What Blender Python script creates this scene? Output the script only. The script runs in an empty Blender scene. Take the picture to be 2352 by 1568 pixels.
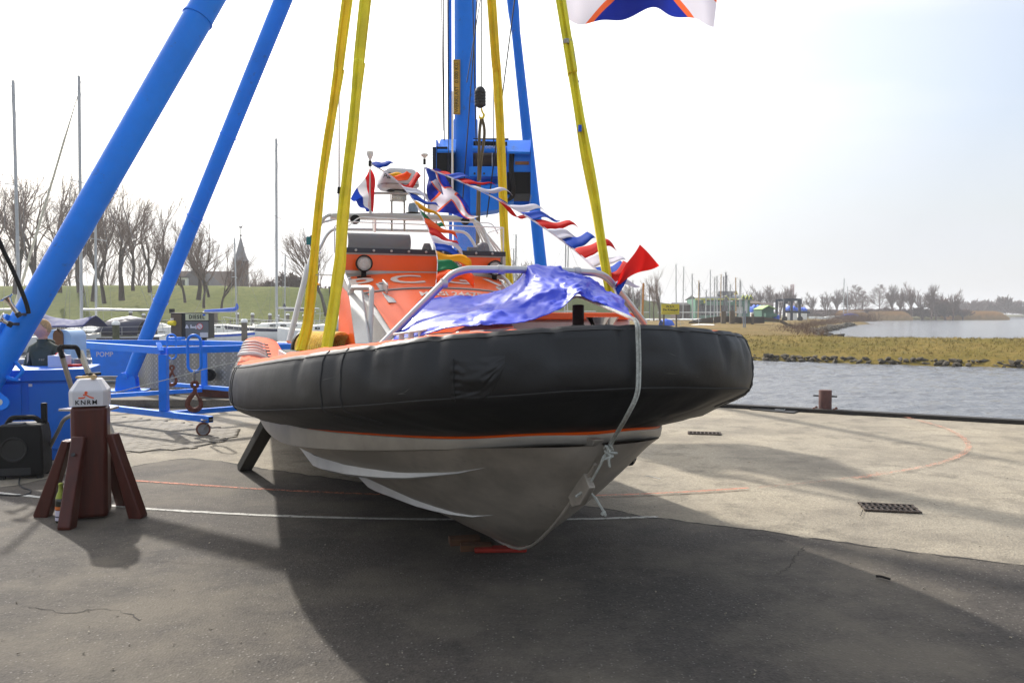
import bpy, bmesh, math, random
from mathutils import Vector, Matrix, noise
R = math.radians
rnd = random.Random(7)
# ---------------------------------------------------------------- camera
H_CAM = 1.65; F = 1898.0; CX = 1176.0; CY = 784.0; PITCH = math.atan(63/F)
cam = bpy.data.objects.new('camera', bpy.data.cameras.new('camera'))
bpy.context.scene.collection.objects.link(cam)
cam.location = (0, 0, H_CAM); cam.rotation_euler = (R(90)-PITCH, 0, 0)
cam.data.sensor_width = 36; cam.data.lens = 36*F/2352
cam.data.clip_start = 0.05; cam.data.clip_end = 9000
sc = bpy.context.scene; sc.camera = cam
# ---------------------------------------------------------------- world, sun, exposure
SUN_EL = 36.0; SUN_AZ = (-0.545, 0.838)
w = bpy.data.worlds.new('World'); sc.world = w; w.use_nodes = True
nt = w.node_tree; nd = nt.nodes; lk = nt.links
for n in list(nd): nd.remove(n)
out = nd.new('ShaderNodeOutputWorld'); bg = nd.new('ShaderNodeBackground'); bg.inputs[1].default_value = 0.142
sky = nd.new('ShaderNodeTexSky'); sky.sky_type = 'NISHITA'; sky.sun_disc = False
sky.sun_elevation = R(SUN_EL); sky.sun_rotation = math.atan2(SUN_AZ[0], SUN_AZ[1])
sky.air_density = 1.0; sky.dust_density = 3.0; sky.ozone_density = 1.0
tc = nd.new('ShaderNodeTexCoord'); sep = nd.new('ShaderNodeSeparateXYZ'); lk.new(tc.outputs['Generated'], sep.inputs[0])
# thin high cloud veil: brightest toward the sun, soft streaks
sd = Vector((SUN_AZ[0]*math.cos(R(SUN_EL)), SUN_AZ[1]*math.cos(R(SUN_EL)), math.sin(R(SUN_EL)))).normalized()
dot = nd.new('ShaderNodeVectorMath'); dot.operation = 'DOT_PRODUCT'; lk.new(tc.outputs['Generated'], dot.inputs[0]); dot.inputs[1].default_value = sd
mr = nd.new('ShaderNodeMapRange'); mr.inputs[1].default_value = 0.47; mr.inputs[2].default_value = 1.0; lk.new(dot.outputs['Value'], mr.inputs[0])
veil = nd.new('ShaderNodeValToRGB'); lk.new(mr.outputs[0], veil.inputs[0])
veil.color_ramp.elements[0].color = (3.95, 4.3, 4.85, 1); veil.color_ramp.elements[1].color = (15, 14.6, 14.0, 1)
e_ = veil.color_ramp.elements.new(0.42); e_.color = (6.4, 6.5, 6.7, 1)
mp = nd.new('ShaderNodeMapping'); mp.inputs['Scale'].default_value = (1.2, 1.2, 7.0); lk.new(tc.outputs['Generated'], mp.inputs[0])
nz = nd.new('ShaderNodeTexNoise'); nz.inputs['Scale'].default_value = 1.6; nz.inputs['Detail'].default_value = 3; nz.inputs['Roughness'].default_value = .5; lk.new(mp.outputs[0], nz.inputs[0])
cr = nd.new('ShaderNodeMapRange'); cr.inputs[1].default_value = 0.40; cr.inputs[2].default_value = 0.64; cr.inputs[3].default_value = 0.58; cr.inputs[4].default_value = 0.95; lk.new(nz.outputs[0], cr.inputs[0])
hz = nd.new('ShaderNodeMapRange'); hz.inputs[1].default_value = 0.0; hz.inputs[2].default_value = 0.22; hz.inputs[3].default_value = 0.8; hz.inputs[4].default_value = 0.0; lk.new(sep.outputs[2], hz.inputs[0])
mx0 = nd.new('ShaderNodeMath'); mx0.operation = 'MAXIMUM'; lk.new(cr.outputs[0], mx0.inputs[0]); lk.new(hz.outputs[0], mx0.inputs[1])
mix = nd.new('ShaderNodeMixRGB'); lk.new(mx0.outputs[0], mix.inputs[0]); lk.new(sky.outputs[0], mix.inputs[1]); lk.new(veil.outputs[0], mix.inputs[2])
mix2 = nd.new('ShaderNodeMixRGB'); lk.new(hz.outputs[0], mix2.inputs[0]); lk.new(mix.outputs[0], mix2.inputs[1]); mix2.inputs[2].default_value = (4.05, 4.05, 4.0, 1)
lk.new(mix2.outputs[0], bg.inputs[0]); lk.new(bg.outputs[0], out.inputs[0])
sl = bpy.data.lights.new('sun', 'SUN'); sl.energy = 3.6; sl.angle = R(1.3); sl.color = (1.0, 0.955, 0.88)
so = bpy.data.objects.new('sun', sl); sc.collection.objects.link(so)
so.rotation_euler = sd.to_track_quat('Z', 'Y').to_euler()
sc.view_settings.view_transform = 'Standard'; sc.view_settings.look = 'None'
sc.view_settings.exposure = 0.48; sc.view_settings.gamma = 1; sc.view_settings.use_curve_mapping = False
sc.render.engine = 'CYCLES'
sc.cycles.max_bounces = 8; sc.cycles.transparent_max_bounces = 16; sc.cycles.caustics_reflective = False; sc.cycles.caustics_refractive = False

# ---------------------------------------------------------------- helpers
_c, _s = math.cos(PITCH), math.sin(PITCH)
def ray(x, y):
    u = (x-CX)/F; v = (CY-y)/F
    return Vector((u, _c+v*_s, -_s+v*_c))
def P(x, y, Z):
    d = ray(x, y); t = Z/d.y
    return Vector((d.x*t, Z, H_CAM+d.z*t))
def G(x, y, z=0.0):
    d = ray(x, y); t = (z-H_CAM)/d.z
    return Vector((d.x*t, d.y*t, z))
# boat frame: local x = to the viewer's right, local y = aft, origin on the ground under the bow tip
PSI = R(20.0); BT = Vector((0.563, 4.05, 0))
def BW(v, s, z): return Vector((BT.x-math.sin(PSI)*s+math.cos(PSI)*v, BT.y+math.cos(PSI)*s+math.sin(PSI)*v, z))
def B2(x, y, s):      # point of the boat's cross plane at s, in boat-local coordinates
    d = ray(x, y); o = Vector((-BT.x, -BT.y, H_CAM))
    ly = (-math.sin(PSI), math.cos(PSI)); lx = (math.cos(PSI), math.sin(PSI))
    t = (s-(o.x*ly[0]+o.y*ly[1]))/(d.x*ly[0]+d.y*ly[1])
    p = o+d*t
    return Vector((p.x*lx[0]+p.y*lx[1], s, p.z))
def lin(c): 
    c = c/255.0
    return c/12.92 if c <= .04045 else ((c+.055)/1.055)**2.4
def C3(r, g, b): return (lin(r), lin(g), lin(b), 1)

MATS = {}
def mat(name, col, rough=.6, metal=0.0, var=.12, scale=6.0, bump=0.0, bscale=None, alpha=1.0, spec=None, col2=None, dirt=0.0, trans=0.0, stretch=None, coat=0.0, emit=None):
    if name in MATS: return MATS[name]
    m = bpy.data.materials.new(name); m.use_nodes = True; t = m.node_tree; n = t.nodes; l = t.links
    b = n['Principled BSDF']; b.inputs['Roughness'].default_value = rough; b.inputs['Metallic'].default_value = metal
    if spec is not None: b.inputs['Specular IOR Level'].default_value = spec
    if coat: b.inputs['Coat Weight'].default_value = coat; b.inputs['Coat Roughness'].default_value = .08
    if alpha < 1: b.inputs['Alpha'].default_value = alpha
    if trans: b.inputs['Transmission Weight'].default_value = trans
    co = n.new('ShaderNodeTexCoord'); vec = co.outputs['Object']
    if stretch:
        mpp = n.new('ShaderNodeMapping'); mpp.inputs['Scale'].default_value = stretch; l.new(vec, mpp.inputs[0]); vec = mpp.outputs[0]
    if var or col2:
        z = n.new('ShaderNodeTexNoise'); z.inputs['Scale'].default_value = scale; z.inputs['Detail'].default_value = 6; z.inputs['Roughness'].default_value = .62; l.new(vec, z.inputs[0])
        r = n.new('ShaderNodeValToRGB'); l.new(z.outputs[0], r.inputs[0])
        c2 = col2 or tuple(min(1, c*(1+var)) for c in col[:3])+(1,)
        c1 = col if col2 else tuple(c*(1-var) for c in col[:3])+(1,)
        r.color_ramp.elements[0].position = .36; r.color_ramp.elements[1].position = .66
        r.color_ramp.elements[0].color = c1; r.color_ramp.elements[1].color = c2
        src = r.outputs[0]
        if dirt:
            z2 = n.new('ShaderNodeTexNoise'); z2.inputs['Scale'].default_value = scale*3.7; z2.inputs['Detail'].default_value = 8; z2.inputs['Roughness'].default_value = .7; l.new(vec, z2.inputs[0])
            r2 = n.new('ShaderNodeValToRGB'); r2.color_ramp.elements[0].position = .60; r2.color_ramp.elements[1].position = .72
            r2.color_ramp.elements[0].color = (0, 0, 0, 1); r2.color_ramp.elements[1].color = (dirt, dirt, dirt, 1); l.new(z2.outputs[0], r2.inputs[0])
            mm = n.new('ShaderNodeMixRGB'); l.new(r2.outputs[0], mm.inputs[0]); l.new(src, mm.inputs[1]); mm.inputs[2].default_value = (.06, .045, .035, 1); src = mm.outputs[0]
        l.new(src, b.inputs['Base Color'])
        rr = n.new('ShaderNodeMapRange'); rr.inputs[3].default_value = max(0.02, rough*.8); rr.inputs[4].default_value = min(1, rough*1.25); l.new(z.outputs[0], rr.inputs[0]); l.new(rr.outputs[0], b.inputs['Roughness'])
    else: b.inputs['Base Color'].default_value = col
    if bump:
        z = n.new('ShaderNodeTexNoise'); z.inputs['Scale'].default_value = bscale or scale*4; z.inputs['Detail'].default_value = 5; l.new(vec, z.inputs[0])
        bp = n.new('ShaderNodeBump'); bp.inputs['Strength'].default_value = bump; bp.inputs['Distance'].default_value = .02; l.new(z.outputs[0], bp.inputs['Height']); l.new(bp.outputs[0], b.inputs['Normal'])
    MATS[name] = m; return m

class MB:
    def __init__(s): s.v = []; s.f = []; s.m = []; s.uv = None
    def add(s, vs, fs, mi=0):
        o = len(s.v); s.v += [Vector(p) for p in vs]; s.f += [tuple(i+o for i in f) for f in fs]; s.m += [mi]*len(fs); return s
    def box(s, c, d, rz=0, mi=0, M=None):
        c = Vector(c); hx, hy, hz_ = d[0]/2, d[1]/2, d[2]/2
        q = Matrix.Rotation(rz, 3, 'Z') if M is None else M
        vs = [c+q@Vector((x*hx, y*hy, z*hz_)) for z in (-1, 1) for x, y in ((-1, -1), (1, -1), (1, 1), (-1, 1))]
        return s.add(vs, [(3, 2, 1, 0), (4, 5, 6, 7), (0, 1, 5, 4), (1, 2, 6, 5), (2, 3, 7, 6), (3, 0, 4, 7)], mi)
    def bar(s, a, b, wx, wz, mi=0, up=(0, 0, 1)):
        a, b = Vector(a), Vector(b); d = (b-a); L = d.length; d.normalize(); up = Vector(up)
        x = d.cross(up)
        if x.length < 1e-3: x = d.cross(Vector((0, 1, 0)))
        x.normalize(); z = x.cross(d)
        M = Matrix((x, d, z)).transposed()
        return s.box((a+b)/2, (wx, L, wz), M=M, mi=mi)
    def tube(s, pts, r, n=8, mi=0, cap=True, closed=False, flat=None):
        pts = [Vector(p) for p in pts]; N = len(pts); rs = r if isinstance(r, (list, tuple)) else [r]*N
        rows = []; prev = None
        for i, p in enumerate(pts):
            if closed: t = pts[(i+1) % N]-pts[i-1]
            else: t = pts[min(i+1, N-1)]-pts[max(i-1, 0)]
            if t.length < 1e-9: t = Vector((0, 0, 1))
            t.normalize()
            if prev is None:
                ref = Vector((0, 0, 1)) if abs(t.z) < .9 else Vector((0, 1, 0))
                x = t.cross(ref).normalized()
            else:
                x = (prev-t*prev.dot(t)); x = x.normalized() if x.length > 1e-6 else t.cross(Vector((0, 0, 1))).normalized()
            prev = x; y = t.cross(x)
            k = flat or 1.0
            rows.append([p+x*(rs[i]*math.cos(a))+y*(rs[i]*k*math.sin(a)) for a in [2*math.pi*j/n for j in range(n)]])
        vs = [q for row in rows for q in row]; fs = []
        for i in range(N if closed else N-1):
            k2 = (i+1) % N
            for j in range(n): fs.append((i*n+j, i*n+(j+1) % n, k2*n+(j+1) % n, k2*n+j))
        if cap and not closed: fs += [tuple(range(n))[::-1], tuple(range((N-1)*n, N*n))]
        return s.add(vs, fs, mi)
    def lathe(s, c, prof, n=20, mi=0, M=None, capb=True, capt=True):
        c = Vector(c); M = M or Matrix.Identity(3); vs = []; fs = []
        for r, z in prof:
            vs += [c+M@Vector((r*math.cos(2*math.pi*j/n), r*math.sin(2*math.pi*j/n), z)) for j in range(n)]
        for i in range(len(prof)-1):
            for j in range(n): fs.append((i*n+j, i*n+(j+1) % n, (i+1)*n+(j+1) % n, (i+1)*n+j))
        if capb: fs.append(tuple(range(n))[::-1])
        if capt: fs.append(tuple(range((len(prof)-1)*n, len(prof)*n)))
        return s.add(vs, fs, mi)
    def prism(s, poly, z0, z1, mi=0, f=None):
        f = f or (lambda x, y, z: Vector((x, y, z))); n = len(poly)
        vs = [f(x, y, z0) for x, y in poly]+[f(x, y, z1) for x, y in poly]
        return s.add(vs, [tuple(range(n))[::-1], tuple(range(n, 2*n))]+[(i, (i+1) % n, n+(i+1) % n, n+i) for i in range(n)], mi)
    def loft(s, rows, mi=0, closed=False, fm=None):
        n = len(rows[0]); vs = [q for r in rows for q in r]; o = len(s.f)
        fs = []; ms = []
        for i in range(len(rows)-1):
            for j in range(n if closed else n-1):
                fs.append((i*n+j, i*n+(j+1) % n, (i+1)*n+(j+1) % n, (i+1)*n+j)); ms.append(fm(i, j) if fm else mi)
        s.add(vs, fs, mi); s.m[o:] = ms; return s
    def sphere(s, c, r, nu=14, nv=9, mi=0, M=None):
        r = r if isinstance(r, (tuple, list)) else (r, r, r); c = Vector(c); M = M or Matrix.Identity(3); vs = []; fs = []
        for i in range(nv+1):
            a = math.pi*i/nv
            for j in range(nu):
                b = 2*math.pi*j/nu; vs.append(c+M@Vector((r[0]*math.sin(a)*math.cos(b), r[1]*math.sin(a)*math.sin(b), -r[2]*math.cos(a))))
        for i in range(nv):
            for j in range(nu): fs.append((i*nu+j, i*nu+(j+1) % nu, (i+1)*nu+(j+1) % nu, (i+1)*nu+j))
        return s.add(vs, fs, mi)

OFF = {}
COL = sc.collection
def tag(o, label=None, cat=None, group=None, kind=None):
    if label: o['label'] = label
    if cat: o['category'] = cat
    if group: o['group'] = group
    if kind: o['kind'] = kind
    return o
def root(name, label, cat, loc=(0, 0, 0), rz=0, group=None, off=None):
    o = bpy.data.objects.new(name, None); o.empty_display_size = .2; COL.objects.link(o)
    o.location = loc; o.rotation_euler = (0, 0, rz)
    OFF[o.name] = Vector(off) if off is not None else Vector(loc)   # what is subtracted from the vertices
    return tag(o, label, cat, group)
def obj(name, mb, mats, parent=None, smooth=35, bevel=0, subsurf=0, **kw):
    if not isinstance(mats, (list, tuple)): mats = [mats]
    off = Vector((0, 0, 0))
    if parent is not None: off = OFF[parent.name]
    me = bpy.data.meshes.new(name)
    if off.length: me.from_pydata([tuple(v-off) for v in mb.v], [], mb.f)
    else: me.from_pydata([tuple(v) for v in mb.v], [], mb.f)
    for m in mats: me.materials.append(m)
    if len(mats) > 1: me.polygons.foreach_set('material_index', mb.m)
    if mb.uv:
        u = me.uv_layers.new(name='UVMap'); 
        flat = []
        for p in me.polygons:
            for vi in p.vertices: flat += mb.uv[vi]
        u.data.foreach_set('uv', flat)
    if smooth:
        me.polygons.foreach_set('use_smooth', [True]*len(me.polygons))
        me.update(); me.set_sharp_from_angle(angle=R(smooth))
    me.update()
    o = bpy.data.objects.new(name, me); COL.objects.link(o)
    if parent is not None: o.parent = parent; OFF[o.name] = off
    else: OFF[o.name] = Vector((0, 0, 0))
    if bevel:
        bv = o.modifiers.new('bevel', 'BEVEL'); bv.width = bevel; bv.segments = 2; bv.limit_method = 'ANGLE'; bv.angle_limit = R(40)
    if subsurf:
        ss = o.modifiers.new('sub', 'SUBSURF'); ss.levels = subsurf; ss.render_levels = subsurf
    return tag(o, **kw)
def copytree(o, parent=None):
    c = o.copy(); COL.objects.link(c); c.parent = parent
    if o.name in OFF: OFF[c.name] = OFF[o.name]
    for ch in list(o.children): copytree(ch, c)
    return c
def text(name, s, size, fn, m, parent, ext=.002, align='CENTER', space=1.0, bold=0.0, sx=1.0, **kw):
    cu = bpy.data.curves.new('t', 'FONT'); cu.body = s; cu.size = size; cu.align_x = align; cu.align_y = 'CENTER'; cu.extrude = ext; cu.space_character = space; cu.offset = bold
    cu.resolution_u = 3
    t = bpy.data.objects.new('t', cu); me0 = bpy.data.meshes.new_from_object(t)
    mb = MB(); mb.add([fn(v.co.x*sx, v.co.y, v.co.z) for v in me0.vertices], [tuple(p.vertices) for p in me0.polygons])
    bpy.data.objects.remove(t); bpy.data.curves.remove(cu); bpy.data.meshes.remove(me0)
    return obj(name, mb, m, parent, smooth=0, **kw)
def frame_fn(o, xd, yd):
    o = Vector(o); xd = Vector(xd).normalized(); yd = Vector(yd).normalized(); nn = xd.cross(yd)
    return lambda x, y, z: o+xd*x+yd*y+nn*z
def lerp(a, b, t): return a+(b-a)*t
def interp(tab, x):
    if x <= tab[0][0]: return tab[0][1]
    for (a, b), (c, d) in zip(tab, tab[1:]):
        if x <= c:
            t = (x-a)/(c-a); return b+(d-b)*t
    return tab[-1][1]
def smooth_tab(tab, x):   # catmull-rom through the table
    n = len(tab)
    if x <= tab[0][0]: return tab[0][1]
    if x >= tab[-1][0]: return tab[-1][1]
    for i in range(n-1):
        if x <= tab[i+1][0]: break
    x0, y0 = tab[i]; x1, y1 = tab[i+1]; h = x1-x0; t = (x-x0)/h
    m0 = (y1-tab[i-1][1])/(x1-tab[i-1][0]) if i > 0 else (y1-y0)/h
    m1 = (tab[i+2][1]-y0)/(tab[i+2][0]-x0) if i < n-2 else (y1-y0)/h
    return (2*t**3-3*t*t+1)*y0+(t**3-2*t*t+t)*h*m0+(-2*t**3+3*t*t)*y1+(t**3-t*t)*h*m1
def crv(pts, n=8):   # catmull-rom polyline through points
    pts = [Vector(p) for p in pts]; o = []
    for i in range(len(pts)-1):
        p0 = pts[max(i-1, 0)]; p1 = pts[i]; p2 = pts[i+1]; p3 = pts[min(i+2, len(pts)-1)]
        for k in range(n):
            t = k/n; o.append(.5*((2*p1)+(p2-p0)*t+(2*p0-5*p1+4*p2-p3)*t*t+(3*p1-p0-3*p2+p3)*t**3))
    o.append(pts[-1]); return o
def fillet(pts, r=.1, n=6):
    pts = [Vector(p) for p in pts]; o = [pts[0]]
    for i in range(1, len(pts)-1):
        a, b, c = pts[i-1], pts[i], pts[i+1]; d1 = (a-b); d2 = (c-b); rr = min(r, d1.length*.45, d2.length*.45)
        p = b+d1.normalized()*rr; q = b+d2.normalized()*rr
        for k in range(n+1):
            t = k/n; o.append((1-t)**2*p+2*t*(1-t)*b+t*t*q)
    o.append(pts[-1]); return o
def fbm(x, y, z, o=4):
    return noise.fractal(Vector((x, y, z)), 1.0, 2.0, o)

# ---------------------------------------------------------------- materials
m_blue = mat('crane_blue', C3(6, 126, 240), .5, var=.08, scale=1.3, dirt=.6, bump=.02, bscale=30, coat=.08, spec=.3)
m_blue2 = mat('cart_blue', C3(8, 124, 238), .5, var=.10, scale=3, dirt=.5, bump=.03, bscale=60)
m_cab = mat('cabinet_blue', C3(10, 106, 210), .5, var=.06, scale=2, dirt=.1)
m_dark = mat('dark_steel', C3(26, 27, 30), .5, var=.3)
m_black = mat('black_plastic', C3(12, 12, 13), .6, var=.2, scale=20, bump=.1, bscale=200, spec=.25)
m_rub = mat('rubber', C3(22, 22, 23), .7, var=.2)
m_alu = mat('aluminium', C3(196, 196, 196), .38, metal=.7, var=.10, scale=5, bump=.02)
m_alub = mat('brushed_aluminium_hull', C3(184, 176, 164), .42, metal=.4, var=.26, scale=2.2, dirt=.25, bump=.03, bscale=9)
m_alup = mat('pale_aluminium_plate', C3(190, 190, 188), .45, metal=.35, var=.08)
m_white = mat('white_gelcoat', C3(238, 238, 234), .3, var=.05, scale=3)
m_cream = mat('cream_gelcoat', C3(205, 200, 180), .35, var=.06)
m_mast = mat('mast_metal', C3(182, 184, 184), .45, metal=.3, var=.08)
m_wire = mat('wire_rope', C3(40, 41, 42), .5, metal=.4, var=.2, scale=40)
m_wireg = mat('rigging_wire', C3(140, 142, 144), .5, metal=.3, var=.1)
m_orange = mat('lifeboat_orange', C3(255, 100, 22), .34, var=.05, scale=2, coat=.15)
m_tubeor = mat('sponson_orange_cloth', C3(240, 112, 78), .85, var=.14, scale=5, bump=.3, bscale=7, spec=.15)
m_red = mat('red_cloth', C3(208, 28, 24), .7, var=.08, scale=5)
m_glass = mat('window_dark', C3(40, 46, 52), .12, var=.15, scale=2)
m_rust = mat('rusty_steel', C3(104, 56, 40), .75, var=.3, scale=12, bump=.15, bscale=60)
m_stone = mat('basalt_rock', C3(78, 70, 56), .9, var=.4, scale=3, bump=.5, bscale=8)
m_wood = mat('weathered_wood', C3(96, 84, 68), .85, var=.25, scale=3, bump=.2, stretch=(1, 1, 6))
m_navy = mat('navy_paint', C3(24, 30, 62), .4, var=.1)
m_bcloth = mat('blue_canvas', C3(16, 34, 104), .75, var=.12, scale=4, bump=.1)
m_bbcloth = mat('bright_blue_canvas', C3(26, 88, 200), .7, var=.12, scale=4, bump=.1)
m_yel = mat('yellow_webbing', C3(232, 224, 56), .8, var=.13, scale=5, dirt=.12, bump=.15, bscale=60)
m_yel2 = mat('golden_webbing', C3(238, 210, 44), .8, var=.13, scale=5, dirt=.15, bump=.15, bscale=60)
# ================================================================ GROUND
def ground_mat(name, c1, c2, fine, stain, rough=.85, bump=.5, aggr=1.0, big=.35, tint=None):
    m = bpy.data.materials.new(name); m.use_nodes = True; t = m.node_tree; n = t.nodes; l = t.links; b = n['Principled BSDF']
    b.inputs['Roughness'].default_value = rough; b.inputs['Specular IOR Level'].default_value = .3
    co = n.new('ShaderNodeTexCoord').outputs['Object']
    def nz(sc_, det=6, ro=.6):
        q = n.new('ShaderNodeTexNoise'); q.inputs['Scale'].default_value = sc_; q.inputs['Detail'].default_value = det; q.inputs['Roughness'].default_value = ro; l.new(co, q.inputs[0]); return q.outputs[0]
    def ramp(src, a, b_, c, d):
        r = n.new('ShaderNodeValToRGB'); r.color_ramp.elements[0].position = a; r.color_ramp.elements[1].position = b_; r.color_ramp.elements[0].color = c; r.color_ramp.elements[1].color = d; l.new(src, r.inputs[0]); return r.outputs[0]
    def mixc(f, a, b_, mode='MIX'):
        q = n.new('ShaderNodeMixRGB'); q.blend_type = mode
        for i, s_ in enumerate((f, a, b_)):
            if isinstance(s_, (int, float)): q.inputs[i].default_value = s_
            elif isinstance(s_, tuple): q.inputs[i].default_value = s_
            else: l.new(s_, q.inputs[i])
        return q.outputs[0]
    base = ramp(nz(big, 5, .55), .35, .65, c1, c2)
    v = n.new('ShaderNodeTexVoronoi'); v.inputs['Scale'].default_value = 75*aggr; l.new(co, v.inputs[0])
    bwn = n.new('ShaderNodeRGBToBW'); l.new(v.outputs['Color'], bwn.inputs[0]); base = mixc(.55*fine, base, bwn.outputs[0], 'OVERLAY')
    base = mixc(ramp(nz(.35, 3, .5), .46, .54, (0, 0, 0, 1), (.22, .22, .22, 1)), base, (.05, .046, .042, 1))
    v2 = n.new('ShaderNodeTexVoronoi'); v2.inputs['Scale'].default_value = 22*aggr; l.new(co, v2.inputs[0])
    v3 = n.new('ShaderNodeTexVoronoi'); v3.inputs['Scale'].default_value = 62*aggr; l.new(co, v3.inputs[0])
    sx3 = n.new('ShaderNodeSeparateXYZ'); l.new(v3.outputs['Color'], sx3.inputs[0])
    ch1 = ramp(sx3.outputs[0], .86, .90, (0, 0, 0, 1), (1, 1, 1, 1)); ch2 = ramp(v3.outputs['Distance'], .22, .40, (1, 1, 1, 1), (0, 0, 0, 1))
    chm = n.new('ShaderNodeMath'); chm.operation = 'MULTIPLY'; l.new(ch1, chm.inputs[0]); l.new(ch2, chm.inputs[1])
    chm2 = n.new('ShaderNodeMath'); chm2.operation = 'MULTIPLY'; l.new(chm.outputs[0], chm2.inputs[0]); chm2.inputs[1].default_value = min(1, 1.1*fine)
    base = mixc(chm2.outputs[0], base, (.33, .31, .28, 1))
    base = mixc(ramp(v2.outputs['Distance'], .05, .12, (.5*fine, .5*fine, .5*fine, 1), (0, 0, 0, 1)), base, (.03, .028, .026, 1))
    base = mixc(ramp(nz(2.3, 8, .7), .50, .68, (0, 0, 0, 1), (stain, stain, stain, 1)), base, (.045, .04, .034, 1))
    base = mixc(ramp(nz(30, 4, .7), .3, .7, (.72, .72, .72, 1), (1.0, 1.0, 1.0, 1)), (0, 0, 0, 1), base) if fine > 0 else base
    if tint: base = mixc(ramp(nz(.8, 6, .65), .45, .62, (0, 0, 0, 1), (.6, .6, .6, 1)), base, tint)
    l.new(base, b.inputs['Base Color'])
    hm = n.new('ShaderNodeMath'); hm.operation = 'ADD'; l.new(v.outputs['Distance'], hm.inputs[0]); l.new(nz(30, 6, .7), hm.inputs[1])
    bp = n.new('ShaderNodeBump'); bp.inputs['Strength'].default_value = bump; bp.inputs['Distance'].default_value = .008; l.new(hm.outputs[0], bp.inputs['Height']); l.new(bp.outputs[0], b.inputs['Normal'])
    return m
m_asph = ground_mat('asphalt', C3(72, 67, 62), C3(92, 85, 78), .55, .5, bump=.4, tint=(.17, .145, .11, 1))
m_conc = ground_mat('quay_concrete', C3(166, 155, 135), C3(188, 177, 157), .28, .5, bump=.6, aggr=.8, tint=(.19, .165, .13, 1))
m_concd = ground_mat('old_concrete', C3(110, 102, 88), C3(142, 133, 116), .3, .6, bump=.6)
m_pav = mat('paver_clay', C3(134, 126, 112), .85, var=.2, scale=7, bump=.3, bscale=60)
m_soil = mat('joint_soil', C3(48, 43, 37), .95, var=.3)

E1 = Vector((3.96, 14.63, 0)); E2 = Vector((7.73, 12.48, 0)); ed = (E2-E1).normalized(); en = Vector((-ed.y, ed.x, 0))   # quay line; en points out over the water
if en.y < 0: en = -en
def Q(a, b, z=0): return E1+ed*a-en*b+Vector((0, 0, z))     # a along the quay, b inland
# sub-base under everything
mb = MB(); mb.add([Q(-40, .02, -.05), Q(45, .02, -.05), Q(45, 45, -.05), Q(-40, 45, -.05)], [(0, 1, 2, 3)])
obj('ground', mb, m_soil, kind='structure', smooth=0)
# concrete slabs of the quay
mb0 = MB(); mb0.add([Q(-40, .3, -.045), Q(45, .3, -.045), Q(45, .31, -.045), Q(-40, .31, -.045)], [(0, 1, 2, 3)])
quay = obj('quay', mb0, m_soil, kind='structure', smooth=0)
cols = [-34, -28, -22, -16.4, -10.8, -5.0, 44]
rowsb = [.22, 4.05, 7.95, 12.0, 18, 26]
herr = []
def in_poly(p, poly):
    c = False
    for i in range(len(poly)):
        a, b = poly[i], poly[i-1]
        if (a[1] > p[1]) != (b[1] > p[1]) and p[0] < (b[0]-a[0])*(p[1]-a[1])/(b[1]-a[1])+a[0]: c = not c
    return c
pav_poly = [(p.x, p.y) for p in (G(150, 958), G(262, 955), G(545, 988), G(520, 1012), G(440, 1030), G(330, 1037), G(130, 1040))]
for i in range(len(cols)-1):
    for j in range(len(rowsb)-1):
        g = .012; dz = rnd.uniform(-.004, .004) if i < 5 else 0
        if i == 5 and j > 0: continue
        a0, a1, b0, b1 = cols[i]+g, cols[i+1]-g, rowsb[j]+g, (rowsb[j+1] if i < 5 else 26)-g
        mbs = MB(); n = 1
        vs = [Q(a0, b0, dz), Q(a1, b0, dz), Q(a1, b1, dz), Q(a0, b1, dz)]
        vb = [Vector((p.x, p.y, -.044)) for p in vs]
        mbs.add(vs+vb, [(0, 3, 2, 1), (0, 1, 5, 4), (1, 2, 6, 5), (2, 3, 7, 6), (3, 0, 4, 7)])
        obj('slab', mbs, m_conc, quay, smooth=0)
# black coping and wall
mb = MB()
mb.add([Q(-40, 0, .06), Q(45, 0, .06), Q(45, .2, .06), Q(-40, .2, .06), Q(-40, 0, -2.5), Q(45, 0, -2.5), Q(45, .2, -.06), Q(-40, .2, -.06)],
       [(0, 3, 2, 1), (0, 1, 5, 4), (2, 3, 7, 6)])
obj('quay_edge', mb, mat('tarred_coping', C3(40, 36, 32), .7, var=.4, scale=6, bump=.4), kind='structure', smooth=0)
def strip(pts, wid, z, zt=None, jag=0):
    mb = MB(); rows = []
    for i, p in enumerate(pts):
        t = (pts[min(i+1, len(pts)-1)]-pts[max(i-1, 0)]).normalized(); n = Vector((-t.y, t.x, 0)); w1 = wid/2*(1+jag*fbm(p.x*9, p.y*9, 1)); w2 = wid/2*(1+jag*fbm(p.x*9, p.y*9, 5))
        rows.append([p+n*w1+Vector((0, 0, z)), p-n*w2+Vector((0, 0, z))])
    mb.loft(rows); return mb
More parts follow.
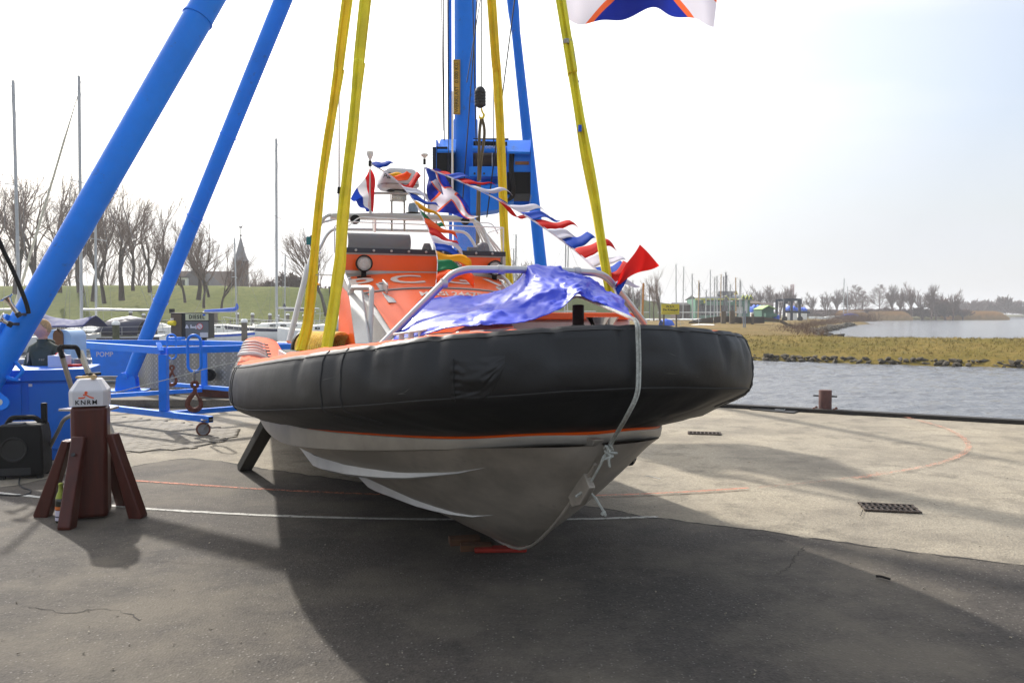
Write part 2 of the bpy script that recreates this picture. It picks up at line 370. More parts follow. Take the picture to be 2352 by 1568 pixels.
# asphalt with a ragged edge
edge = [(-260, 1262), (-80, 1225), (100, 1208), (200, 1195), (290, 1078), (345, 1066), (400, 1058), (440, 1055), (500, 1062), (560, 1072), (640, 1085), (740, 1098), (830, 1110), (1000, 1130), (1200, 1150), (1380, 1170), (1480, 1190), (1590, 1204), (1700, 1217), (1850, 1238), (2000, 1259), (2180, 1281), (2352, 1303), (2600, 1335), (3000, 1380)]
edge[:4] = [(-700, 1190), (-100, 1135), (40, 1118), (150, 1092)]
ew = [G(x, y) for x, y in edge]; pts = []
for a, b in zip(ew, ew[1:]):
    n = max(2, int((b-a).length/.035))
    for k in range(n):
        p = a+(b-a)*k/n; q = fbm(p.x*3, p.y*3, 0)*.035+fbm(p.x*14, p.y*14, 3)*.022
        pts.append(Vector((p.x, p.y+q, 0)))
top = [Vector((p.x, p.y, .014)) for p in pts]; bot = [Vector((p.x+rnd.uniform(-.01, .01), p.y+.012, -.002)) for p in pts]; near = [Vector((lerp(-14, 16, i_/(len(pts)-1)), -12, .014)) for i_, p in enumerate(pts)]
mb = MB(); mb.loft([near, top, bot]); 
obj('asphalt', mb, m_asph, kind='structure', smooth=0)
mb = strip([p+Vector((0, .004, 0)) for p in pts[::2]], .022, .0155, jag=1.6); obj('asphalt_edge_crack', mb, m_soil, kind='structure', smooth=0)
# herringbone clay pavers
u_ = ed; v_ = -en; c0 = G(350, 1000); k = .1; alld = []
for i in range(-60, 60):
    for j in range(-60, 60):
        r_ = (i-j) % 4          # herringbone on a 0.1 m lattice
        if r_ == 0: cx_, cy_, hx, hy = i+1, j+.5, .2, .1
        elif r_ == 3: cx_, cy_, hx, hy = i+.5, j+1, .1, .2
        else: continue
        p = c0+u_*(cx_*k)+v_*(cy_*k)
        ok = in_poly((p.x, p.y), pav_poly)
        if ok: alld.append((p.y, p, hx, hy))
alld.sort(key=lambda t: t[0])
mbp = MB(); mbp.add([Vector((x, y, .007)) for x, y in pav_poly], [tuple(range(len(pav_poly)))[::-1]])
pavr = obj('brick_paving', mbp, m_soil, kind='structure', smooth=0)
ang = math.atan2(u_.y, u_.x)
def paver_mesh(hx, hy):
    mb = MB(); mb.box((0, 0, 0), (hx-.008, hy-.008, .03)); 
    me = bpy.data.meshes.new('paver'); me.from_pydata([tuple(v) for v in mb.v], [], mb.f); me.materials.append(m_pav); return me
pmA, pmB = paver_mesh(.2, .1), paver_mesh(.1, .2); rest = MB()
for i, (_, p, hx, hy) in enumerate(alld):
    z = -.001+rnd.uniform(-.0015, .0015)
    if i < 300:
        o = bpy.data.objects.new('paver', pmA if hx > hy else pmB); COL.objects.link(o); o.parent = pavr
        o.location = (p.x, p.y, z-.0); o.rotation_euler = (rnd.uniform(-.01, .01), rnd.uniform(-.01, .01), ang)
    else: rest.box((p.x, p.y, z), (hx-.008, hy-.008, .03), rz=ang)
if rest.v: obj('pavers', rest, m_pav, pavr, smooth=0, kind='stuff')
# raised quay platform on the left
mb = MB(); pl = [(-30, 14.85), (-6.2, 14.72), (-2.4, 14.45), (-1.6, 17.4)]
pl = [(-30, 14.85), (-2.4, 14.45)]
q1 = Q(-6.9, .26); q2 = Q(-34, .26)
poly = [(-30, 14.9), (-2.6, 14.45), (q1.x, q1.y), (q2.x, q2.y)]
mb.prism(poly, .012, .14); obj('raised_platform', mb, m_concd, kind='structure', smooth=0)
# kerb strip at left under the loudspeaker
def paint_mat(name, col, wear):
    m = bpy.data.materials.new(name); m.use_nodes = True; t = m.node_tree; n = t.nodes; l = t.links; b = n['Principled BSDF']
    b.inputs['Base Color'].default_value = col; b.inputs['Roughness'].default_value = .8
    co = n.new('ShaderNodeTexCoord').outputs['Object']; z = n.new('ShaderNodeTexNoise'); z.inputs['Scale'].default_value = 28; z.inputs['Detail'].default_value = 8; z.inputs['Roughness'].default_value = .8; l.new(co, z.inputs[0])
    r = n.new('ShaderNodeMapRange'); r.inputs[1].default_value = wear-.07; r.inputs[2].default_value = wear+.07; r.inputs[4].default_value = .85; l.new(z.outputs[0], r.inputs[0]); l.new(r.outputs[0], b.inputs['Alpha']); return m
def gl(pts, n=14): return crv([G(x, y) for x, y in pts], n)
obj('white_marking', strip(gl([(-200, 1118), (30, 1139), (180, 1156), (330, 1172), (640, 1189), (980, 1197), (1300, 1197), (1512, 1191)]), .052, .019, jag=.5), paint_mat('worn_white_paint', C3(205, 203, 195), .42), kind='structure', smooth=0)
obj('orange_marking', strip(gl([(290, 1106), (450, 1117), (640, 1129), (870, 1139), (1100, 1143), (1380, 1141), (1560, 1134), (1720, 1124)]), .05, .019, jag=.5), paint_mat('worn_orange_paint', C3(196, 120, 92), .47), kind='structure', smooth=0)
obj('orange_marking', strip(gl([(1740, 1122), (1850, 1112), (1950, 1100), (2040, 1084)]), .05, .018, jag=.6), paint_mat('very_worn_orange', C3(196, 120, 92), .58), kind='structure', smooth=0)
obj('orange_marking', strip(gl([(2060, 955), (2120, 970), (2170, 985), (2208, 1005), (2225, 1028), (2205, 1048), (2150, 1068), (2060, 1086), (1960, 1102)]), .065, .019, jag=.6), paint_mat('faint_orange_paint', C3(218, 148, 120), .54), kind='structure', smooth=0)

# cracks and loose grit
for pts_ in ([(1290+420, 1228), (1300+430, 1236), (1752, 1232), (1795, 1246)], [(1850, 1262), (1830, 1280), (1822, 1300), (1790, 1322)], [(60, 1400), (160, 1412), (240, 1404), (330, 1430)], [(2010, 1150), (1990, 1170), (1975, 1188)], [(2080, 1150), (2130, 1155), (2160, 1168)]):
    obj('crack', strip([G(x, y)+Vector((rnd.uniform(-.02, .02), rnd.uniform(-.02, .02), 0)) for x, y in [(p.x, p.y) for p in crv([Vector((x, y, 0)) for x, y in pts_], 7)]], .006, .0165, jag=1.2), m_soil, kind='structure', smooth=0)
mb = MB()
for _ in range(420):
    x, y = rnd.uniform(-100, 2400), rnd.uniform(1010, 1560); p = G(x, y, .016); s_ = rnd.uniform(.003, .011)
    vs = [p+Vector((rnd.uniform(-1, 1)*s_, rnd.uniform(-1, 1)*s_, rnd.uniform(-.1, 1)*s_)) for _k in range(5)]; mb.add(vs, [(0, 1, 2), (0, 2, 3), (0, 3, 1), (1, 2, 4), (2, 3, 4), (1, 4, 3)])
obj('loose_grit', mb, mat('grit', C3(70, 62, 52), .9, var=0, scale=3, col2=C3(170, 160, 140)), smooth=0, kind='stuff')

# ================================================================ WATER
def water_mat():
    m = bpy.data.materials.new('water'); m.use_nodes = True; t = m.node_tree; n = t.nodes; l = t.links; b = n['Principled BSDF']
    b.inputs['Base Color'].default_value = C3(112, 113, 116); b.inputs['Roughness'].default_value = .12; b.inputs['IOR'].default_value = 1.33
    co = n.new('ShaderNodeTexCoord').outputs['Object']
    def nz(s_, sx, sy, det, rot=.5):
        mp_ = n.new('ShaderNodeMapping'); mp_.inputs['Scale'].default_value = (sx, sy, 1); mp_.inputs['Rotation'].default_value = (0, 0, rot); l.new(co, mp_.inputs[0])
        q = n.new('ShaderNodeTexNoise'); q.inputs['Scale'].default_value = s_; q.inputs['Detail'].default_value = det; q.inputs['Roughness'].default_value = .6; l.new(mp_.outputs[0], q.inputs[0]); return q.outputs[0]
    a = nz(1.1, 1, 2.2, 5, .35); c = nz(4.2, 1, 2.0, 4, -.2)
    x = n.new('ShaderNodeMath'); x.operation = 'MULTIPLY_ADD'; l.new(c, x.inputs[0]); x.inputs[1].default_value = .4; l.new(a, x.inputs[2])
    bp = n.new('ShaderNodeBump'); bp.inputs['Strength'].default_value = 1.0; bp.inputs['Distance'].default_value = .10; l.new(x.outputs[0], bp.inputs['Height']); l.new(bp.outputs[0], b.inputs['Normal'])
    return m
m_water = water_mat(); ZW = -.45
mb = MB(); xs = [-2500, -400, -120, -60, -30, 0, 30, 60, 120, 400, 2500]; ys = [-20, 8, 14, 22, 34, 60, 120, 250, 600, 2500]
mb.loft([[Vector((x, y, ZW if not (2 < x < 32 and 8 < y < 44) else ZW-.3)) for x in xs] for y in ys])
mb.v = []; mb.f = []; mb.m = []
def wz(x, y):
    e = min(1, max(0, (x-2)/1.5))*min(1, max(0, (31-x)/4))*min(1, max(0, (y-9)/1.5))*min(1, max(0, (43-y)/4))
    q = Vector((x*.9+y*.35, y*1.9-x*.3, 0)); return ZW+e*(.060*noise.noise(q*.9)+.045*noise.noise(q*2.2+Vector((5, 1, 2)))+.022*noise.noise(q*5.1))
gx = [-2500, -400, -120, -60, -30, -10]+[2+i*.13 for i in range(224)]+[34, 60, 120, 400, 2500]
gy = [-20, 4]+[9+i*.15 for i in range(228)]+[46, 60, 90, 150, 300, 700, 2500]
mb.loft([[Vector((x, y, wz(x, y) if (2 < x < 31.2 and 9 < y < 43.2) else ZW)) for x in gx] for y in gy]); obj('water', mb, m_water, kind='structure', smooth=180)
mb = MB(); mb.add([(-2600, -800, -3), (2600, -800, -3), (2600, 2700, -3), (-2600, 2700, -3)], [(0, 1, 2, 3)]); obj('lake_bed', mb, m_soil, kind='structure', smooth=0)

# ================================================================ LAND: dam, point, dike, far shore
def grass_mat(name, c1, c2, c3, big=.25, bump=.8, fsc=9):
    m = bpy.data.materials.new(name); m.use_nodes = True; t = m.node_tree; n = t.nodes; l = t.links; b = n['Principled BSDF']
    b.inputs['Roughness'].default_value = .95; b.inputs['Specular IOR Level'].default_value = .15
    co = n.new('ShaderNodeTexCoord').outputs['Object']
    def nz(s_, det=6, ro=.65):
        q = n.new('ShaderNodeTexNoise'); q.inputs['Scale'].default_value = s_; q.inputs['Detail'].default_value = det; q.inputs['Roughness'].default_value = ro; l.new(co, q.inputs[0]); return q.outputs[0]
    r = n.new('ShaderNodeValToRGB'); l.new(nz(big), r.inputs[0]); r.color_ramp.elements[0].position = .36; r.color_ramp.elements[1].position = .64; r.color_ramp.elements[0].color = c1; r.color_ramp.elements[1].color = c2
    r2 = n.new('ShaderNodeValToRGB'); l.new(nz(fsc*.45, 8, .75), r2.inputs[0]); r2.color_ramp.elements[0].position = .42; r2.color_ramp.elements[1].position = .62; r2.color_ramp.elements[0].color = (0, 0, 0, 1); r2.color_ramp.elements[1].color = (.8, .8, .8, 1)
    q = n.new('ShaderNodeMixRGB'); l.new(r2.outputs[0], q.inputs[0]); l.new(r.outputs[0], q.inputs[1]); q.inputs[2].default_value = c3; l.new(q.outputs[0], b.inputs['Base Color'])
    bp = n.new('ShaderNodeBump'); bp.inputs['Strength'].default_value = bump; bp.inputs['Distance'].default_value = .12; l.new(nz(fsc, 8, .7), bp.inputs['Height']); l.new(bp.outputs[0], b.inputs['Normal']); return m
m_gdam = grass_mat('dam_grass', C3(118, 104, 44), C3(146, 122, 66), C3(98, 90, 36), .3)
m_gdry = grass_mat('dry_grass', C3(146, 122, 76), C3(124, 108, 62), C3(102, 84, 52), .2)
m_gdike = grass_mat('dike_grass', C3(92, 104, 38), C3(116, 118, 54), C3(82, 92, 34), .07, fsc=3)
m_gfar = grass_mat('far_shore_grass', C3(98, 96, 58), C3(112, 104, 66), C3(84, 80, 50), .05, fsc=1)

# the grassy dam across the water (right)
def damrow(x, prof, nzs=1.0):
    return [Vector((x, y+fbm(x*.3, y*.3, 2)*.35, z+(.06*fbm(x*.9, y*.9, 7)+.10*fbm(x*.25, y*.25, 9))*nzs)) for y, z in prof]
DZ = lambda x: interp([(6, 38.5), (12, 36.5), (17, 33.5), (24, 29.5), (40, 22)], x)      # near waterline of the dam
rows = []
for i in range(150):
    x = 6+i*.42; y0 = DZ(x); prof = []
    for k in range(26):
        t = k/25
        yy = y0-1.0+t*13; zz = interp([(0, -.95), (.08, -.42), (.16, -.1), (.4, .30), (.6, .50), (.72, .48), (.85, .1), (1, -.95)], t)
        prof.append((yy, zz))
    rows.append(damrow(x, prof))
mb = MB(); mb.loft(rows)
dam = obj('grass_dam', mb, m_gdam, kind='structure')
# short grass tufts on the dam: geometry
mb = MB()
def tuft(mb, p, h, n=4, sp=.05):
    for _ in range(n):
        a = rnd.uniform(0, 6.28); d = Vector((math.cos(a), math.sin(a), 0)); b = p+d*rnd.uniform(0, sp); w_ = Vector((-d.y, d.x, 0))*.012; tip = b+d*rnd.uniform(0, h*.7)+Vector((.25*h, -.1*h, h*rnd.uniform(.6, 1)))
        mb.add([b-w_, b+w_, tip], [(0, 1, 2)])
def surf_pts(rows, n):
    o = []
    for _ in range(n):
        i = rnd.randrange(len(rows)-1); j = rnd.randrange(len(rows[0])-1); o.append(lerp(lerp(rows[i][j], rows[i][j+1], rnd.random()), lerp(rows[i+1][j], rows[i+1][j+1], rnd.random()), rnd.random()))
    return o
for p in surf_pts(rows, 16000):
    if p.z > -.12: tuft(mb, p, rnd.uniform(.06, .15), 4, .12)
obj('dam_grass', mb, mat('grass_blades', C3(104, 96, 38), .9, var=0, scale=.5, col2=C3(158, 136, 76)), smooth=0, kind='stuff')

def rock_mesh(seed, sub=1):
    bm = bmesh.new(); bmesh.ops.create_icosphere(bm, subdivisions=sub, radius=1); r_ = random.Random(seed); o = Vector((r_.uniform(0, 90), 0, 0))
    for v in bm.verts:
        k = 1+.45*noise.noise(v.co*1.3+o); v.co = Vector((v.co.x*k, v.co.y*k*.8, v.co.z*k*.62))
    me = bpy.data.meshes.new('rock'); bm.to_mesh(me); bm.free(); me.materials.append(m_stone); return me
rocks = [rock_mesh(i) for i in range(6)]
for rk in rocks: pass
k = 0; x = 7.0
while x < 26 and k < 290:
    y0 = DZ(x)
    for row in range(2):
        if rnd.random() < .82:
            s_ = rnd.uniform(.08, .2) if row == 0 else rnd.uniform(.07, .22)*rnd.uniform(.6, 1)
            o = bpy.data.objects.new('rock', rocks[rnd.randrange(6)]); COL.objects.link(o); o.parent = dam
            o.location = (x+rnd.uniform(-.2, .2), y0+.1+row*.32+rnd.uniform(-.2, .3), ZW+.05+row*.13+rnd.uniform(-.03, .06)); o.scale = (s_*1.25, s_, s_); o.rotation_euler = (rnd.uniform(-.4, .4), rnd.uniform(-.4, .4), rnd.uniform(0, 6)); k += 1
    x += rnd.uniform(.09, .20)

# the dry grass point with its rocky shore (middle right), reaching back to the yacht club
PT = [(3, 44), (17, 43), (23, 58), (28, 74), (33, 90), (41, 106), (50, 126), (62, 150), (79, 182), (74, 190), (55, 205), (30, 225), (0, 245), (-30, 260), (-30, 120), (-8, 70)]
def point_h(x, y):
    d = 1e9; inside = in_poly((x, y), PT); p = Vector((x, y, 0))
    for i in range(len(PT)):
        a = Vector((*PT[i-1], 0)); b = Vector((*PT[i], 0)); t = max(0, min(1, (p-a).dot(b-a)/(b-a).length_squared)); d = min(d, (p-(a+(b-a)*t)).length)
    d = d if inside else -d
    return interp([(-4, -1.6), (0, -.45), (1.5, .1), (5, .45), (12, .6), (40, .7)], d), d
rows = []
ysl = [40+i*1.3 for i in range(30)]+[80+i*4 for i in range(48)]
for yv in ysl:
    rows.append([Vector((xv, yv, point_h(xv, yv)[0]+.12*fbm(xv*.3, yv*.3, 3))) for xv in [-34+i*1.35 for i in range(90)]])
mb = MB(); mb.loft(rows); point = obj('grass_point', mb, m_gdry, kind='structure')
for i in range(3, 8):       # rocks on the point's shore
    a = Vector((*PT[i-1], 0)); b = Vector((*PT[i], 0)); n = int((b-a).length/1.0)
    for q in range(n):
        p = lerp(a, b, (q+rnd.random()*.6)/n); s_ = rnd.uniform(.25, .6)
        o = bpy.data.objects.new('rock', rocks[rnd.randrange(6)]); COL.objects.link(o); o.parent = point; o.location = (p.x+rnd.uniform(-.5, .4), p.y+rnd.uniform(-.4, .4), ZW+.15+rnd.uniform(0, .25)); o.scale = (s_*1.5, s_*1.2, s_); o.rotation_euler = (rnd.uniform(-.4, .4), rnd.uniform(-.4, .4), rnd.uniform(0, 6))
# dike on the left, running behind everything to the right
rows = []
def dike_y(x): return interp([(-120, 108), (-60, 108), (-30, 106), (0, 116), (30, 190), (60, 300), (120, 480)], x)
def dike_z(x): return interp([(-120, 5.4), (-40, 5.3), (-20, 4.9), (0, 4.8), (200, 5.4)], x)
for i in range(110):
    x = -120+i*2.2; y0 = dike_y(x); zt = dike_z(x); r_ = []
    for dy, zz in ((-24, -1.4), (-18, -.6), (-16, .2), (-13, .55), (-11, 1.1), (-9, 1.8), (-7, 2.5), (-5, 3.2), (-3, 4.0), (-1, 4.7), (0, 5.0), (2.5, 5.05), (5, 4.2), (12, 1.5), (30, 1.0)):
        r_.append(Vector((x, y0+dy, zz*(zt/5.0 if zz > .5 else 1)+.13*fbm(x*.22, (y0+dy)*.3, 4))))
    rows.append(r_)
mb = MB(); mb.loft(rows); obj('dike', mb, m_gdike, kind='structure'); dike_rows = rows
# polder land behind the dike and far shore
rows = []
for yv in (125, 180, 260, 420, 900, 2500): rows.append([Vector((xv, yv, .9+.0*xv)) for xv in (-2500, -600, -200, -100, -40)])
mb = MB(); mb.loft(rows); obj('polder_land', mb, m_gfar, kind='structure')
sh = [(30, 262), (60, 268), (100, 283), (140, 292), (170, 296), (182, 330), (230, 480), (300, 560), (800, 600), (1800, 600)]
rows = [[Vector((x, y-3, -1.2)) for x, y in sh], [Vector((x, y, ZW+.05)) for x, y in sh], [Vector((x, y+4, .35)) for x, y in sh], [Vector((x, y+40, .6)) for x, y in sh], [Vector((x*1.2, 2600, .8)) for x, y in sh]]
mb = MB(); mb.loft(rows); obj('far_shore', mb, m_gfar, kind='structure')
# ================================================================ THE LIFEBOAT (boat-local coordinates: v right, s aft, z up)
boat = root('rescue_boat', 'large orange and grey rescue boat with black bow fender hanging in yellow slings', 'rescue boat', (BT.x, BT.y, 0), PSI, off=(0, 0, 0))
W_OUT = [(0, 0), (.03, .36), (.12, .66), (.3, .92), (.6, 1.17), (1.0, 1.42), (1.5, 1.62), (2.0, 1.73), (2.6, 1.785), (3.4, 1.78), (5, 1.70), (7, 1.6), (9.2, 1.5)]
Z_TOP = [(0, 1.61), (.12, 1.58), (.3, 1.555), (.6, 1.505), (1, 1.45), (1.5, 1.39), (2.0, 1.34), (2.6, 1.30), (3.4, 1.255), (5, 1.235), (7, 1.25), (9.2, 1.28)]
W_J = [(0, 0), (.12, .12), (.25, .27), (.4, .40), (.7, .60), (1, .77), (1.5, 1.06), (2, 1.31), (2.6, 1.45), (3.4, 1.5), (5, 1.5), (9.2, 1.4)]
Z_J = [(0, 1.02), (.4, 1.0), (1, .95), (1.5, .918), (2, .89), (2.6, .866), (5, .86), (9.2, .9)]
# outer plan as a curve resampled by arc length (starboard aft -> bow -> port aft)
half = []
for i in range(401):
    t = i/400; s_ = 9.2*t**2.2; half.append((smooth_tab(W_OUT, s_) if s_ > .6 else interp(W_OUT, s_), s_))
# rounder bow: superellipse-like blend for the first metre
half = []
for i in range(200):
    a = i/199*math.pi/2; half.append((1.17*math.sin(a), .78*(1-math.cos(a))))
half = [(w_, s_) for w_, s_ in half if s_ < .5]
wl = half[-1]
tail = [(smooth_tab([(wl[1], wl[0]), (.75, 1.275), (1.0, 1.42), (1.5, 1.62), (2.0, 1.73), (2.6, 1.785), (3.4, 1.78), (5, 1.70), (7, 1.6), (9.2, 1.5)], s_), s_) for s_ in [wl[1]+(9.2-wl[1])*(i/240)**1.4 for i in range(1, 241)]]
half += tail
line = [Vector((-a, b, 0)) for a, b in half[::-1]]+[Vector((a*interp([(1.3, 1), (2.6, .88)], b), b, 0)) for a, b in half[1:]]
L = [0]
for a, b in zip(line, line[1:]): L.append(L[-1]+(b-a).length)
def at_len(l):
    for i in range(len(L)-1):
        if l <= L[i+1]: return line[i].lerp(line[i+1], (l-L[i])/(L[i+1]-L[i]+1e-9))
    return line[-1]
tot = L[-1]; NP = 760; mid = tot/2
path = [at_len(tot*i/(NP-1)) for i in range(NP)]
seams = [-3.4, -1.62, 1.2, 2.9]     # positions (arc length from the bow tip, - = starboard) of vertical seams
def joint(p):
    s_ = p.y; zj = smooth_tab(Z_J, s_); wj = interp(W_J, s_); wo = max(abs(p.x), .02)
    jn = Vector((math.copysign(min(wj, wo), p.x), s_, zj))
    if s_ < .62: jn = Vector((math.copysign(interp([(0, 0), (.66, .2), (.92, .38), (1.17, .56), (1.3, .68)], abs(p.x)), p.x), .30+interp([(0, 0), (1.17, .33), (1.3, .42)], abs(p.x)), zj))
    elif s_ < 1.2:
        k = (s_-.62)/.58; jn = Vector((math.copysign(lerp(.56, wj, k), p.x), lerp(.63, s_, k), zj))
    return jn
JN = [joint(p) for p in path]
for _ in range(3): JN = [sum((JN[max(0, min(NP-1, i+k))] for k in range(-14, 15)), Vector((0, 0, 0)))/29 if 14 < i < NP-15 else JN[i] for i in range(NP)]
def tube_rows():
    rows = []
    for i, p in enumerate(path):
        l = tot*i/(NP-1)-mid; t = (path[min(i+1, NP-1)]-path[max(i-1, 0)]).normalized(); n = Vector((t.y, -t.x, 0))
        # outward normal: away from the boat's middle
        c = Vector((0, max(p.y, .9), 0))
        if n.dot(p-c) < 0: n = -n
        s_ = p.y; zt = smooth_tab(Z_TOP, s_); zj = smooth_tab(Z_J, s_); wj = interp(W_J, s_); wo = max(abs(p.x), .02)
        zc = zt-.345+.03*min(1, s_/3); 
        # joint point lies on the hull line
        jn = Vector((math.copysign(min(wj, wo), p.x) if abs(p.x) > 0 else 0, s_+ (0.0), zj))
        # at the very bow the joint sits aft of the tip
        if s_ < .62: jn = Vector((math.copysign(interp([(0, 0), (.66, .2), (.92, .38), (1.17, .56), (1.3, .68)], abs(p.x)), p.x), .30+interp([(0, 0), (1.17, .33), (1.3, .42)], abs(p.x)), zj))
        elif s_ < 1.2: 
            k = (s_-.62)/.58; jn = Vector((math.copysign(lerp(.56+.0, wj, k), p.x), lerp(.63, s_, k), zj))
        jn = JN[i]
        front = max(0, 1-abs(l)/2.2)
        wr = lambda q, a=1: (.006+.020*front)*noise.noise(Vector((l*6.0+q*2, q*1.5, 1.7)))*a
        pinch = 0
        for k_ in range(-26, 27):
            d_ = l-(k_*.29+.11*math.sin(k_*7.1)); 
            if abs(d_) < .14: pinch = max(pinch, math.exp(-(d_/.030)**2)*(.6+.4*math.sin(k_*3.3)))
        seam = 0; 
        for sm in seams:
            if abs(l-sm) < .06: seam = max(seam, math.exp(-((l-sm)/.012)**2))
        pr = [(-.50, zt-.04, 0), (-.44, zt-.005, 1), (-.34, zt+.022, 1), (-.24, zt+.03, 1), (-.15, zt+.022, 1), (-.085, zt+.002, .7),
              (-.06, zt-.012, .4), (-.03, zt-.035, .9), (-.012, zt-.075, 1), (0, zt-.13, 1), (.006, zt-.19, .8), (.006, zc+.10, .8), (.002, zc+.05, .8), (-.008, zc+.018, .6), (-.03, zc-.008, .4)]
        if front > 0: pr = [(a1, b1-.062*front*(1 if i1 < 5 else .45 if i1 == 5 else 0), c1) for i1, (a1, b1, c1) in enumerate(pr)]
        row = []
        for q, (dn, z_, a_) in enumerate(pr):
            if q < 6: dd = wr(q)*a_*.9; zz = z_+.010*fbm(l*5, q*.6, 2)*a_
            else:
                dd = wr(q)*a_-pinch*(.036 if q < 9 else .024 if q < 10 else .010 if q < 11 else 0)*front**.5-seam*.008; zz = z_-(pinch*.012 if q in (6, 7) else 0)*front**.5
                # diagonal folds low on the skirt near the bow
                dd += .020*front*noise.noise(Vector((l*2.5+z_*5, z_*9, 4)))*(1 if q > 10 else .4)
            row.append(Vector((p.x, p.y, 0))+n*(dd+dn)+Vector((0, 0, zz)))
        a = row[-1]; base = jn
        for u in (.12, .3, .5, .7, .86, 1.0):
            pt = a.lerp(base, u); sag = math.sin(u*math.pi)*.025; wv = .014*fbm(l*3+u*2, u*3, 6)*math.sin(u*math.pi)
            row.append(pt-Vector((0, 0, sag+wv)))
        rows.append(row)
    return rows
trows = tube_rows()
m_skin = mat('black_fender_cloth', C3(24, 24, 25), .48, var=.3, scale=1.2, bump=.16, bscale=9, dirt=.0, spec=.5)
mb = MB(); mb.loft([r_[6:] for r_ in trows]); obj('fender_skin', mb, m_skin, boat, smooth=70)
mb = MB(); mb.loft([r_[:7] for r_ in trows]); obj('fender_top', mb, m_tubeor, boat, smooth=70)
# stitched seams
mb = MB()
for q in (7,): mb.tube([r_[q]+Vector((0, 0, .002)) for r_ in trows[::2]], .0035, 4)
mb.tube([r_[13]+Vector((0, 0, .0)) for r_ in trows[::2]], .004, 4)
for sm in seams:
    i = int((sm+mid)/tot*(NP-1)); 
    for dd in (-3, 3): mb.tube([q+(q-Vector((0, 1.5, q.z))).normalized()*.002 for q in trows[i+dd][6:17]], .0035, 4)
obj('seam', mb, mat('seam_thread', C3(60, 60, 60), .8), boat)
# crumpled laced patch on the fender front
cam_px = lambda q: (lambda W_: (W_.x/(W_.y*_c-(W_.z-H_CAM)*_s))*F+CX)(BW(q.x, q.y, q.z))
i0 = min(range(NP//4, NP//2+60), key=lambda i: abs(cam_px(trows[i][9])-1036))
rows = []
for k in range(0, 21):
    r_ = trows[i0+k//2] if k % 2 == 0 else [a.lerp(b, .5) for a, b in zip(trows[i0+k//2], trows[i0+k//2+1])]; row = []
    for q in range(26):
        t = 9.0+q/25*(4.6 if k < 12 else 4.6*(1-(k-12)/10)); j = int(t); p = r_[j].lerp(r_[j+1], t-j); nn = Vector((p.x*.3, -1, 0)).normalized()
        ed = min(1, min(k, 20-k)/2.5)*min(1, min(q, 25-q)/2)
        row.append(p+nn*(.003+ed*(.003+.007*noise.noise(Vector((k*.35, q*.45, 3)))+.005*math.sin(q*1.5+k*.3)*(k < 4))))
    rows.append(row)
mb = MB(); mb.loft(rows); obj('fender_patch', mb, m_skin, boat, smooth=70)
mb = MB(); mb.tube([rows[1][q]+Vector((0, -.008, 0)) for q in range(26)], .003, 5); obj('patch_edge', mb, m_rub, boat)
# orange piping between fender and hull + aluminium gunwale strip + hull
mb = MB(); mb.tube([r_[-1]+Vector((0, 0, -.004)) for r_ in trows[::2]], .011, 6); obj('orange_piping', mb, m_orange, boat)
def strip_h(s_): return interp([(0, .035), (.5, .045), (1, .065), (1.5, .10), (2, .125), (2.6, .15), (5, .16), (9.2, .16)], s_)
mb = MB(); rows = []
for r_ in trows[::3]:
    j = r_[-1]; o = Vector((math.copysign(1, j.x), 0, 0))*.014; h_ = strip_h(j.y)
    rows.append([j+o+Vector((0, 0, -.012)), j+o*1.4+Vector((0, 0, -.03)), j+o*.6+Vector((0, 0, -.012-h_)), j-o*1.5+Vector((0, 0, -.022-h_))])
mb.loft(rows); obj('gunwale_strip', mb, mat('dull_aluminium_strip', C3(164, 158, 148), .45, metal=.35, var=.16, scale=3, dirt=.15), boat)
# scuffs and old glue marks on the fender face
mb = MB()
for k in range(46):
    i = rnd.randrange(60, NP-60); q = rnd.uniform(8.6, 16); j = int(q); a = trows[i][j].lerp(trows[i][j+1], q-j); i2 = min(NP-1, i+rnd.randrange(2, 9)); q2 = min(16, q+rnd.uniform(-.5, .5)); j2 = int(q2); b = trows[i2][j2].lerp(trows[i2][min(20, j2+1)], q2-j2); o_ = Vector((a.x*.3, -1, 0)).normalized()*.0015
    w_ = Vector((0, 0, rnd.uniform(.0008, .0022))); m_ = (a+b)/2+Vector((0, 0, rnd.uniform(-.004, .004))); mb.add([a+o_-w_*.2, m_+o_-w_, b+o_, m_+o_+w_], [(0, 1, 2, 3)])
obj('scuff_marks', mb, mat('pale_scuff', C3(104, 102, 98), .8, var=.2), boat, smooth=0, kind='stuff')
# hull V sections
KEEL = [(.30, .97), (.37, .85), (.53, .72), (.74, .54), (1.0, .35), (1.25, .20), (1.5, .10), (1.88, .045), (2.4, .03), (4, .03), (9.2, .05)]
ss = [.30, .34, .37, .45, .53, .63, .74, .87, 1.0, 1.12, 1.25, 1.37, 1.5, 1.7, 1.88, 2.1, 2.4, 2.8, 3.4, 4.2, 5.5, 7, 9.2]
def chine(s_): return interp([(.3, .03), (.33, .20), (.40, .34), (.5, .45), (.63, .55), (1.0, .76), (1.5, 1.03), (2, 1.28), (2.6, 1.42), (5, 1.44), (9.2, 1.35)], s_), smooth_tab(Z_J, s_)-.008-strip_h(s_)
def hullp(s_, t, sg=-1):
    vc, zc = chine(s_); zk = smooth_tab(KEEL, s_); f = interp([(.3, 1.0), (1.0, 1.25), (2.2, 1.06), (9, 1.0)], s_)
    return Vector((sg*vc*t, s_, zk+(zc-zk)*t**f))
mb = MB(); NT = 14
for sg in (-1, 1):
    rows = [[hullp(s_, j/NT, sg) for j in range(NT+1)] for s_ in ss]
    mb.loft(rows)
vs = [hullp(9.2, j/NT, -1) for j in range(NT+1)]; vs2 = [hullp(9.2, j/NT, 1) for j in range(NT+1)]
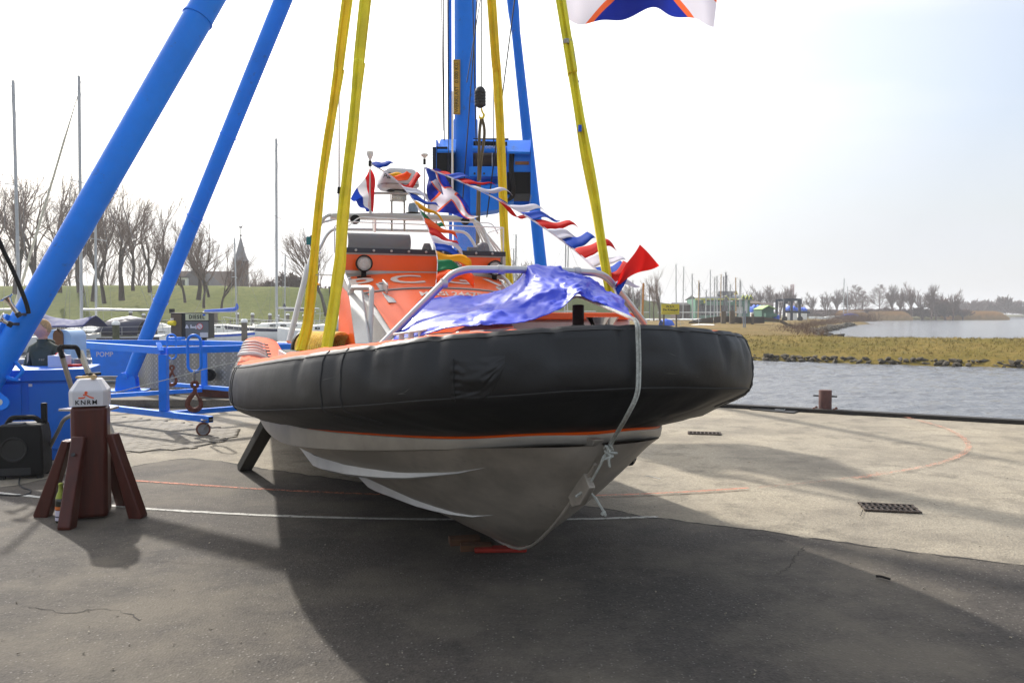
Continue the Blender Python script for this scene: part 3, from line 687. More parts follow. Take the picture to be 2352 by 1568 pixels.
mb.add(vs[::-1]+vs2[1:], [tuple(range(2*NT+1))])
obj('hull', mb, m_alub, boat, smooth=28)
# keel bar along the stem, weld seam
mb = MB(); kp = [Vector((0, s_-.012 if s_ < 1.4 else s_, smooth_tab(KEEL, s_)-.012)) for s_ in [.36, .42, .5, .6, .7, .8, .9, 1, 1.1, 1.2, 1.3, 1.4, 1.5, 1.65, 1.8, 2, 2.4, 3, 4, 6, 9.1]]
mb.tube(kp, .010, 8); obj('stem_bar', mb, m_alub, boat)
def strake(t0, t1, s0, s1, sg, h_=.05):
    mb = MB(); rows = []; n = 40
    for i in range(n+1):
        u = i/n; s_ = s0+(s1-s0)*u; t = interp(t0, s_); p = hullp(s_, t, sg); q = hullp(s_, t+.05, sg); nr = (q-p).normalized(); k = min(1, u*5); w_ = h_*k
        outw = Vector((sg*1, 0, 0))*.0
        rows.append([p, p+Vector((sg*w_*.25, -.01*k, -w_*.75)), p+Vector((sg*w_*.95, 0, -w_*.45)), hullp(s_, t+.055*k, sg)])
    mb.loft(rows); return mb
for sg in (-1, 1):
    obj('spray_rail', strake([(.75, .74), (1.2, .78), (2.2, .80), (9, .80)], None, .78, 9.0, sg, .085), m_alup, boat)
    obj('spray_rail', strake([(1.1, .34), (1.6, .44), (2.3, .50), (9, .5)], None, 1.15, 9.0, sg, .085), m_alup, boat)
# tow eye bracket and gusset at the stem
mb = MB(); mb.prism([(.45, .80), (.36, .72), (.48, .60), (.60, .56), (.66, .62), (.56, .74)], -.018, .018, f=lambda x, y, z: Vector((z, x+.02, y))); 
mb.prism([(.30, .99), (.42, .99), (.47, .86), (.41, .84)], -.03, .03, f=lambda x, y, z: Vector((z, x+.0, y)))
obj('towing_eye', mb, m_alub, boat, bevel=.006)
mb = MB(); mb.tube([Vector((.55, 1.15, .74)), Vector((.61, 1.11, .72)), Vector((.64, 1.10, .70))], [.05, .055, .03], 12); obj('hull_fitting', mb, m_dark, boat)
# deck inside the fender
mb = MB(); rows = []
for s_ in [.45, .6, .8, 1.0, 1.5, 2, 3, 5, 7, 9.1]:
    wv = max(.1, interp([(.45, .5), (.6, .7), (.8, .85), (1, .95), (1.5, 1.15), (2, 1.25), (3, 1.32), (9.2, 1.1)], s_)); z_ = interp([(.4, 1.44), (1, 1.32), (2, 1.22), (9, 1.08)], s_)
    rows.append([Vector((-wv, s_, z_)), Vector((0, s_, z_+.01)), Vector((wv, s_, z_))])
mb.loft(rows); obj('deck', mb, m_alup, boat)
# inner bulwark wall
mb = MB(); mb.loft([[r_[0], r_[0]+Vector((0, 0, -.3))] for r_ in trows[::4]]); obj('inner_bulwark', mb, m_alup, boat)
# ---- wheelhouse
def hood_z(s_): return interp([(2.72, 1.50), (3.52, 1.885), (4.02, 2.05), (6, 2.05)], s_)
def hood_w(s_): return interp([(2.72, .60), (3.52, .70), (4.02, .76), (6.6, .80)], s_)
def hoodp(v, s_, dz=0.0):   # v in -1..1
    w_ = hood_w(s_); return Vector((v*w_+.0, s_, hood_z(s_)-.055*abs(v)**2.2-.01+dz))
def house(s_list, m, name, inset=0, dz=0.0, vr=(-1, 1)):
    mb = MB(); rows = [[hoodp(lerp(vr[0], vr[1], j/16), s_, dz) for j in range(17)] for s_ in s_list]; mb.loft(rows); return obj(name, mb, m, boat)
house([2.74, 2.9, 3.1, 3.3, 3.50], m_orange, 'foredeck_hatch', dz=.006, vr=(-.93, .97))
house([3.54, 3.7, 3.85, 4.0], m_orange, 'console_hood', dz=.004, vr=(-.95, .95))
house([2.66, 2.8, 3.0, 3.52, 4.02], m_alup, 'console_shell', dz=-.012)
mb = MB(); mb.tube([hoodp(lerp(-1, 1, j/16), 3.52, .008) for j in range(17)], .009, 6); obj('hatch_seam', mb, m_alup, boat)
mb = MB()   # front and side walls down to the deck
f0 = [hoodp(-1, 2.66), hoodp(1, 2.66)]; 
rows = [[hoodp(-1, s_, -.01) for s_ in (2.66, 3.52, 4.02, 4.3)], [Vector((-hood_w(s_)-.03, s_, 1.12)) for s_ in (2.55, 3.52, 4.02, 4.3)]]
mb.loft(rows); rows = [[hoodp(1, s_, -.01) for s_ in (2.66, 3.52, 4.02, 4.3)], [Vector((hood_w(s_)+.03, s_, 1.12)) for s_ in (2.55, 3.52, 4.02, 4.3)]]; mb.loft(rows)
mb.loft([[hoodp(v, 2.66, -.012) for v in (-1, -.5, 0, .5, 1)], [Vector((v*.7, 2.55, 1.12)) for v in (-1, -.5, 0, .5, 1)]])
obj('console_wall', mb, m_alup, boat)
# side orange panel with white stripe (KNRM style side marking)
mb = MB(); mb.add([(-.745, 3.45, 1.26), (-.802, 4.22, 1.26), (-.785, 4.2, 1.93), (-.728, 3.62, 1.76)], [(0, 1, 2, 3)]); obj('side_panel', mb, m_orange, boat, smooth=0)
mb = MB(); mb.add([(-.74, 3.0, 1.13), (-.76, 3.5, 1.13), (-.72, 3.0, 1.32)], [(0, 1, 2)]); obj('side_stripe', mb, m_navy, boat, smooth=0)
# front foot locker with hinged lid and handle
mb = MB(); mb.box((.05, 2.50, 1.475), (.80, .34, .03)); obj('locker_lid', mb, m_orange, boat, bevel=.008)
mb = MB(); mb.box((.05, 2.50, 1.445), (.84, .38, .03)); mb.box((.05, 2.52, 1.28), (.8, .34, .3)); obj('locker', mb, m_alup, boat, bevel=.006)
mb = MB(); mb.bar((-.12, 2.58, 1.50), (-.02, 2.60, 1.55), .02, .012); mb.box((-.06, 2.58, 1.497), (.14, .03, .012)); obj('handle', mb, m_alu, boat)
# vertical orange panel + black sill + screen
zs0, zs1 = 2.05, 2.20
mb = MB(); mb.box((.0, 4.05, (zs0+zs1)/2-.005), (1.50, .02, .155)); obj('orange_fascia', mb, m_orange, boat)
mb = MB(); mb.box((0, 4.07, 2.215), (1.585, .06, .03)); mb.box((0, 4.075, 2.11), (1.58, .03, .25)); mb.box((0, 4.05, 2.035), (1.56, .05, .03)); mb.box((-.785, 4.055, 2.11), (.03, .05, .24)); mb.box((.785, 4.055, 2.11), (.03, .05, .24)); obj('fascia_frame', mb, m_alup, boat)
mb = MB(); mb.box((0, 4.035, 2.235), (1.60, .02, .045)); obj('screen_rail', mb, mat('dark_rail', C3(48, 54, 66), .5), boat)
for i in range(9):
    mb = MB(); mb.lathe((-.66+i*.165, 4.02, 2.235), [(.012, 0), (.012, .008), (.006, .012)], 8, M=Matrix.Rotation(R(90), 3, 'X')); obj('screw', mb, m_alup, boat)
m_perspex = mat('clear_perspex', (.9, .93, .95, 1), .05, var=0, alpha=.07)
mb = MB(); mb.box((0, 4.05, 2.37), (1.54, .008, .25)); mb.box((-.785, 4.28, 2.37), (.008, .46, .25)); mb.box((.785, 4.28, 2.37), (.008, .46, .25)); obj('windscreen', mb, m_perspex, boat)
mb = MB(); fr = fillet([(-.785, 4.52, 2.49), (-.785, 4.05, 2.495), (.785, 4.05, 2.495), (.785, 4.52, 2.49)], .03); mb.tube(fr, .006, 6)
for v in (-.785, .785): mb.tube([(v, 4.05, 2.24), (v, 4.05, 2.495)], .007, 6)
mb.tube([(-.785, 4.5, 2.24), (-.785, 4.5, 2.49)], .007, 6); obj('windscreen_edge', mb, mat('perspex_edge', C3(225, 230, 232), .3), boat)
mb = MB(); fr = fillet([(-.72, 4.2, 2.45), (-.6, 4.2, 2.56), (.72, 4.2, 2.55), (.78, 4.2, 2.45)], .05); mb.tube(fr, .006, 6); obj('screen_top_edge', mb, MATS['perspex_edge'], boat)
# dashboard pieces behind the screen
mb = MB(); rows = []
for i in range(9):
    a = R(-50+i*16); rows.append([Vector((v, 4.30-.09*math.cos(a), 2.335+.085*math.sin(a))) for v in (-.70, -.10)])
mb.loft(rows); obj('instrument_hood', mb, mat('instrument_grey', C3(66, 68, 76), .5, var=.1), boat)
mb = MB(); mb.box((-.4, 4.40, 2.25), (.7, .2, .04)); mb.box((.1, 4.35, 2.25), (.3, .16, .05)); mb.lathe((.08, 4.3, 2.24), [(.05, 0), (.05, .05), (.03, .1)], 12); obj('dashboard', mb, m_dark, boat, bevel=.006)
mb = MB(); mb.tube([(.50, 4.32, 2.29), (.62, 4.32, 2.29)], .03, 10); mb.lathe((.66, 4.32, 2.29), [(.03, -.06), (.07, -.04), (.085, .0), (.07, .05), (.02, .06)], 14, M=Matrix.Rotation(R(75), 3, 'Y')); mb.box((.66, 4.36, 2.24), (.04, .04, .08)); obj('hailer', mb, mat('grey_rubber', C3(78, 82, 92), .6), boat)
# lettering
hf = lambda v0, s0, k=1.0: (lambda x, y, z: hoodp((v0+x)/hood_w(s0+y*0), s0-y*k, .008+z))
m_let = mat('grey_white_lettering', C3(214, 200, 190), .5, var=.04)
def hoodtxt(name, s, size, v0, s0, ys=1.0, **kw):
    def fn(x, y, z):
        s_ = s0+y*ys; v = (v0+x)/hood_w(s_); return hoodp(v, s_, .010+z)
    return text(name, s, size, fn, m_let, boat, ext=.001, **kw)
hoodtxt('call_sign', 'P C G V', .36, .02, 3.77, .95, sx=1.30, space=1.0, bold=.006)
hoodtxt('mmsi_number', 'MMSI 244750794', .115, .19, 3.40, .95, sx=1.0, bold=.002)
# spotlights
def spot(c, r_, tilt=0):
    mb = MB(); Mx = Matrix.Rotation(R(90+tilt), 3, 'X'); mb.lathe(c, [(r_*.6, -.09), (r_*.95, -.05), (r_, -.01), (r_*1.02, .015), (r_*.88, .02), (r_*.86, .0)], 24, M=Mx, capt=False); mb.box(Vector(c)+Vector((0, .03, -r_-.025)), (.04, .04, .06)); mb.box(Vector(c)+Vector((0, .03, -r_-.05)), (.12, .06, .015))
    o = obj('spotlight', mb, m_black, boat)
    mb = MB(); mb.lathe(c, [(.001, .008), (r_*.5, .012), (r_*.87, .004)], 24, M=Mx, capb=False, capt=False); obj('lens', mb, mat('lamp_glass', C3(205, 205, 200), .08, metal=.6, var=.25, scale=60, bump=.5, bscale=120, stretch=(6, 1, 1)), o)
spot((-.60, 3.93, 2.11), .075); spot((.66, 3.93, 2.09), .075)
# horn
mb = MB(); Mx = Matrix.Rotation(R(90), 3, 'X'); mb.lathe((.14, 3.9, 2.155), [(.045, -.02), (.058, -.015), (.058, -.005), (.05, .0), (.056, .012), (.05, .03), (.03, .034)], 18); mb.tube([(.14, 3.9, 2.13), (.15, 3.9, 2.06)], .022, 8); mb.box((.14, 3.9, 2.055), (.08, .06, .02))
mb.lathe((.235, 3.84, 2.08), [(.012, -.12), (.016, -.05), (.03, 0), (.055, .03), (.06, .034), (.05, .03), (.02, -.03)], 18, M=Mx, capt=False); mb.tube([(.16, 3.92, 2.11), (.235, 3.96, 2.08)], .014, 8); obj('signal_horn', mb, mat('chrome', C3(200, 198, 196), .12, metal=1, var=0), boat)
# hinges
for v in (-.49, .60):
    mb = MB(); a = hoodp(v/.7, 3.70, .01); b = hoodp(v/.69, 3.28, .012); mb.bar(a, b, .07, .008); mb.bar(a.lerp(b, .25)+Vector((0, 0, .04)), a.lerp(b, .62)+Vector((0, 0, .05)), .014, .08); mb.tube([a.lerp(b, .3)+Vector((-.04, 0, .05)), a.lerp(b, .3)+Vector((.04, 0, .05))], .011, 6); obj('hinge', mb, m_alup, boat, bevel=.003)
# big pale buttress plate + hand rails (starboard front)
mb = MB(); a0, a1 = B2(800, 652, 3.6), B2(838, 655, 3.6); b0, b1 = B2(838, 790, 2.75), B2(880, 790, 2.75)
a0 = B2(797, 650, 3.45); a1 = B2(832, 668, 3.3); b0 = B2(815, 790, 2.7); b1 = B2(850, 790, 2.6); t_ = Vector((.02, .06, .0))
mb.add([a0, a1, b1, b0, a0+t_, a1+t_, b1+t_, b0+t_], [(0, 1, 2, 3), (7, 6, 5, 4), (0, 4, 5, 1), (1, 5, 6, 2), (2, 6, 7, 3), (3, 7, 4, 0)]); obj('buttress_plate', mb, m_alup, boat, bevel=.01)
mb = MB(); mb.tube(fillet([B2(790, 628, 3.7), B2(802, 655, 3.4), B2(803, 676, 3.35)], .05), .017, 10); mb.tube(fillet([B2(806, 682, 3.3), B2(808, 661, 3.3), B2(853, 661, 3.1), B2(854, 668, 3.05), B2(849, 788, 2.8)], .06), .021, 10); obj('grab_rail', mb, m_alup, boat)
mb = MB(); mb.tube([B2(1150, 632, 3.95), B2(1165, 645, 3.8), B2(1195, 690, 3.2)], .017, 10); obj('grab_rail', mb, m_alup, boat)
# bow rail arch
bow_rail = fillet([B2(876, 792, 1.75), B2(1040, 628, 1.55), B2(1072, 618, 1.5), B2(1180, 619, 1.5), B2(1300, 622, 1.5), B2(1385, 628, 1.5), B2(1420, 665, 1.55), B2(1480, 742, 1.7)], .12, 8)
mb = MB(); mb.tube(bow_rail, .024, 14); obj('bow_rail', mb, m_alu, boat)
mb = MB()
for p in (B2(1020, 650, 1.57), B2(1150, 619, 1.5), B2(1325, 623, 1.5)): mb.lathe(p, [(.030, -.02), (.030, .02)], 12, M=Matrix.Rotation(R(90), 3, 'Y'))
obj('rail_clamp', mb, m_alup, boat)
# towing post with cleats under the tarpaulin (port bow)
mb = MB(); p = B2(1328, 745, 1.05); zt_ = B2(1328, 701, 1.05).z-1.42; mb.lathe((p.x, p.y, 1.42), [(.036, 0), (.036, zt_), (.02, zt_+.005)], 14); mb.lathe((p.x, p.y, 1.42), [(.036, .11), (.044, .115), (.044, .16), (.036, .165)], 14); mb.tube([(p.x-.11, p.y, 1.56), (p.x+.11, p.y, 1.56)], .012, 8); obj('towing_post', mb, m_black, boat)
mb = MB(); mb.box((.45, 2.05, 1.40), (1.15, .35, .42)); obj('bow_locker', mb, m_alup, boat, bevel=.02)
mb = MB(); mb.box((.55, 1.95, 1.635), (.95, .30, .05)); obj('bow_locker_lid', mb, m_orange, boat, bevel=.01)
for dx, s_ in ((.11, 1.0), (.22, 1.1)):
    mb = MB(); mb.lathe((p.x+dx, s_, 1.44), [(.07, 0), (.035, .05), (.03, .12), (.07, .18), (.08, .19)], 14); obj('fairlead', mb, mat('polished_steel', C3(190, 180, 170), .1, metal=1, var=0), boat)
mb = MB(); mb.bar((p.x-.15, 1.7, 1.47), (p.x+.9, 1.7, 1.45), .02, .03); obj('inner_rail', mb, m_orange, boat)
# open cleat near the left foot of the bow rail
mb = MB()
a, b = B2(905, 768, 1.45), B2(985, 757, 1.2); mb.bar(a, b, .03, .014)
for k_ in (.22, .5, .78): q = a.lerp(b, k_); mb.bar(q, q-Vector((0, 0, .09)), .035, .02)
obj('cleat', mb, m_alup, boat, bevel=.006)
# orange name panel between tarp and fender
mb = MB(); a = [B2(1040, 762, .98), B2(1180, 752, .72), B2(1172, 736, .95), B2(1085, 742, 1.15)]; 
mb.add(a, [(0, 1, 2, 3)]); obj('name_panel', mb, m_orange, boat, smooth=0)
fnm = frame_fn(B2(1130, 748, .93)+Vector((0, -.01, .008)), (a[1]-a[0]), (a[3]-a[0])); text('name_lettering', 'PAN', .05, fnm, m_let, boat, sx=1.2)
# side ladder tubes (starboard) : long pale tube + thin arch tubes behind the slings
mb = MB(); mb.tube([B2(664, 785, 4.5), B2(700, 640, 4.9), B2(706, 610, 5.0)], .028, 10); obj('arch_leg', mb, m_alup, boat)
mb = MB(); mb.tube(fillet([B2(664, 785, 4.6), B2(712, 600, 5.0), B2(734, 516, 5.2), B2(748, 494, 5.2), B2(900, 493, 5.2), B2(1078, 500, 5.2), B2(1108, 520, 5.2), B2(1150, 640, 5.0)], .16, 8), .021, 12)
obj('roof_arch', mb, m_alu, boat)
mb = MB(); mb.tube(fillet([B2(700, 640, 5.6), B2(750, 540, 5.6), B2(765, 526, 5.6), B2(1070, 532, 5.6), B2(1090, 560, 5.6), B2(1115, 640, 5.4)], .12, 6), .017, 10)
mb.tube([B2(734, 512, 5.2), B2(790, 498, 5.6)], .014, 8); mb.tube([B2(716, 590, 5.1), B2(735, 580, 5.5)], .014, 8)
for x_ in (860, 1000): mb.tube([B2(x_, 494, 5.2), B2(x_, 530, 5.6)], .022, 8)
for k_ in range(5): mb.tube([B2(1085+k_*8, 505+k_*8, 5.2), B2(1125+k_*9, 590, 5.4)], .011, 6)
obj('arch_brace', mb, m_alu, boat)
mb = MB(); mb.bar(B2(760, 497, 5.2), B2(1085, 503, 5.2), .16, .05); obj('roof_beam', mb, m_alup, boat, bevel=.01)
mb = MB(); mb.box(B2(808, 504, 5.15), (.02, .05, .05)); mb.lathe(B2(815, 505, 5.1), [(.03, -.06), (.05, 0), (.05, .04)], 14, M=Matrix.Rotation(R(90), 3, 'X')); obj('deck_light', mb, m_black, boat)
mb = MB(); mb.lathe(B2(1068, 508, 5.1), [(.03, -.05), (.045, 0), (.045, .03)], 14, M=Matrix.Rotation(R(90), 3, 'X')); obj('deck_light', mb, m_black, boat)
# small pole rail on top (flag hoop)
mb = MB(); mb.tube(fillet([B2(851, 493, 5.2), B2(851, 443, 5.2), B2(985, 446, 5.2), B2(985, 493, 5.2)], .07, 6), .014, 8); obj('radar_hoop', mb, m_alup, boat)
# radar
mb = MB(); c = B2(914, 416, 5.3)
def rr(x0, z0, wx, wy, k=4):
    o = []
    for i in range(24):
        a = 2*math.pi*i/24; o.append(Vector((x0+wx*math.copysign(abs(math.cos(a))**(2/k), math.cos(a)), c.y+wy*math.copysign(abs(math.sin(a))**(2/k), math.sin(a)), z0)))
    return o
rows = [rr(c.x, c.z+dz, a, b_) for dz, a, b_ in ((-.105, .12, .12), (-.095, .185, .17), (-.05, .215, .20), (.02, .205, .20), (.085, .185, .19), (.11, .165, .17), (.118, .10, .11), (.119, .001, .001))]
mb.loft(rows, closed=True); rd = obj('radar_dome', mb, mat('radar_white', C3(196, 196, 198), .4, var=.03), boat, smooth=50)
mb = MB(); rows = [rr(c.x, c.z+dz, a, b_) for dz, a, b_ in ((-.062, .218, .203), (-.056, .2165, .202))]; mb.loft(rows, closed=True); obj('dome_seam', mb, m_dark, rd)
text('dome_lettering', 'AD', .095, frame_fn(c+Vector((-.145, -.197, .02)), (1, .25, 0), (0, 0.05, 1)), mat('dark_lettering', C3(44, 44, 46), .6), rd, sx=.9)
mb = MB(); mb.box((c.x, c.y, c.z-.125), (.10, .10, .04)); mb.box((c.x, c.y, c.z-.18), (.16, .14, .07)); mb.tube([(c.x-.07, c.y, c.z-.2), (c.x-.07, c.y, 2.55)], .012, 6); mb.tube([(c.x+.07, c.y, c.z-.2), (c.x+.07, c.y, 2.55)], .012, 6); obj('radar_bracket', mb, mat('stainless', C3(170, 165, 158), .25, metal=.8, var=.25, scale=20), boat, bevel=.004)
# antennas
def ant(x, y0, y1, s_, r_, m, name='whip_antenna', top=None):
    mb = MB(); a, b = B2(x, y0, s_), B2(x+ (y0-y1)*0.0, y1, s_); mb.tube([a, b], [r_, r_*.6], 8); o = obj(name, mb, m, boat); return a, b, o
m_wh = mat('antenna_white', C3(224, 224, 222), .4, var=.02)
a, b, o = ant(850, 490, 380, 5.0, .010, m_alup, 'antenna_pole')
mb = MB(); mb.lathe(B2(850, 362, 5.0), [(.014, -.06), (.014, -.02), (.022, .0), (.034, .025), (.036, .055), (.034, .062), (.0, .064)], 16, capt=False); obj('antenna_cap', mb, m_wh, o)
mb = MB(); mb.tube([B2(850, 382, 5.0), B2(850, 370, 5.0)], .018, 10); obj('antenna_collar', mb, m_black, o)
a, b, o = ant(975, 500, 385, 4.95, .010, m_alup, 'antenna_pole')
mb = MB(); mb.lathe(B2(975, 362, 4.95), [(.012, -.03), (.014, .0), (.036, .018), (.040, .03), (.034, .04), (.0, .043)], 16, capt=False); obj('antenna_cap', mb, m_wh, o)
mb = MB(); mb.tube([B2(975, 378, 4.95), B2(975, 366, 4.95)], .015, 10); obj('antenna_collar', mb, m_black, o)
a, b, o = ant(1039, 480, 210, 4.9, .013, m_wh); mb = MB(); mb.tube([B2(1039, 440, 4.9), B2(1039, 465, 4.9)], .018, 8); obj('antenna_collar', mb, m_black, o)
a, b, o = ant(779, 490, 195, 5.4, .012, m_wh); mb = MB(); mb.tube([B2(779, 430, 5.4), B2(778, 445, 5.4)], .018, 8); obj('antenna_collar', mb, m_black, o)
a, b, o = ant(802, 494, 455, 5.2, .006, m_black)
# blue flashing light, teal side light
mb = MB(); mb.lathe(B2(949, 493, 5.3), [(.075, 0), (.08, .02), (.06, .025)], 18); obj('beacon_base', mb, m_black, boat)
mb = MB(); mb.lathe(B2(949, 489, 5.3), [(.055, .0), (.058, .06), (.045, .10), (.01, .115)], 18); obj('beacon', mb, mat('beacon_blue', C3(60, 110, 150), .12, alpha=.75), boat)
mb = MB(); q = B2(709, 553, 5.0); mb.box(q, (.05, .05, .085)); obj('side_light', mb, mat('teal_lens', C3(16, 110, 118), .2), boat, bevel=.01)
mb = MB(); mb.box(q+Vector((.03, .01, .0)), (.03, .06, .11)); obj('side_light_case', mb, m_black, boat, bevel=.005)
# starboard rope reel
mb = MB(); ra, rb = B2(706, 800, 4.2), B2(788, 797, 3.75); ra.z = rb.z = 1.33
ax = (rb-ra).normalized(); Mr = ax.to_track_quat('Z', 'Y').to_matrix()
mb.lathe(ra, [(.17, -.02), (.17, 0), (.05, .0)], 24, M=Mr); obj('reel_flange', mb, mat('reel_dark', C3(70, 66, 60), .6), boat)
mb = MB(); n = 15; Lr = (rb-ra).length; pts = []
for i in range(n*20+1):
    t = i/(n*20); a = i/20*2*math.pi; pts.append(ra+Mr@Vector((math.cos(a)*.15, math.sin(a)*.15, .02+t*(Lr-.03))))
mb.tube(pts, .0165, 6); obj('rope_coil', mb, mat('yellow_rope', C3(250, 206, 108), .8, var=.2, scale=30, bump=.6, bscale=90), boat)
# ribbed step plate
mb = MB(); p0 = B2(660, 803, 3.9); mb.box((p0.x+.04, p0.y, 1.285), (.17, .9, .06)); sp = obj('step_plate', mb, m_alup, boat)
for k_ in range(6):
    mb = MB(); mb.box((p0.x+.04, p0.y-.3+k_*.12, 1.32), (.13, .07, .008)); obj('tread', mb, mat('grey_tread', C3(120, 122, 120), .8), sp)
# lacing loops on the starboard fender top
m_lace = mat('white_lacing', C3(196, 190, 188), .6, var=.08)
for i in range(6):
    s_ = 3.2+i*.72; w_ = interp(W_OUT, s_)-.16; z_ = smooth_tab(Z_TOP, s_)+.045
    pts = crv([Vector((-w_+.14, s_, z_-.02)), Vector((-w_+.05, s_+.03, z_+.022)), Vector((-w_-.05, s_+.09, z_+.02)), Vector((-w_-.09, s_+.17, z_+.01)), Vector((-w_-.03, s_+.26, z_+.018)), Vector((-w_+.13, s_+.31, z_-.02))], 6)
    mb = MB(); mb.tube(pts, .013, 8); o = obj('lacing_loop', mb, m_lace, boat)
    mb = MB()
    for q in (pts[1], pts[-2]): mb.tube([q+Vector((-.02, 0, .004)), q+Vector((.05, 0, -.008))], [.006, .018], 8)
    obj('lace_cap', mb, m_dark, o)

# propping timber, keel blocks
tm = MB(); a = G(560, 1080)+Vector((0, 0, .02)); b = P(655, 945, 7.1); tm.bar(a, b+Vector((0, 0, .15)), .13, .10)
obj('timber_prop', tm, mat('dark_timber', C3(46, 44, 36), .9, var=.3, scale=4, bump=.4, stretch=(8, 8, 1)), bevel=.008, label='dark wet timber prop leaning under the left side of the rescue boat', cat='timber')
kb = G(1070, 1268); mb = MB(); mb.box((kb.x-.02, kb.y+.18, .035), (.22, .12, .05), rz=.2); mb.box((kb.x+.07, kb.y+.02, .032), (.22, .10, .045), rz=.1)
obj('keel_block', mb, mat('block_wood', C3(92, 62, 40), .85, var=.3), bevel=.006, label='small brown wooden blocks under the keel', cat='block')
mb = MB(); mb.box((kb.x+.24, kb.y-.02, .03), (.36, .10, .03), rz=.05); obj('keel_pad', mb, mat('red_pad', C3(150, 40, 26), .8, var=.2), bevel=.01, label='flat red pad on the asphalt under the keel', cat='pad')

# ================================================================ TARPAULIN over the bow rail
def bez(rows_, nu, nv):   # interpolate a control net with catmull-rom both ways
    rr_ = [crv(r_, nu) for r_ in rows_]; cols_ = list(zip(*rr_)); return [crv(list(c_), nv) for c_ in cols_]
net = [
 [(965, 690, 2.0), (935, 725, 1.9), (912, 755, 1.8), (905, 775, 1.7), (903, 784, 1.65)],
 [(1034, 684, 1.95), (1015, 705, 1.7), (1000, 728, 1.5), (985, 752, 1.25), (985, 768, 1.15)],
 [(1099, 680, 1.9), (1090, 700, 1.55), (1080, 718, 1.3), (1070, 738, 1.05), (1060, 750, .95)],
 [(1142, 671, 1.8), (1135, 690, 1.45), (1128, 710, 1.15), (1112, 728, .95), (1125, 747, .80)],
 [(1178, 654, 1.65), (1180, 676, 1.35), (1180, 698, 1.1), (1185, 712, .95), (1195, 743, .74)],
 [(1200, 633, 1.55), (1215, 655, 1.3), (1228, 678, 1.05), (1240, 697, .9), (1245, 729, .72)],
 [(1212, 613, 1.5), (1245, 640, 1.25), (1275, 662, 1.0), (1298, 681, .85), (1292, 706, .74)],
 [(1245, 612, 1.5), (1275, 636, 1.25), (1300, 656, 1.0), (1320, 671, .80), (1325, 679, .76)],
 [(1283, 615, 1.5), (1310, 636, 1.3), (1335, 655, 1.1), (1352, 673, .85), (1358, 691, .7)],
 [(1300, 620, 1.55), (1340, 642, 1.4), (1372, 662, 1.2), (1396, 686, .85), (1405, 712, .6)],
 [(1318, 628, 1.6), (1370, 652, 1.5), (1410, 678, 1.2), (1440, 710, .75), (1456, 737, .45)],
]
g = bez([[B2(*c) for c in r_] for r_ in net], 10, 9)
g2 = []
for i, r_ in enumerate(g):
    row = []
    for j, p in enumerate(r_):
        u, v = i/len(g), j/len(r_)
        d = .014*math.sin(u*7+v*22+3*fbm(u*2, v*4, 1))*math.sin(u*math.pi)+.020*fbm(u*3, v*6, 3)*math.sin(min(1, u*3)*1.57)+.010*abs(fbm(u*7+v*9, v*16, 8))+.004*fbm(u*12, v*30, 8)+.016*max(0, .75-6*abs(noise.noise(Vector((u*3+v*5, v*6-u*4, 11)))))+.010*max(0, .8-6*abs(noise.noise(Vector((u*7-v*3, v*13+u*5, 31)))))
        row.append(p+Vector((d*.3, -d, d*.75)))
    g2.append(row)
m_tarp = mat('blue_violet_tarpaulin', C3(46, 70, 208), .46, var=.06, scale=2.5, bump=.06, bscale=12, spec=.5, coat=.10)
mb = MB(); mb.loft(g2)
o = obj('tarpaulin', mb, m_tarp, label='crumpled glossy blue tarpaulin draped over the bow rail of the rescue boat', cat='tarpaulin', smooth=80)
o.location = (BT.x, BT.y, 0); o.rotation_euler = (0, 0, PSI); sol = o.modifiers.new('thick', 'SOLIDIFY'); sol.thickness = .004
hem = [r_[0] for r_ in g2]
mb = MB(); front = [g2[i][-1] if isinstance(g2[i], list) else 0 for i in range(len(g2))]
# white rope over the bow down to the towing eye
rp = [B2(1300, 690, 1.2), B2(1330, 682, .95), B2(1390, 705, .62), B2(1440, 726, .25), B2(1462, 740, -.01), B2(1466, 780, -.035), B2(1467, 850, -.035), B2(1463, 905, -.03), B2(1440, 955, .04), B2(1405, 1015, .30), B2(1375, 1075, .34), B2(1345, 1128, .48)]
m_rope = mat('white_rope', C3(190, 192, 184), .8, var=.2, scale=60, bump=.6, bscale=160)
rr_ = root('mooring_rope', 'white braided rope hanging over the black bow fender to the stem', 'rope', (BT.x, BT.y, 0), PSI, off=(0, 0, 0))
mb = MB(); cp = crv(rp, 10)
for i in range(2): mb.tube([p+Vector((.007*(2*i-1), 0, 0)) if k < 92 else p for k, p in enumerate(cp)], .0068, 6)
obj('rope_line', mb, m_rope, rr_)
mb = MB(); kx = B2(1395, 1035, .28)
for _ in range(7): 
    a = kx+Vector((rnd.uniform(-.03, .03), -.01, rnd.uniform(-.03, .03))); mb.tube(crv([a, a+Vector((rnd.uniform(-.04, .04), -.02, rnd.uniform(-.03, .05))), a+Vector((rnd.uniform(-.03, .03), -.01, rnd.uniform(-.06, .02)))], 4), .007, 5)
mb.tube(crv([kx, B2(1405, 1045, .27), B2(1402, 1052, .27)], 5), .008, 6)
obj('knot', mb, m_rope, rr_)
mb = MB(); mb.tube(crv([B2(1322, 1140, .50), B2(1345, 1127, .48), B2(1365, 1140, .47), B2(1378, 1160, .46), B2(1388, 1176, .45)], 8), .008, 6); mb.sphere(B2(1343, 1130, .48), .02, 8, 6)
mb.tube([B2(1388, 1174, .45), B2(1382, 1182, .45)], .010, 5); mb.tube([B2(1388, 1174, .45), B2(1391, 1184, .45)], .008, 5); obj('rope_tail', mb, m_rope, rr_)
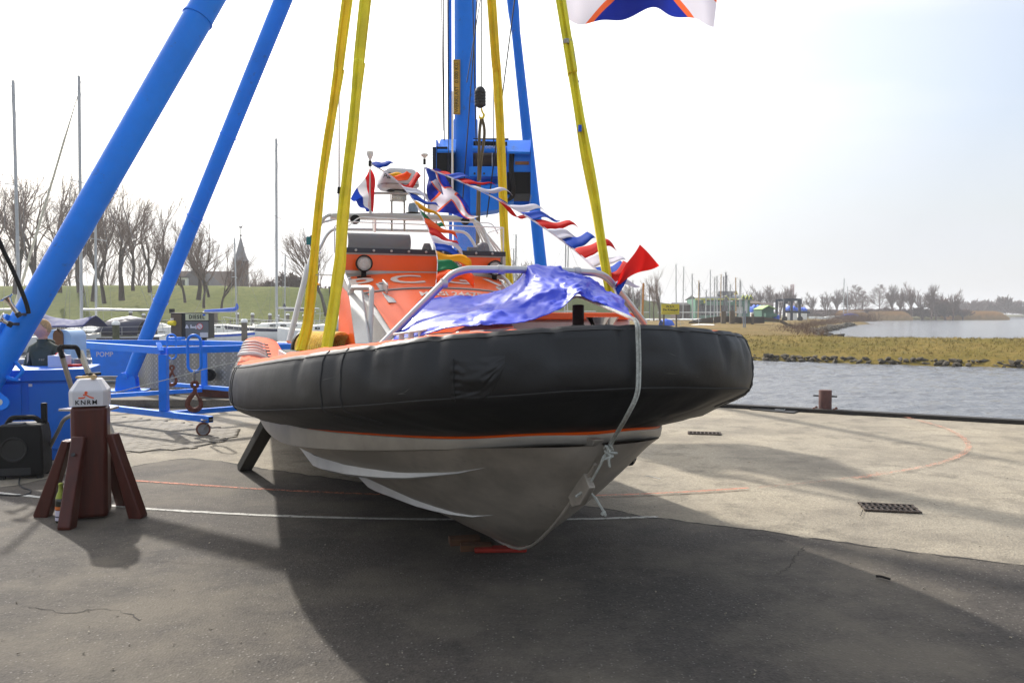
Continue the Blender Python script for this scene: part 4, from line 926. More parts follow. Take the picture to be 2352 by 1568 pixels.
# ================================================================ CRANE
APEX = P(1067, -1025, 14.0); MB0 = Vector((APEX.x, 14.0, 0))
crane = root('harbour_crane', 'tall blue tubular harbour crane with three splayed legs and a winch house on its mast', 'crane', (MB0.x, 14.0, 0))
mb = MB(); mb.tube([Vector((APEX.x, 14, 0)), Vector((APEX.x, 14, 4.9))], .205, 28); mb.tube([Vector((APEX.x, 14, 4.85)), APEX+Vector((0, 0, .3))], .185, 28)
mb.bar(Vector((APEX.x-.26, 14.05, .2)), Vector((APEX.x-.26, 14.05, 13)), .05, .07)
obj('mast', mb, m_blue, crane)
def leg(foot, r0, r1, rings, zf=0.0, r2=None):
    mb = MB(); f = Vector(foot); n = 40; pts = [f.lerp(APEX, i/n) for i in range(n+1)]
    rs = [interp(r0, i/n) for i in range(n+1)]
    mb.tube(pts, rs, 28)
    d = (APEX-f).normalized()
    for t in rings:
        c = f.lerp(APEX, t); r_ = interp(r0, t); mb.tube([c-d*.012, c+d*.012], r_+.012, 28)
    return obj('leg', mb, m_blue, crane)
def foot_of(x1, y1, x2, y2, Z2, zf):   # leg passing image point 1 and ending on the ground plane zf ; direction to the apex
    pass
FA = Vector((-.7013*8.45, 8.45, 0.0)); FB = P(293, 884, 16.2); FB.z = .30; FD = Vector((1.03, 21.4, .3))
legA = leg(FA, [(0, .126), (.1, .142), (.38, .182), (.45, .182), (1, .14)], None, [.0, .38])
legB = leg(FB, [(0, .105), (.03, .125), (.5, .155), (.7, .15), (1, .12)], None, [.336, .23, .115])
legD = leg(FD, [(0, .17), (.1, .157), (.54, .09), (.541, .118), (1, .10)], None, [.54])
# feet
def foot(p, parent, yaw):
    mb = MB(); mb.box((p.x, p.y, p.z-.30+.01), (.75, .5, .03), rz=yaw)
    for sg in (-1, 1):
        d = Matrix.Rotation(yaw, 3, 'Z')@Vector((0, sg*.13, 0)); c = Vector((p.x, p.y, p.z-.15))+d
        mb.prism([(-.2, -.14), (.2, -.14), (.17, .12), (.08, .22), (-.08, .22), (-.17, .12)], -.015, .015, f=lambda x, y, z: c+Matrix.Rotation(yaw, 3, 'Z')@Vector((x, z, y)))
    mb.tube([Vector((p.x, p.y, p.z))+Matrix.Rotation(yaw, 3, 'Z')@Vector((0, -.19, 0)), Vector((p.x, p.y, p.z))+Matrix.Rotation(yaw, 3, 'Z')@Vector((0, .19, 0))], .05, 12)
    obj('foot_plate', mb, m_blue, crane, bevel=.004)
foot(FB+Vector((0, 0, .14)), legB, R(10)); foot(FD, legD, R(100)); foot(Vector((FA.x, FA.y, .3)), legA, R(60))
# lower collar plate, lugs and handle on the near leg
dA = (APEX-FA).normalized()
def onA(x, y, off=0): 
    best = None
    for i in range(2000):
        p = FA.lerp(APEX, i/2000); q = p-Vector((0, 0, H_CAM)); u = q.x/(q.y*_c-q.z*_s)*F+CX; v = CY-(q.y*_s+q.z*_c)/(q.y*_c-q.z*_s)*F
        dd = abs(v-y)
        if best is None or dd < best[0]: best = (dd, p)
    return best[1]
side = Vector((dA.z, 0, -dA.x)).normalized()   # to the right of the leg in view
mb = MB(); a, b = onA(0, 735), onA(0, 815)
mb.bar(a-side*.12+Vector((0, -.06, 0)), b-side*.12+Vector((0, -.06, 0)), .10, .12); obj('bracket_plate', mb, m_blue, crane, bevel=.006)
mb = MB(); p = onA(0, 838)+side*.165; mb.tube(fillet([p-dA*.09-side*.03, p+side*.07-dA*.09, p+side*.10+dA*.03, p+dA*.09-side*.03], .03), .02, 10); mb.bar(p-dA*.1-side*.02, p+side*.11-dA*.08, .05, .014); obj('handle', mb, m_blue, crane)
mb = MB(); p = onA(0, 905)+side*.18
q3 = Matrix((side, dA, side.cross(dA))).transposed()
ring_o = [(.10*math.cos(t), .075*math.sin(t)) for t in [math.pi*(-.5+i/10) for i in range(11)]]
poly_o = [(-.13, -.14)]+[(.03+a_, b_*1.1-.02) for a_, b_ in ring_o]+[(-.13, .13)]
mb.prism(poly_o, -.012, .012, f=lambda x, y, z: p+q3@Vector((x, y, z))); mb.tube([p+q3@Vector((.03, -.02, -.016)), p+q3@Vector((.03, -.02, .016))], .035, 14, mi=1)
obj('lifting_lug', mb, [m_blue, m_alup], crane)
# two flared silver horns on a bracket left of the leg
for (x0, y0, x1, y1, nm) in ((14, 684, 42, 722, 'upper'), (0, 733, 22, 744, 'lower')):
    a, b = P(x0, y0, 8.6), P(x1, y1, 8.65); ax = (a-b).normalized(); Mr = ax.to_track_quat('Z', 'Y').to_matrix(); mb = MB()
    mb.lathe(b, [(.022, 0), (.024, (a-b).length*.7), (.045, (a-b).length*.95), (.075, (a-b).length), (.072, (a-b).length+.01), (.02, (a-b).length-.02)], 20, M=Mr)
    h_ = root('flared_horn', f'{nm} small silver flared horn clamped beside the thick near crane leg', 'horn', b, group='flared horns beside the near crane leg'); obj('bell', mb, mat('chrome', C3(200, 198, 196), .12, metal=1, var=0), h_)
    mb = MB(); mb.tube([b-ax*.03, b+ax*.02], .03, 12); mb.bar(b, onA(0, y1), .03, .03); obj('clamp', mb, m_dark, h_)
mb = MB(); mb.tube(crv([P(-30, 500, 8.6), P(0, 560, 8.65), P(30, 622, 8.7), P(58, 690, 8.75), P(66, 720, 8.75)], 5), [.028]*6+[.022]*15, 10)
obj('boom_pole', mb, m_black, label='thin black pole slanting down to the thick near crane leg', cat='pole')
mb = MB(); mb.box(P(-75, 1010, 9.0)+Vector((0, 0, -.1)), (.5, .3, .5)); 0 and obj('dark_case', mb, m_black, bevel=.02, label='dark equipment case cut off by the left picture edge behind the crane leg', cat='case')
# winch house on the mast
WC = P(1112, 385, 13.75); hx0, hx1 = P(1006, 320, 13.75).x, P(1220, 320, 13.75).x; zt_, zb_ = P(1100, 318, 13.3).z, P(1100, 452, 13.75).z
wh = MB(); yb, yf = 14.55, 13.2
z0 = P(0, 450, 13.3).z
wh.box(((hx0+hx1)/2, yb, (zt_+z0)/2), (hx1-hx0, .02, zt_-z0))                 # back plate
wh.box((hx1-.01, (yf+yb)/2, (zt_+z0)/2), (.02, yb-yf, zt_-z0)); wh.box((hx0+.01, (yf+yb)/2+.1, (zt_+z0+.42)/2), (.02, yb-yf-.2, zt_-z0-.42))
hsn = obj('winch_house', wh, m_blue, crane, smooth=0)
def hp(x, y, yy): return P(x, y, yy)
mb = MB()   # sloping hoods
a = [hp(1012, 320, 13.55), hp(1048, 320, 13.55), hp(1046, 346, 13.15), hp(1004, 346, 13.15)]; mb.add(a+[q+Vector((0, .02, -.03)) for q in a], [(3, 2, 1, 0), (4, 5, 6, 7), (0, 1, 5, 4), (1, 2, 6, 5), (2, 3, 7, 6), (3, 0, 4, 7)])
a = [hp(1165, 322, 13.55), hp(1219, 322, 13.55), hp(1217, 349, 13.15), hp(1165, 348, 13.15)]; mb.add(a+[q+Vector((0, .02, -.03)) for q in a], [(3, 2, 1, 0), (4, 5, 6, 7), (0, 1, 5, 4), (1, 2, 6, 5), (2, 3, 7, 6), (3, 0, 4, 7)])
mb.add([hp(1085, 320, 13.55), hp(1165, 322, 13.55), hp(1165, 326, 13.5), hp(1085, 324, 13.5)], [(3, 2, 1, 0)])
obj('hood', mb, m_blue, crane, smooth=0)
mb = MB(); cy = 13.6
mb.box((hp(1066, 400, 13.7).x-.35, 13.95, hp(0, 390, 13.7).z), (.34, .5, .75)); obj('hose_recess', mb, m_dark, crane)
mb = MB(); mb.box((hp(1191, 430, 13.6).x, 13.7, hp(0, 428, 13.6).z), (.37, .9, .34)); obj('lower_recess_shade', mb, m_black, crane)  # solid black boxes stand in for the shade inside the winch house
mb = MB(); mb.box((hp(1020, 371, 13.6).x, 13.7, hp(0, 374, 13.6).z), (.17, 1.0, .36)); obj('side_recess_shade', mb, m_black, crane)  # black block painting the shaded left end of the housing
mb = MB(); mb.box((hp(1126, 356, 14.0).x, 14.1, hp(0, 362, 14.0).z), (.62, .5, .58)); obj('drum_recess_shade', mb, m_black, crane)  # black block put in as shade around the drum
mb = MB(); c1, c2 = hp(1088, 373, cy), hp(1163, 373, cy); mb.tube([c1, c2], .155, 24); obj('winch_drum', mb, mat('greased_cable', C3(58, 40, 32), .55, var=.3, scale=6, bump=.9, bscale=20, stretch=(14, 1, 1)), crane)
for x_ in (1086, 1131, 1165): q = hp(x_, 373, cy); mb = MB(); mb.lathe(q, [(.19 if x_ != 1131 else .165, -.008), (.19 if x_ != 1131 else .165, .008)], 24, M=Matrix.Rotation(R(90), 3, 'Y')); obj('drum_flange', mb, m_alup if x_ == 1131 else m_blue, crane)
mb = MB(); mb.tube([hp(1085, 343, 13.4), hp(1166, 344, 13.4)], .055, 14); obj('motor_cover', mb, m_blue, crane)
mb = MB(); mb.box((hp(1193, 376, 13.5).x, 13.45, hp(0, 372, 13.5).z), (.38, .3, .40)); obj('gear_box', mb, m_blue, crane, bevel=.01)
mb = MB(); mb.box((hp(1199, 376, 13.3).x, 13.29, hp(0, 375, 13.3).z), (.22, .012, .05)); obj('faded_label', mb, mat('faded_brown', C3(150, 104, 66), .8, var=.3, scale=9), crane)
mb = MB(); mb.box((hp(1122, 405, 13.5).x, 13.45, hp(0, 398, 13.5).z), (.62, .25, .16)); obj('girder', mb, m_blue, crane, bevel=.006)
for x_ in (1112, 1100, 1090, 1150): mb = MB(); mb.lathe(hp(x_, 399, 13.3), [(.017, 0), (.017, .02), (.008, .025)], 8, M=Matrix.Rotation(R(90), 3, 'X')); obj('bolt', mb, m_dark, crane)
mb = MB(); mb.prism([(1079, 430), (1180, 418), (1180, 462), (1140, 482), (1080, 490)], 0, 1, f=lambda x, y, z: P(x, y, 13.35)+Vector((0, z*.5, 0))); obj('underframe', mb, m_blue, crane, smooth=0)
mb = MB()
for k_, x_ in enumerate((1172, 1176, 1180)): mb.tube(crv([hp(x_, 352, 13.3), hp(x_-2, 385, 13.2), hp(x_+1, 410, 13.18), hp(x_+5-k_, 432, 13.2), hp(x_-2, 455, 13.3), hp(1150, 468, 13.3)], 6), .014, 6)
obj('hydraulic_hose', mb, m_rub, crane)
mb = MB(); mb.tube([hp(1018, 380, 13.4), hp(1020, 420, 13.4)], .10, 14); obj('motor', mb, m_dark, crane)
# load plate
LP = P(1049, 200, 13.79); pm = MB(); pm.box((LP.x, 13.80, LP.z), (.115, .012, .90)); obj('load_plate', pm, mat('ochre_plate', C3(206, 160, 58), .6, var=.12, scale=8, dirt=.3), crane, bevel=.003)
text('load_lettering', 'WERKLAST  0.000 KG.', .088, frame_fn((LP.x, 13.79, LP.z), (0, 0, 1), (-1, 0, 0)), mat('plate_green', C3(84, 84, 44), .7), crane, sx=.98)
pm = MB(); zz = LP.z
for dx in (-.05, .05): pm.box((LP.x+dx, 13.79, zz), (.004, .004, .87))
for dz in (-.435, .435): pm.box((LP.x, 13.79, zz+dz), (.1, .004, .004))
obj('plate_border', pm, MATS['plate_green'], crane)
text('maker_lettering', 'DEMAG', .065, frame_fn(hp(1131, 343, 13.4)+Vector((0, -.06, .02)), (1, 0, 0), (0, 0, 1)), m_alup, crane)
# jib, sheaves and running cables (above the frame)
HOOK = P(1016, -1690, 7.0)
JT = Vector((HOOK.x, HOOK.y, 13.6)); mb = MB(); mb.tube([APEX-Vector((0, 0, 1.2)), JT+(JT-APEX).normalized()*.6+Vector((0, 0, -0))], .17, 20); obj('jib', mb, m_blue, crane)
mb = MB()
for dx in (-.06, 0, .06): mb.lathe(JT+Vector((dx, 0, -.1)), [(.2, -.02), (.16, 0), (.2, .02)], 20, M=Matrix.Rotation(R(90), 3, 'Y'))
obj('sheave', mb, m_dark, crane)
def cable(x0, y0, Z0, x1, y1, Z1, r_=.009, ext=900):
    a, b = P(x0, y0, Z0), P(x1, y1, Z1); d = (a-b); a2 = b+d*((b.z+ (13.2-b.z)-b.z)/d.z) if d.z > .01 else a
    mb = MB(); mb.tube([a2, b], r_, 6); return obj('cable', mb, m_wire, crane)
cable(1018, 0, 13.6, 1021, 420, 13.5, .010); cable(1014, 0, 13.7, 1019, 300, 13.6, .007); cable(1028, 0, 13.7, 1030, 380, 13.6, .007)
cable(1086, 0, 13.5, 1094, 345, 13.5); cable(1096, 0, 13.3, 1062, 470, 13.2); cable(1100, 20, 13.3, 1072, 190, 13.2, .007)
cable(1134, 230, 13.0, 1134, 360, 13.45, .008); cable(1182, 0, 13.2, 1118, 500, 13.2, .010); cable(1084, 0, 13.9, 1084, 330, 13.9, .006)
cable(1030, 60, 12.0, 1031, 510, 12.6, .005)
# auxiliary hook: cable, rubber ball weight, hook, grey sling
aux = root('crane_ball_hook', 'dark ribbed headache ball with a yellow hook hanging on a thin cable beside the mast', 'crane hook', P(1103, 225, 12.6))
mb = MB(); mb.tube([P(1106, 205, 12.6), Vector((P(1106, 0, 12.6).x, 12.6, 13.0))], .008, 6); obj('cable', mb, m_wire, aux)
c = P(1103, 225, 12.6); pr = [(.0, -.15), (.03, -.15), (.075, -.12)]
for i in range(5): z_ = -.12+i*.045; pr += [(.086, z_+.006), (.086, z_+.034), (.077, z_+.040)]
pr += [(.07, .13), (.045, .16), (.012, .17)]
mb = MB(); mb.lathe(c, pr, 20, capb=False); obj('ball_weight', mb, mat('tarry_rubber', C3(36, 34, 32), .6, var=.3, scale=14), aux)
mb = MB(); h0 = c+Vector((.02, 0, -.16)); mb.tube(crv([h0, h0+Vector((.01, 0, -.05)), h0+Vector((.035, 0, -.10)), h0+Vector((.01, 0, -.15)), h0+Vector((-.03, 0, -.13)), h0+Vector((-.03, 0, -.10))], 6), [.014]*10+[.018]*15+[.008]*6, 8); obj('hook', mb, m_yel2, aux)
def ribbon(pts, wid, thick, twist=None, mi=0, fold=0.0, n=10, ax0=Vector((1, 0, 0))):
    pts = crv(pts, n); rows = []
    for i, p in enumerate(pts):
        t = i/(len(pts)-1); d = (pts[min(i+1, len(pts)-1)]-pts[max(0, i-1)]).normalized(); a = twist(t) if twist else 0
        x = (ax0-d*ax0.dot(d)).normalized(); y = d.cross(x); X = x*math.cos(a)+y*math.sin(a); Y = d.cross(X); w_ = wid(t) if callable(wid) else wid
        cs = [(-.5, 0), (-.5, 1), (-.2, 1+fold*2), (.05, .4), (.25, 1+fold*3), (.5, 1), (.5, 0), (.25, fold*2), (.05, -.6), (-.2, fold*1.5)]
        rows.append([p+X*(c_*w_)+Y*((q-.5)*thick+.006*fold*math.sin(t*40+c_*9)) for c_, q in cs])
    mb = MB(); mb.loft(rows, closed=True); return mb
gs = root('grey_round_sling', 'brown grey webbing sling hanging from the small crane hook beside the mast', 'sling', P(1103, 300, 12.6))
h1 = h0+Vector((0, 0, -.15))
for s_, nm in ((-.02, 0), (.03, 1)):
    mbx = ribbon([h1+Vector((s_*.3, 0, 0)), h1+Vector((s_*1.5, -.05, -.25)), P(1101+s_*60, 390, 12.5), P(1098+s_*60, 500, 12.4), P(1096, 640, 12.3)], .045, .014, fold=.3)
    obj('strand', mbx, mat('grey_webbing', C3(118, 104, 78), .85, var=.2), gs)
# slings: from the hook down to the boat
blk = root('sling_hook_block', 'heavy lifting hook block above the rescue boat', 'hook block', HOOK)
mb = MB(); mb.box(HOOK+Vector((0, 0, .35)), (.22, .3, .5)); mb.tube(crv([HOOK+Vector((0, 0, .12)), HOOK+Vector((.12, 0, 0)), HOOK+Vector((.05, 0, -.14)), HOOK+Vector((-.09, 0, -.08))], 6), .045, 10); obj('block', mb, m_dark, blk)
mb = MB()
for dx in (-.06, .06): mb.tube([HOOK+Vector((dx, 0, .6)), Vector((JT.x+dx, JT.y, JT.z))], .010, 6)
obj('cable', mb, m_wire, blk)
def sling(lbl, mid_, low, wid, m, tw, extra=None, m2=None):
    r_ = root('lifting_sling', lbl, 'lifting sling', low[-1], group='yellow webbing slings holding the boat')
    A = HOOK+Vector((0, 0, -.1)); pts = [A]+mid_+low
    obj('webbing', ribbon(pts, wid, .022, twist=tw, fold=.35, n=14), m, r_)
    pts2 = [p+Vector((.012, .022, 0)) for p in pts]
    obj('webbing', ribbon(pts2, (lambda t: (wid(t) if callable(wid) else wid)*.55), .03, twist=lambda t: tw(t)+.9, fold=.5, n=14), m2 or m, r_)
    return r_
def zat(p, q, Zp, Zq, x, y): return P(x, y, lerp(Zp, Zq, .5))
s1 = sling('golden yellow sling hanging nearest the left picture side, down beside the rope reel', [P(797, 0, 7.35), P(776, 170, 7.35), P(748, 340, 7.35)], [P(728, 500, 7.3), P(716, 640, 7.25), P(706, 740, 7.2), P(690, 806, 7.1)], lambda t: .060 if t < .8 else .085, m_yel2, lambda t: .35*math.sin(t*9), m2=m_yel)
s2 = sling('wide lime yellow sling ending on the fender beside the yellow rope reel', [P(839, 0, 6.9), P(824, 150, 6.85), P(806, 320, 6.8), P(790, 460, 6.75)], [P(780, 600, 6.7), P(766, 700, 6.65), P(750, 800, 6.55)], lambda t: .072 if t < .8 else .085, m_yel, lambda t: .3+.25*math.sin(t*11))
s3 = sling('narrow golden sling hanging behind the wheelhouse in front of the winch house', [P(1129, 0, 8.0), P(1140, 150, 8.2), P(1148, 280, 8.3)], [P(1154, 420, 8.4), P(1160, 560, 8.4), P(1172, 668, 8.4)], lambda t: .085, m_yel2, lambda t: .3*math.sin(t*12), m2=m_yel)
s4 = sling('lime yellow sling tied with cord on the right, reaching down behind the bow rail', [P(1288, 0, 6.1), P(1303, 95, 6.1), P(1320, 200, 6.05), P(1342, 330, 6.0)], [P(1366, 460, 6.0), P(1385, 580, 5.95), P(1402, 678, 5.9)], lambda t: .062+.02*(math.exp(-((t-.62)/.1)**2)), m_yel, lambda t: .2*math.sin(t*14))
mb = MB(); q = P(1303, 100, 6.05)
for k_ in range(4): mb.tube([q+Vector((.03*math.cos(a), .025*math.sin(a), k_*.008)) for a in [i*math.pi/5 for i in range(10)]], .004, 5, closed=True)
mb.tube(crv([q, q+Vector((.03, 0, -.03)), q+Vector((.055, 0, -.09)), q+Vector((.058, 0, -.13))], 5), .003, 5); mb.tube([q, q+Vector((.22, 0, -.012))], .0015, 4)
mb.tube([q, P(1291, 40, 6.1), P(1289, 0, 6.1)], .003, 5)
obj('cord_tie', mb, m_rope, s4)
mb = MB(); mb.add([P(1325, 178, 6.05), P(1331, 188, 6.05), P(1326, 194, 6.05)]+[P(1325, 178, 6.06), P(1331, 188, 6.06), P(1326, 194, 6.06)], [(0, 1, 2), (5, 4, 3), (0, 3, 4, 1), (1, 4, 5, 2)]); mb.box(P(1332, 295, 5.97), (.024, .02, .045)); obj('blue_tag', mb, m_bbcloth, s4)

# ================================================================ FLAGS
def uvgrid(fn, nu, nv):
    mb = MB(); mb.loft([[fn(i/nu, j/nv) for i in range(nu+1)] for j in range(nv+1)]); mb.uv = [(i/nu, j/nv) for j in range(nv+1) for i in range(nu+1)]; return mb
def cloth_base(name):
    m = bpy.data.materials.new(name); m.use_nodes = True; b = m.node_tree.nodes['Principled BSDF']; b.inputs['Roughness'].default_value = .75; b.inputs['Specular IOR Level'].default_value = .2
    tr = m.node_tree.nodes.new('ShaderNodeBsdfTranslucent'); mx = m.node_tree.nodes.new('ShaderNodeMixShader'); mx.inputs[0].default_value = .42
    l = m.node_tree.links; l.new(b.outputs[0], mx.inputs[1]); l.new(tr.outputs[0], mx.inputs[2]); l.new(mx.outputs[0], m.node_tree.nodes['Material Output'].inputs[0])
    return m, b, tr
def flag_mat():
    m, b, tr = cloth_base('rescue_flag_cloth'); n = m.node_tree.nodes; l = m.node_tree.links
    uv = n.new('ShaderNodeUVMap'); sp_ = n.new('ShaderNodeSeparateXYZ'); l.new(uv.outputs[0], sp_.inputs[0])
    def M(op, a, b_=None):
        q = n.new('ShaderNodeMath'); q.operation = op
        for i, s_ in enumerate((a, b_)):
            if s_ is None: continue
            if isinstance(s_, (int, float)): q.inputs[i].default_value = s_
            else: l.new(s_, q.inputs[i])
        return q.outputs[0]
    d1 = M('ABSOLUTE', M('SUBTRACT', sp_.outputs[0], sp_.outputs[1])); d2 = M('ABSOLUTE', M('SUBTRACT', M('ADD', sp_.outputs[0], sp_.outputs[1]), 1.0)); mm = M('MINIMUM', d1, d2)
    r = n.new('ShaderNodeValToRGB'); r.color_ramp.interpolation = 'CONSTANT'; l.new(mm, r.inputs[0])
    r.color_ramp.elements[0].color = C3(226, 224, 234); r.color_ramp.elements[0].position = 0
    r.color_ramp.elements[1].color = C3(238, 108, 62); r.color_ramp.elements[1].position = .135
    e = r.color_ramp.elements.new(.185); e.color = C3(34, 52, 158)
    l.new(r.outputs[0], b.inputs['Base Color']); l.new(r.outputs[0], tr.inputs[0]); return m
def tri_mat():
    m, b, tr = cloth_base('tricolour_cloth'); n = m.node_tree.nodes; l = m.node_tree.links
    uv = n.new('ShaderNodeUVMap'); sp_ = n.new('ShaderNodeSeparateXYZ'); l.new(uv.outputs[0], sp_.inputs[0])
    r = n.new('ShaderNodeValToRGB'); r.color_ramp.interpolation = 'CONSTANT'; l.new(sp_.outputs[1], r.inputs[0])
    r.color_ramp.elements[0].color = C3(214, 30, 36); r.color_ramp.elements[0].position = 0
    r.color_ramp.elements[1].color = C3(232, 232, 236); r.color_ramp.elements[1].position = .34
    e = r.color_ramp.elements.new(.67); e.color = C3(30, 66, 170)
    l.new(r.outputs[0], b.inputs['Base Color']); l.new(r.outputs[0], tr.inputs[0]); return m
def col_cloth(name, c):
    if name in MATS: return MATS[name]
    m, b, tr = cloth_base(name); b.inputs['Base Color'].default_value = c; tr.inputs[0].default_value = c; MATS[name] = m; return m
m_kf = flag_mat(); m_tf = tri_mat()
# large flag at the top right: hoist along the sling, most of it above the frame
def bigflag(u, v):
    a = P(1282, -330, 6.1); b = P(1296, 36, 6.1); c = P(1640, -320, 6.6); d = P(1645, 40, 6.6)
    p = lerp(lerp(b, d, u), lerp(a, c, u), v)
    return p+Vector((.015*math.sin(v*7), .11*math.sin(u*9+v*2)+.04*math.sin(u*21+v*5), -.022*math.sin(u*6.5)*(1-v)-.01*math.sin(u*19)+.055*(u > .9)*(u-.9)*-8*(1-v)))
r_ = root('rescue_service_flag', 'large blue white and orange flag streaming from the top of the right sling', 'flag', P(1296, 36, 6.1)); obj('cloth', uvgrid(bigflag, 60, 40), m_kf, r_, smooth=80)
mb = MB(); mb.tube([P(1282, -330, 6.1), P(1296, 38, 6.1)], .008, 6); mb.tube([P(1282, -330, 6.1), HOOK], .004, 5); obj('halyard', mb, m_rope, r_)
def bw(x, y, s_): q = B2(x, y, s_); return BW(q.x, q.y, q.z)
def smallflag(u, v):   # on the second antenna, blown right and drooping
    a = bw(978, 388, 4.9); b = bw(986, 484, 4.9); c = bw(1060, 400, 4.6); c = bw(1052, 452, 4.6); d = bw(1098, 500, 4.5)
    p = lerp(lerp(a, c, u), lerp(b, d, u), v)+Vector((0, 0, .10*math.sin(u*3.1)*(1-v)))
    return p+Vector((.015*math.sin(v*9+u*4), .06*math.sin(u*11+v*5)+.03*math.sin(v*13), .03*math.sin(u*7+v*6)*u))
r_ = root('rescue_service_flag', 'small blue white and orange flag bunched on the antenna right of the radar dome', 'flag', bw(978, 388, 4.9)); obj('cloth', uvgrid(smallflag, 44, 34), m_kf, r_, smooth=80)
def nlflag(u, v):   # Dutch tricolour on the first antenna, blown to the left: u along fly, v from top (red) down
    a = bw(851, 388, 5.0); b = bw(864, 484, 5.0); c = bw(845, 400, 5.3); c = bw(806, 452, 5.5); d = bw(840, 486, 5.6)
    p = lerp(lerp(bw(849, 386, 5.0), bw(866, 488, 5.0), u), lerp(bw(806, 455, 5.4), bw(842, 486, 5.4), u), v)
    return p+Vector((.035*math.sin(u*5+v*2)*(1-v)*1.0, .05*math.sin(u*10+v*6), .015*math.sin(u*12+v*4)))
r_ = root('tricolour_flag', 'red white and blue flag folded in the wind below the left white antenna', 'flag', bw(851, 388, 5.0)); obj('cloth', uvgrid(nlflag, 30, 30), m_tf, r_, smooth=80)

# bunting: line + pennants streaming to the right
PC = {'r': col_cloth('pennant_red', C3(216, 36, 30)), 'b': col_cloth('pennant_blue', C3(36, 84, 196)), 'w': col_cloth('pennant_white', C3(222, 222, 232)), 'y': col_cloth('pennant_yellow', C3(238, 182, 26)), 'g': col_cloth('pennant_green', C3(44, 138, 90)), 'o': col_cloth('pennant_orange', C3(244, 104, 40))}
CN = {'r': 'red', 'b': 'blue', 'w': 'white', 'y': 'yellow', 'g': 'green', 'o': 'orange'}
def pennant(par, col, a, b, tip, sag, seed, wtip=.6):
    rd_ = random.Random(seed); ph = rd_.uniform(0, 6); 
    def fn(u, v):
        base = a.lerp(b, v); e = tip+(b-a)*(v-.5)*wtip
        p = base.lerp(e, u); L_ = (tip-a).length
        k = math.sin(u*math.pi)
        return p+Vector((0, .16*L_*math.sin(u*5+ph)*u+.05*L_*math.sin(v*6+ph), sag*k+.10*L_*math.sin(u*6.5+ph+v*1.2)*u))
    mb = uvgrid(fn, 16, 5); o = obj('pennant', mb, PC[col], par, smooth=80); so_ = o.modifiers.new('t', 'SOLIDIFY'); so_.thickness = .0015
    return o
def bunting(lbl, linepts, pens, tape=.014, m=None):
    r_ = root('bunting', lbl, 'bunting', linepts[0])
    lp = crv(linepts, 12); obj('tape', ribbon(linepts, tape, .002, n=12, ax0=Vector((0.3, 0, 1))), m or PC['w'], r_)
    acc = [0]
    for a, b in zip(lp, lp[1:]): acc.append(acc[-1]+(b-a).length)
    def at(t):
        l = t*acc[-1]
        for i in range(len(lp)-1):
            if l <= acc[i+1]: return lp[i].lerp(lp[i+1], (l-acc[i])/(acc[i+1]-acc[i]+1e-9))
        return lp[-1]
    n = len(pens)
    for i, (c_, tx, ty, sag) in enumerate(pens):
        t0, t1 = (i+.0)/n, (i+1.0)/n; a, b = at(t0), at(t1); m_ = (a+b)/2; tip = P(tx, ty, m_.y+rnd.uniform(-.06, .06)); pennant(r_, c_, a, b, tip, sag, i+len(lbl))
    return r_
bunting('string of coloured pennants running from the left antenna down past the windscreen', [bw(850, 375, 5.0), bw(905, 410, 4.6), bw(950, 460, 4.1), bw(985, 530, 3.6), bw(1004, 590, 3.1), bw(1001, 655, 2.8)],
        [('b', 900, 378, .02), ('y', 930, 402, -.03), ('o', 940, 392, -.05), ('r', 962, 403, -.07), ('w', 1002, 466, .02), ('b', 1005, 478, .02), ('y', 1020, 515, .03), ('g', 1018, 522, -.02), ('o', 1048, 548, .02), ('r', 1052, 565, .02), ('w', 1062, 580, .02), ('b', 1075, 590, .01), ('y', 1083, 600, -.01), ('g', 1062, 622, .02), ('o', 1088, 648, .05)])
bunting('string of red white and blue pennants from the right antenna to the bow rail', [bw(975, 384, 4.95), bw(1060, 418, 4.2), bw(1150, 462, 3.6), bw(1230, 510, 3.0), bw(1320, 575, 2.4), bw(1395, 645, 1.7), bw(1418, 662, 1.55)],
        [('b', 1010, 440, -.02), ('r', 1062, 410, .01), ('b', 1102, 412, .02), ('r', 1132, 432, .04), ('w', 1168, 445, .01), ('b', 1168, 472, .0), ('r', 1210, 508, -.02), ('w', 1262, 490, .03), ('b', 1278, 498, .01), ('r', 1318, 522, .02), ('w', 1340, 545, .01), ('b', 1358, 546, .01), ('r', 1410, 562, .02), ('w', 1428, 600, .03), ('b', 1432, 612, 0), ('r', 1440, 610, -.01)])
# last big pennants beyond the rail
lr = bunting('loose end of the bunting with a big red pennant blowing up beyond the bow rail', [bw(1404, 650, 1.6), bw(1413, 668, 1.45), bw(1418, 684, 1.4)], [('w', 1468, 655, .02), ('b', 1452, 605, .0)])
def redp(u, v): 
    p = lerp(lerp(bw(1414, 660, 1.45), bw(1468, 556, 1.3), u), lerp(bw(1422, 655, 1.45), bw(1516, 603, 1.25), u), v); return p+Vector((0, .04*math.sin(u*4+v*3), .02*math.sin(u*5)))
o = obj('pennant', uvgrid(redp, 14, 8), PC['r'], lr, smooth=80)
def yelp(u, v): return lerp(lerp(P(715, 630, 7.4), P(722, 672, 7.4), v), P(735, 655-18*(1-2*abs(v-.5)) if False else 654, 7.4), u*1.0)+Vector((0, .02*math.sin(u*4), 0))
r_ = root('yellow_pennant', 'small yellow forked pennant beside the left slings above the dike', 'pennant', P(714, 630, 7.4))
mb = MB(); ptsY = [P(712, 630, 7.4), P(722, 630, 7.4), P(720, 640, 7.4), P(735, 654, 7.35), P(718, 656, 7.4), P(712, 655, 7.4)]
mb.add(ptsY+[p+Vector((0, .003, 0)) for p in ptsY], [tuple(range(6))[::-1], tuple(range(6, 12))]); obj('cloth', mb, PC['y'], r_, smooth=0)
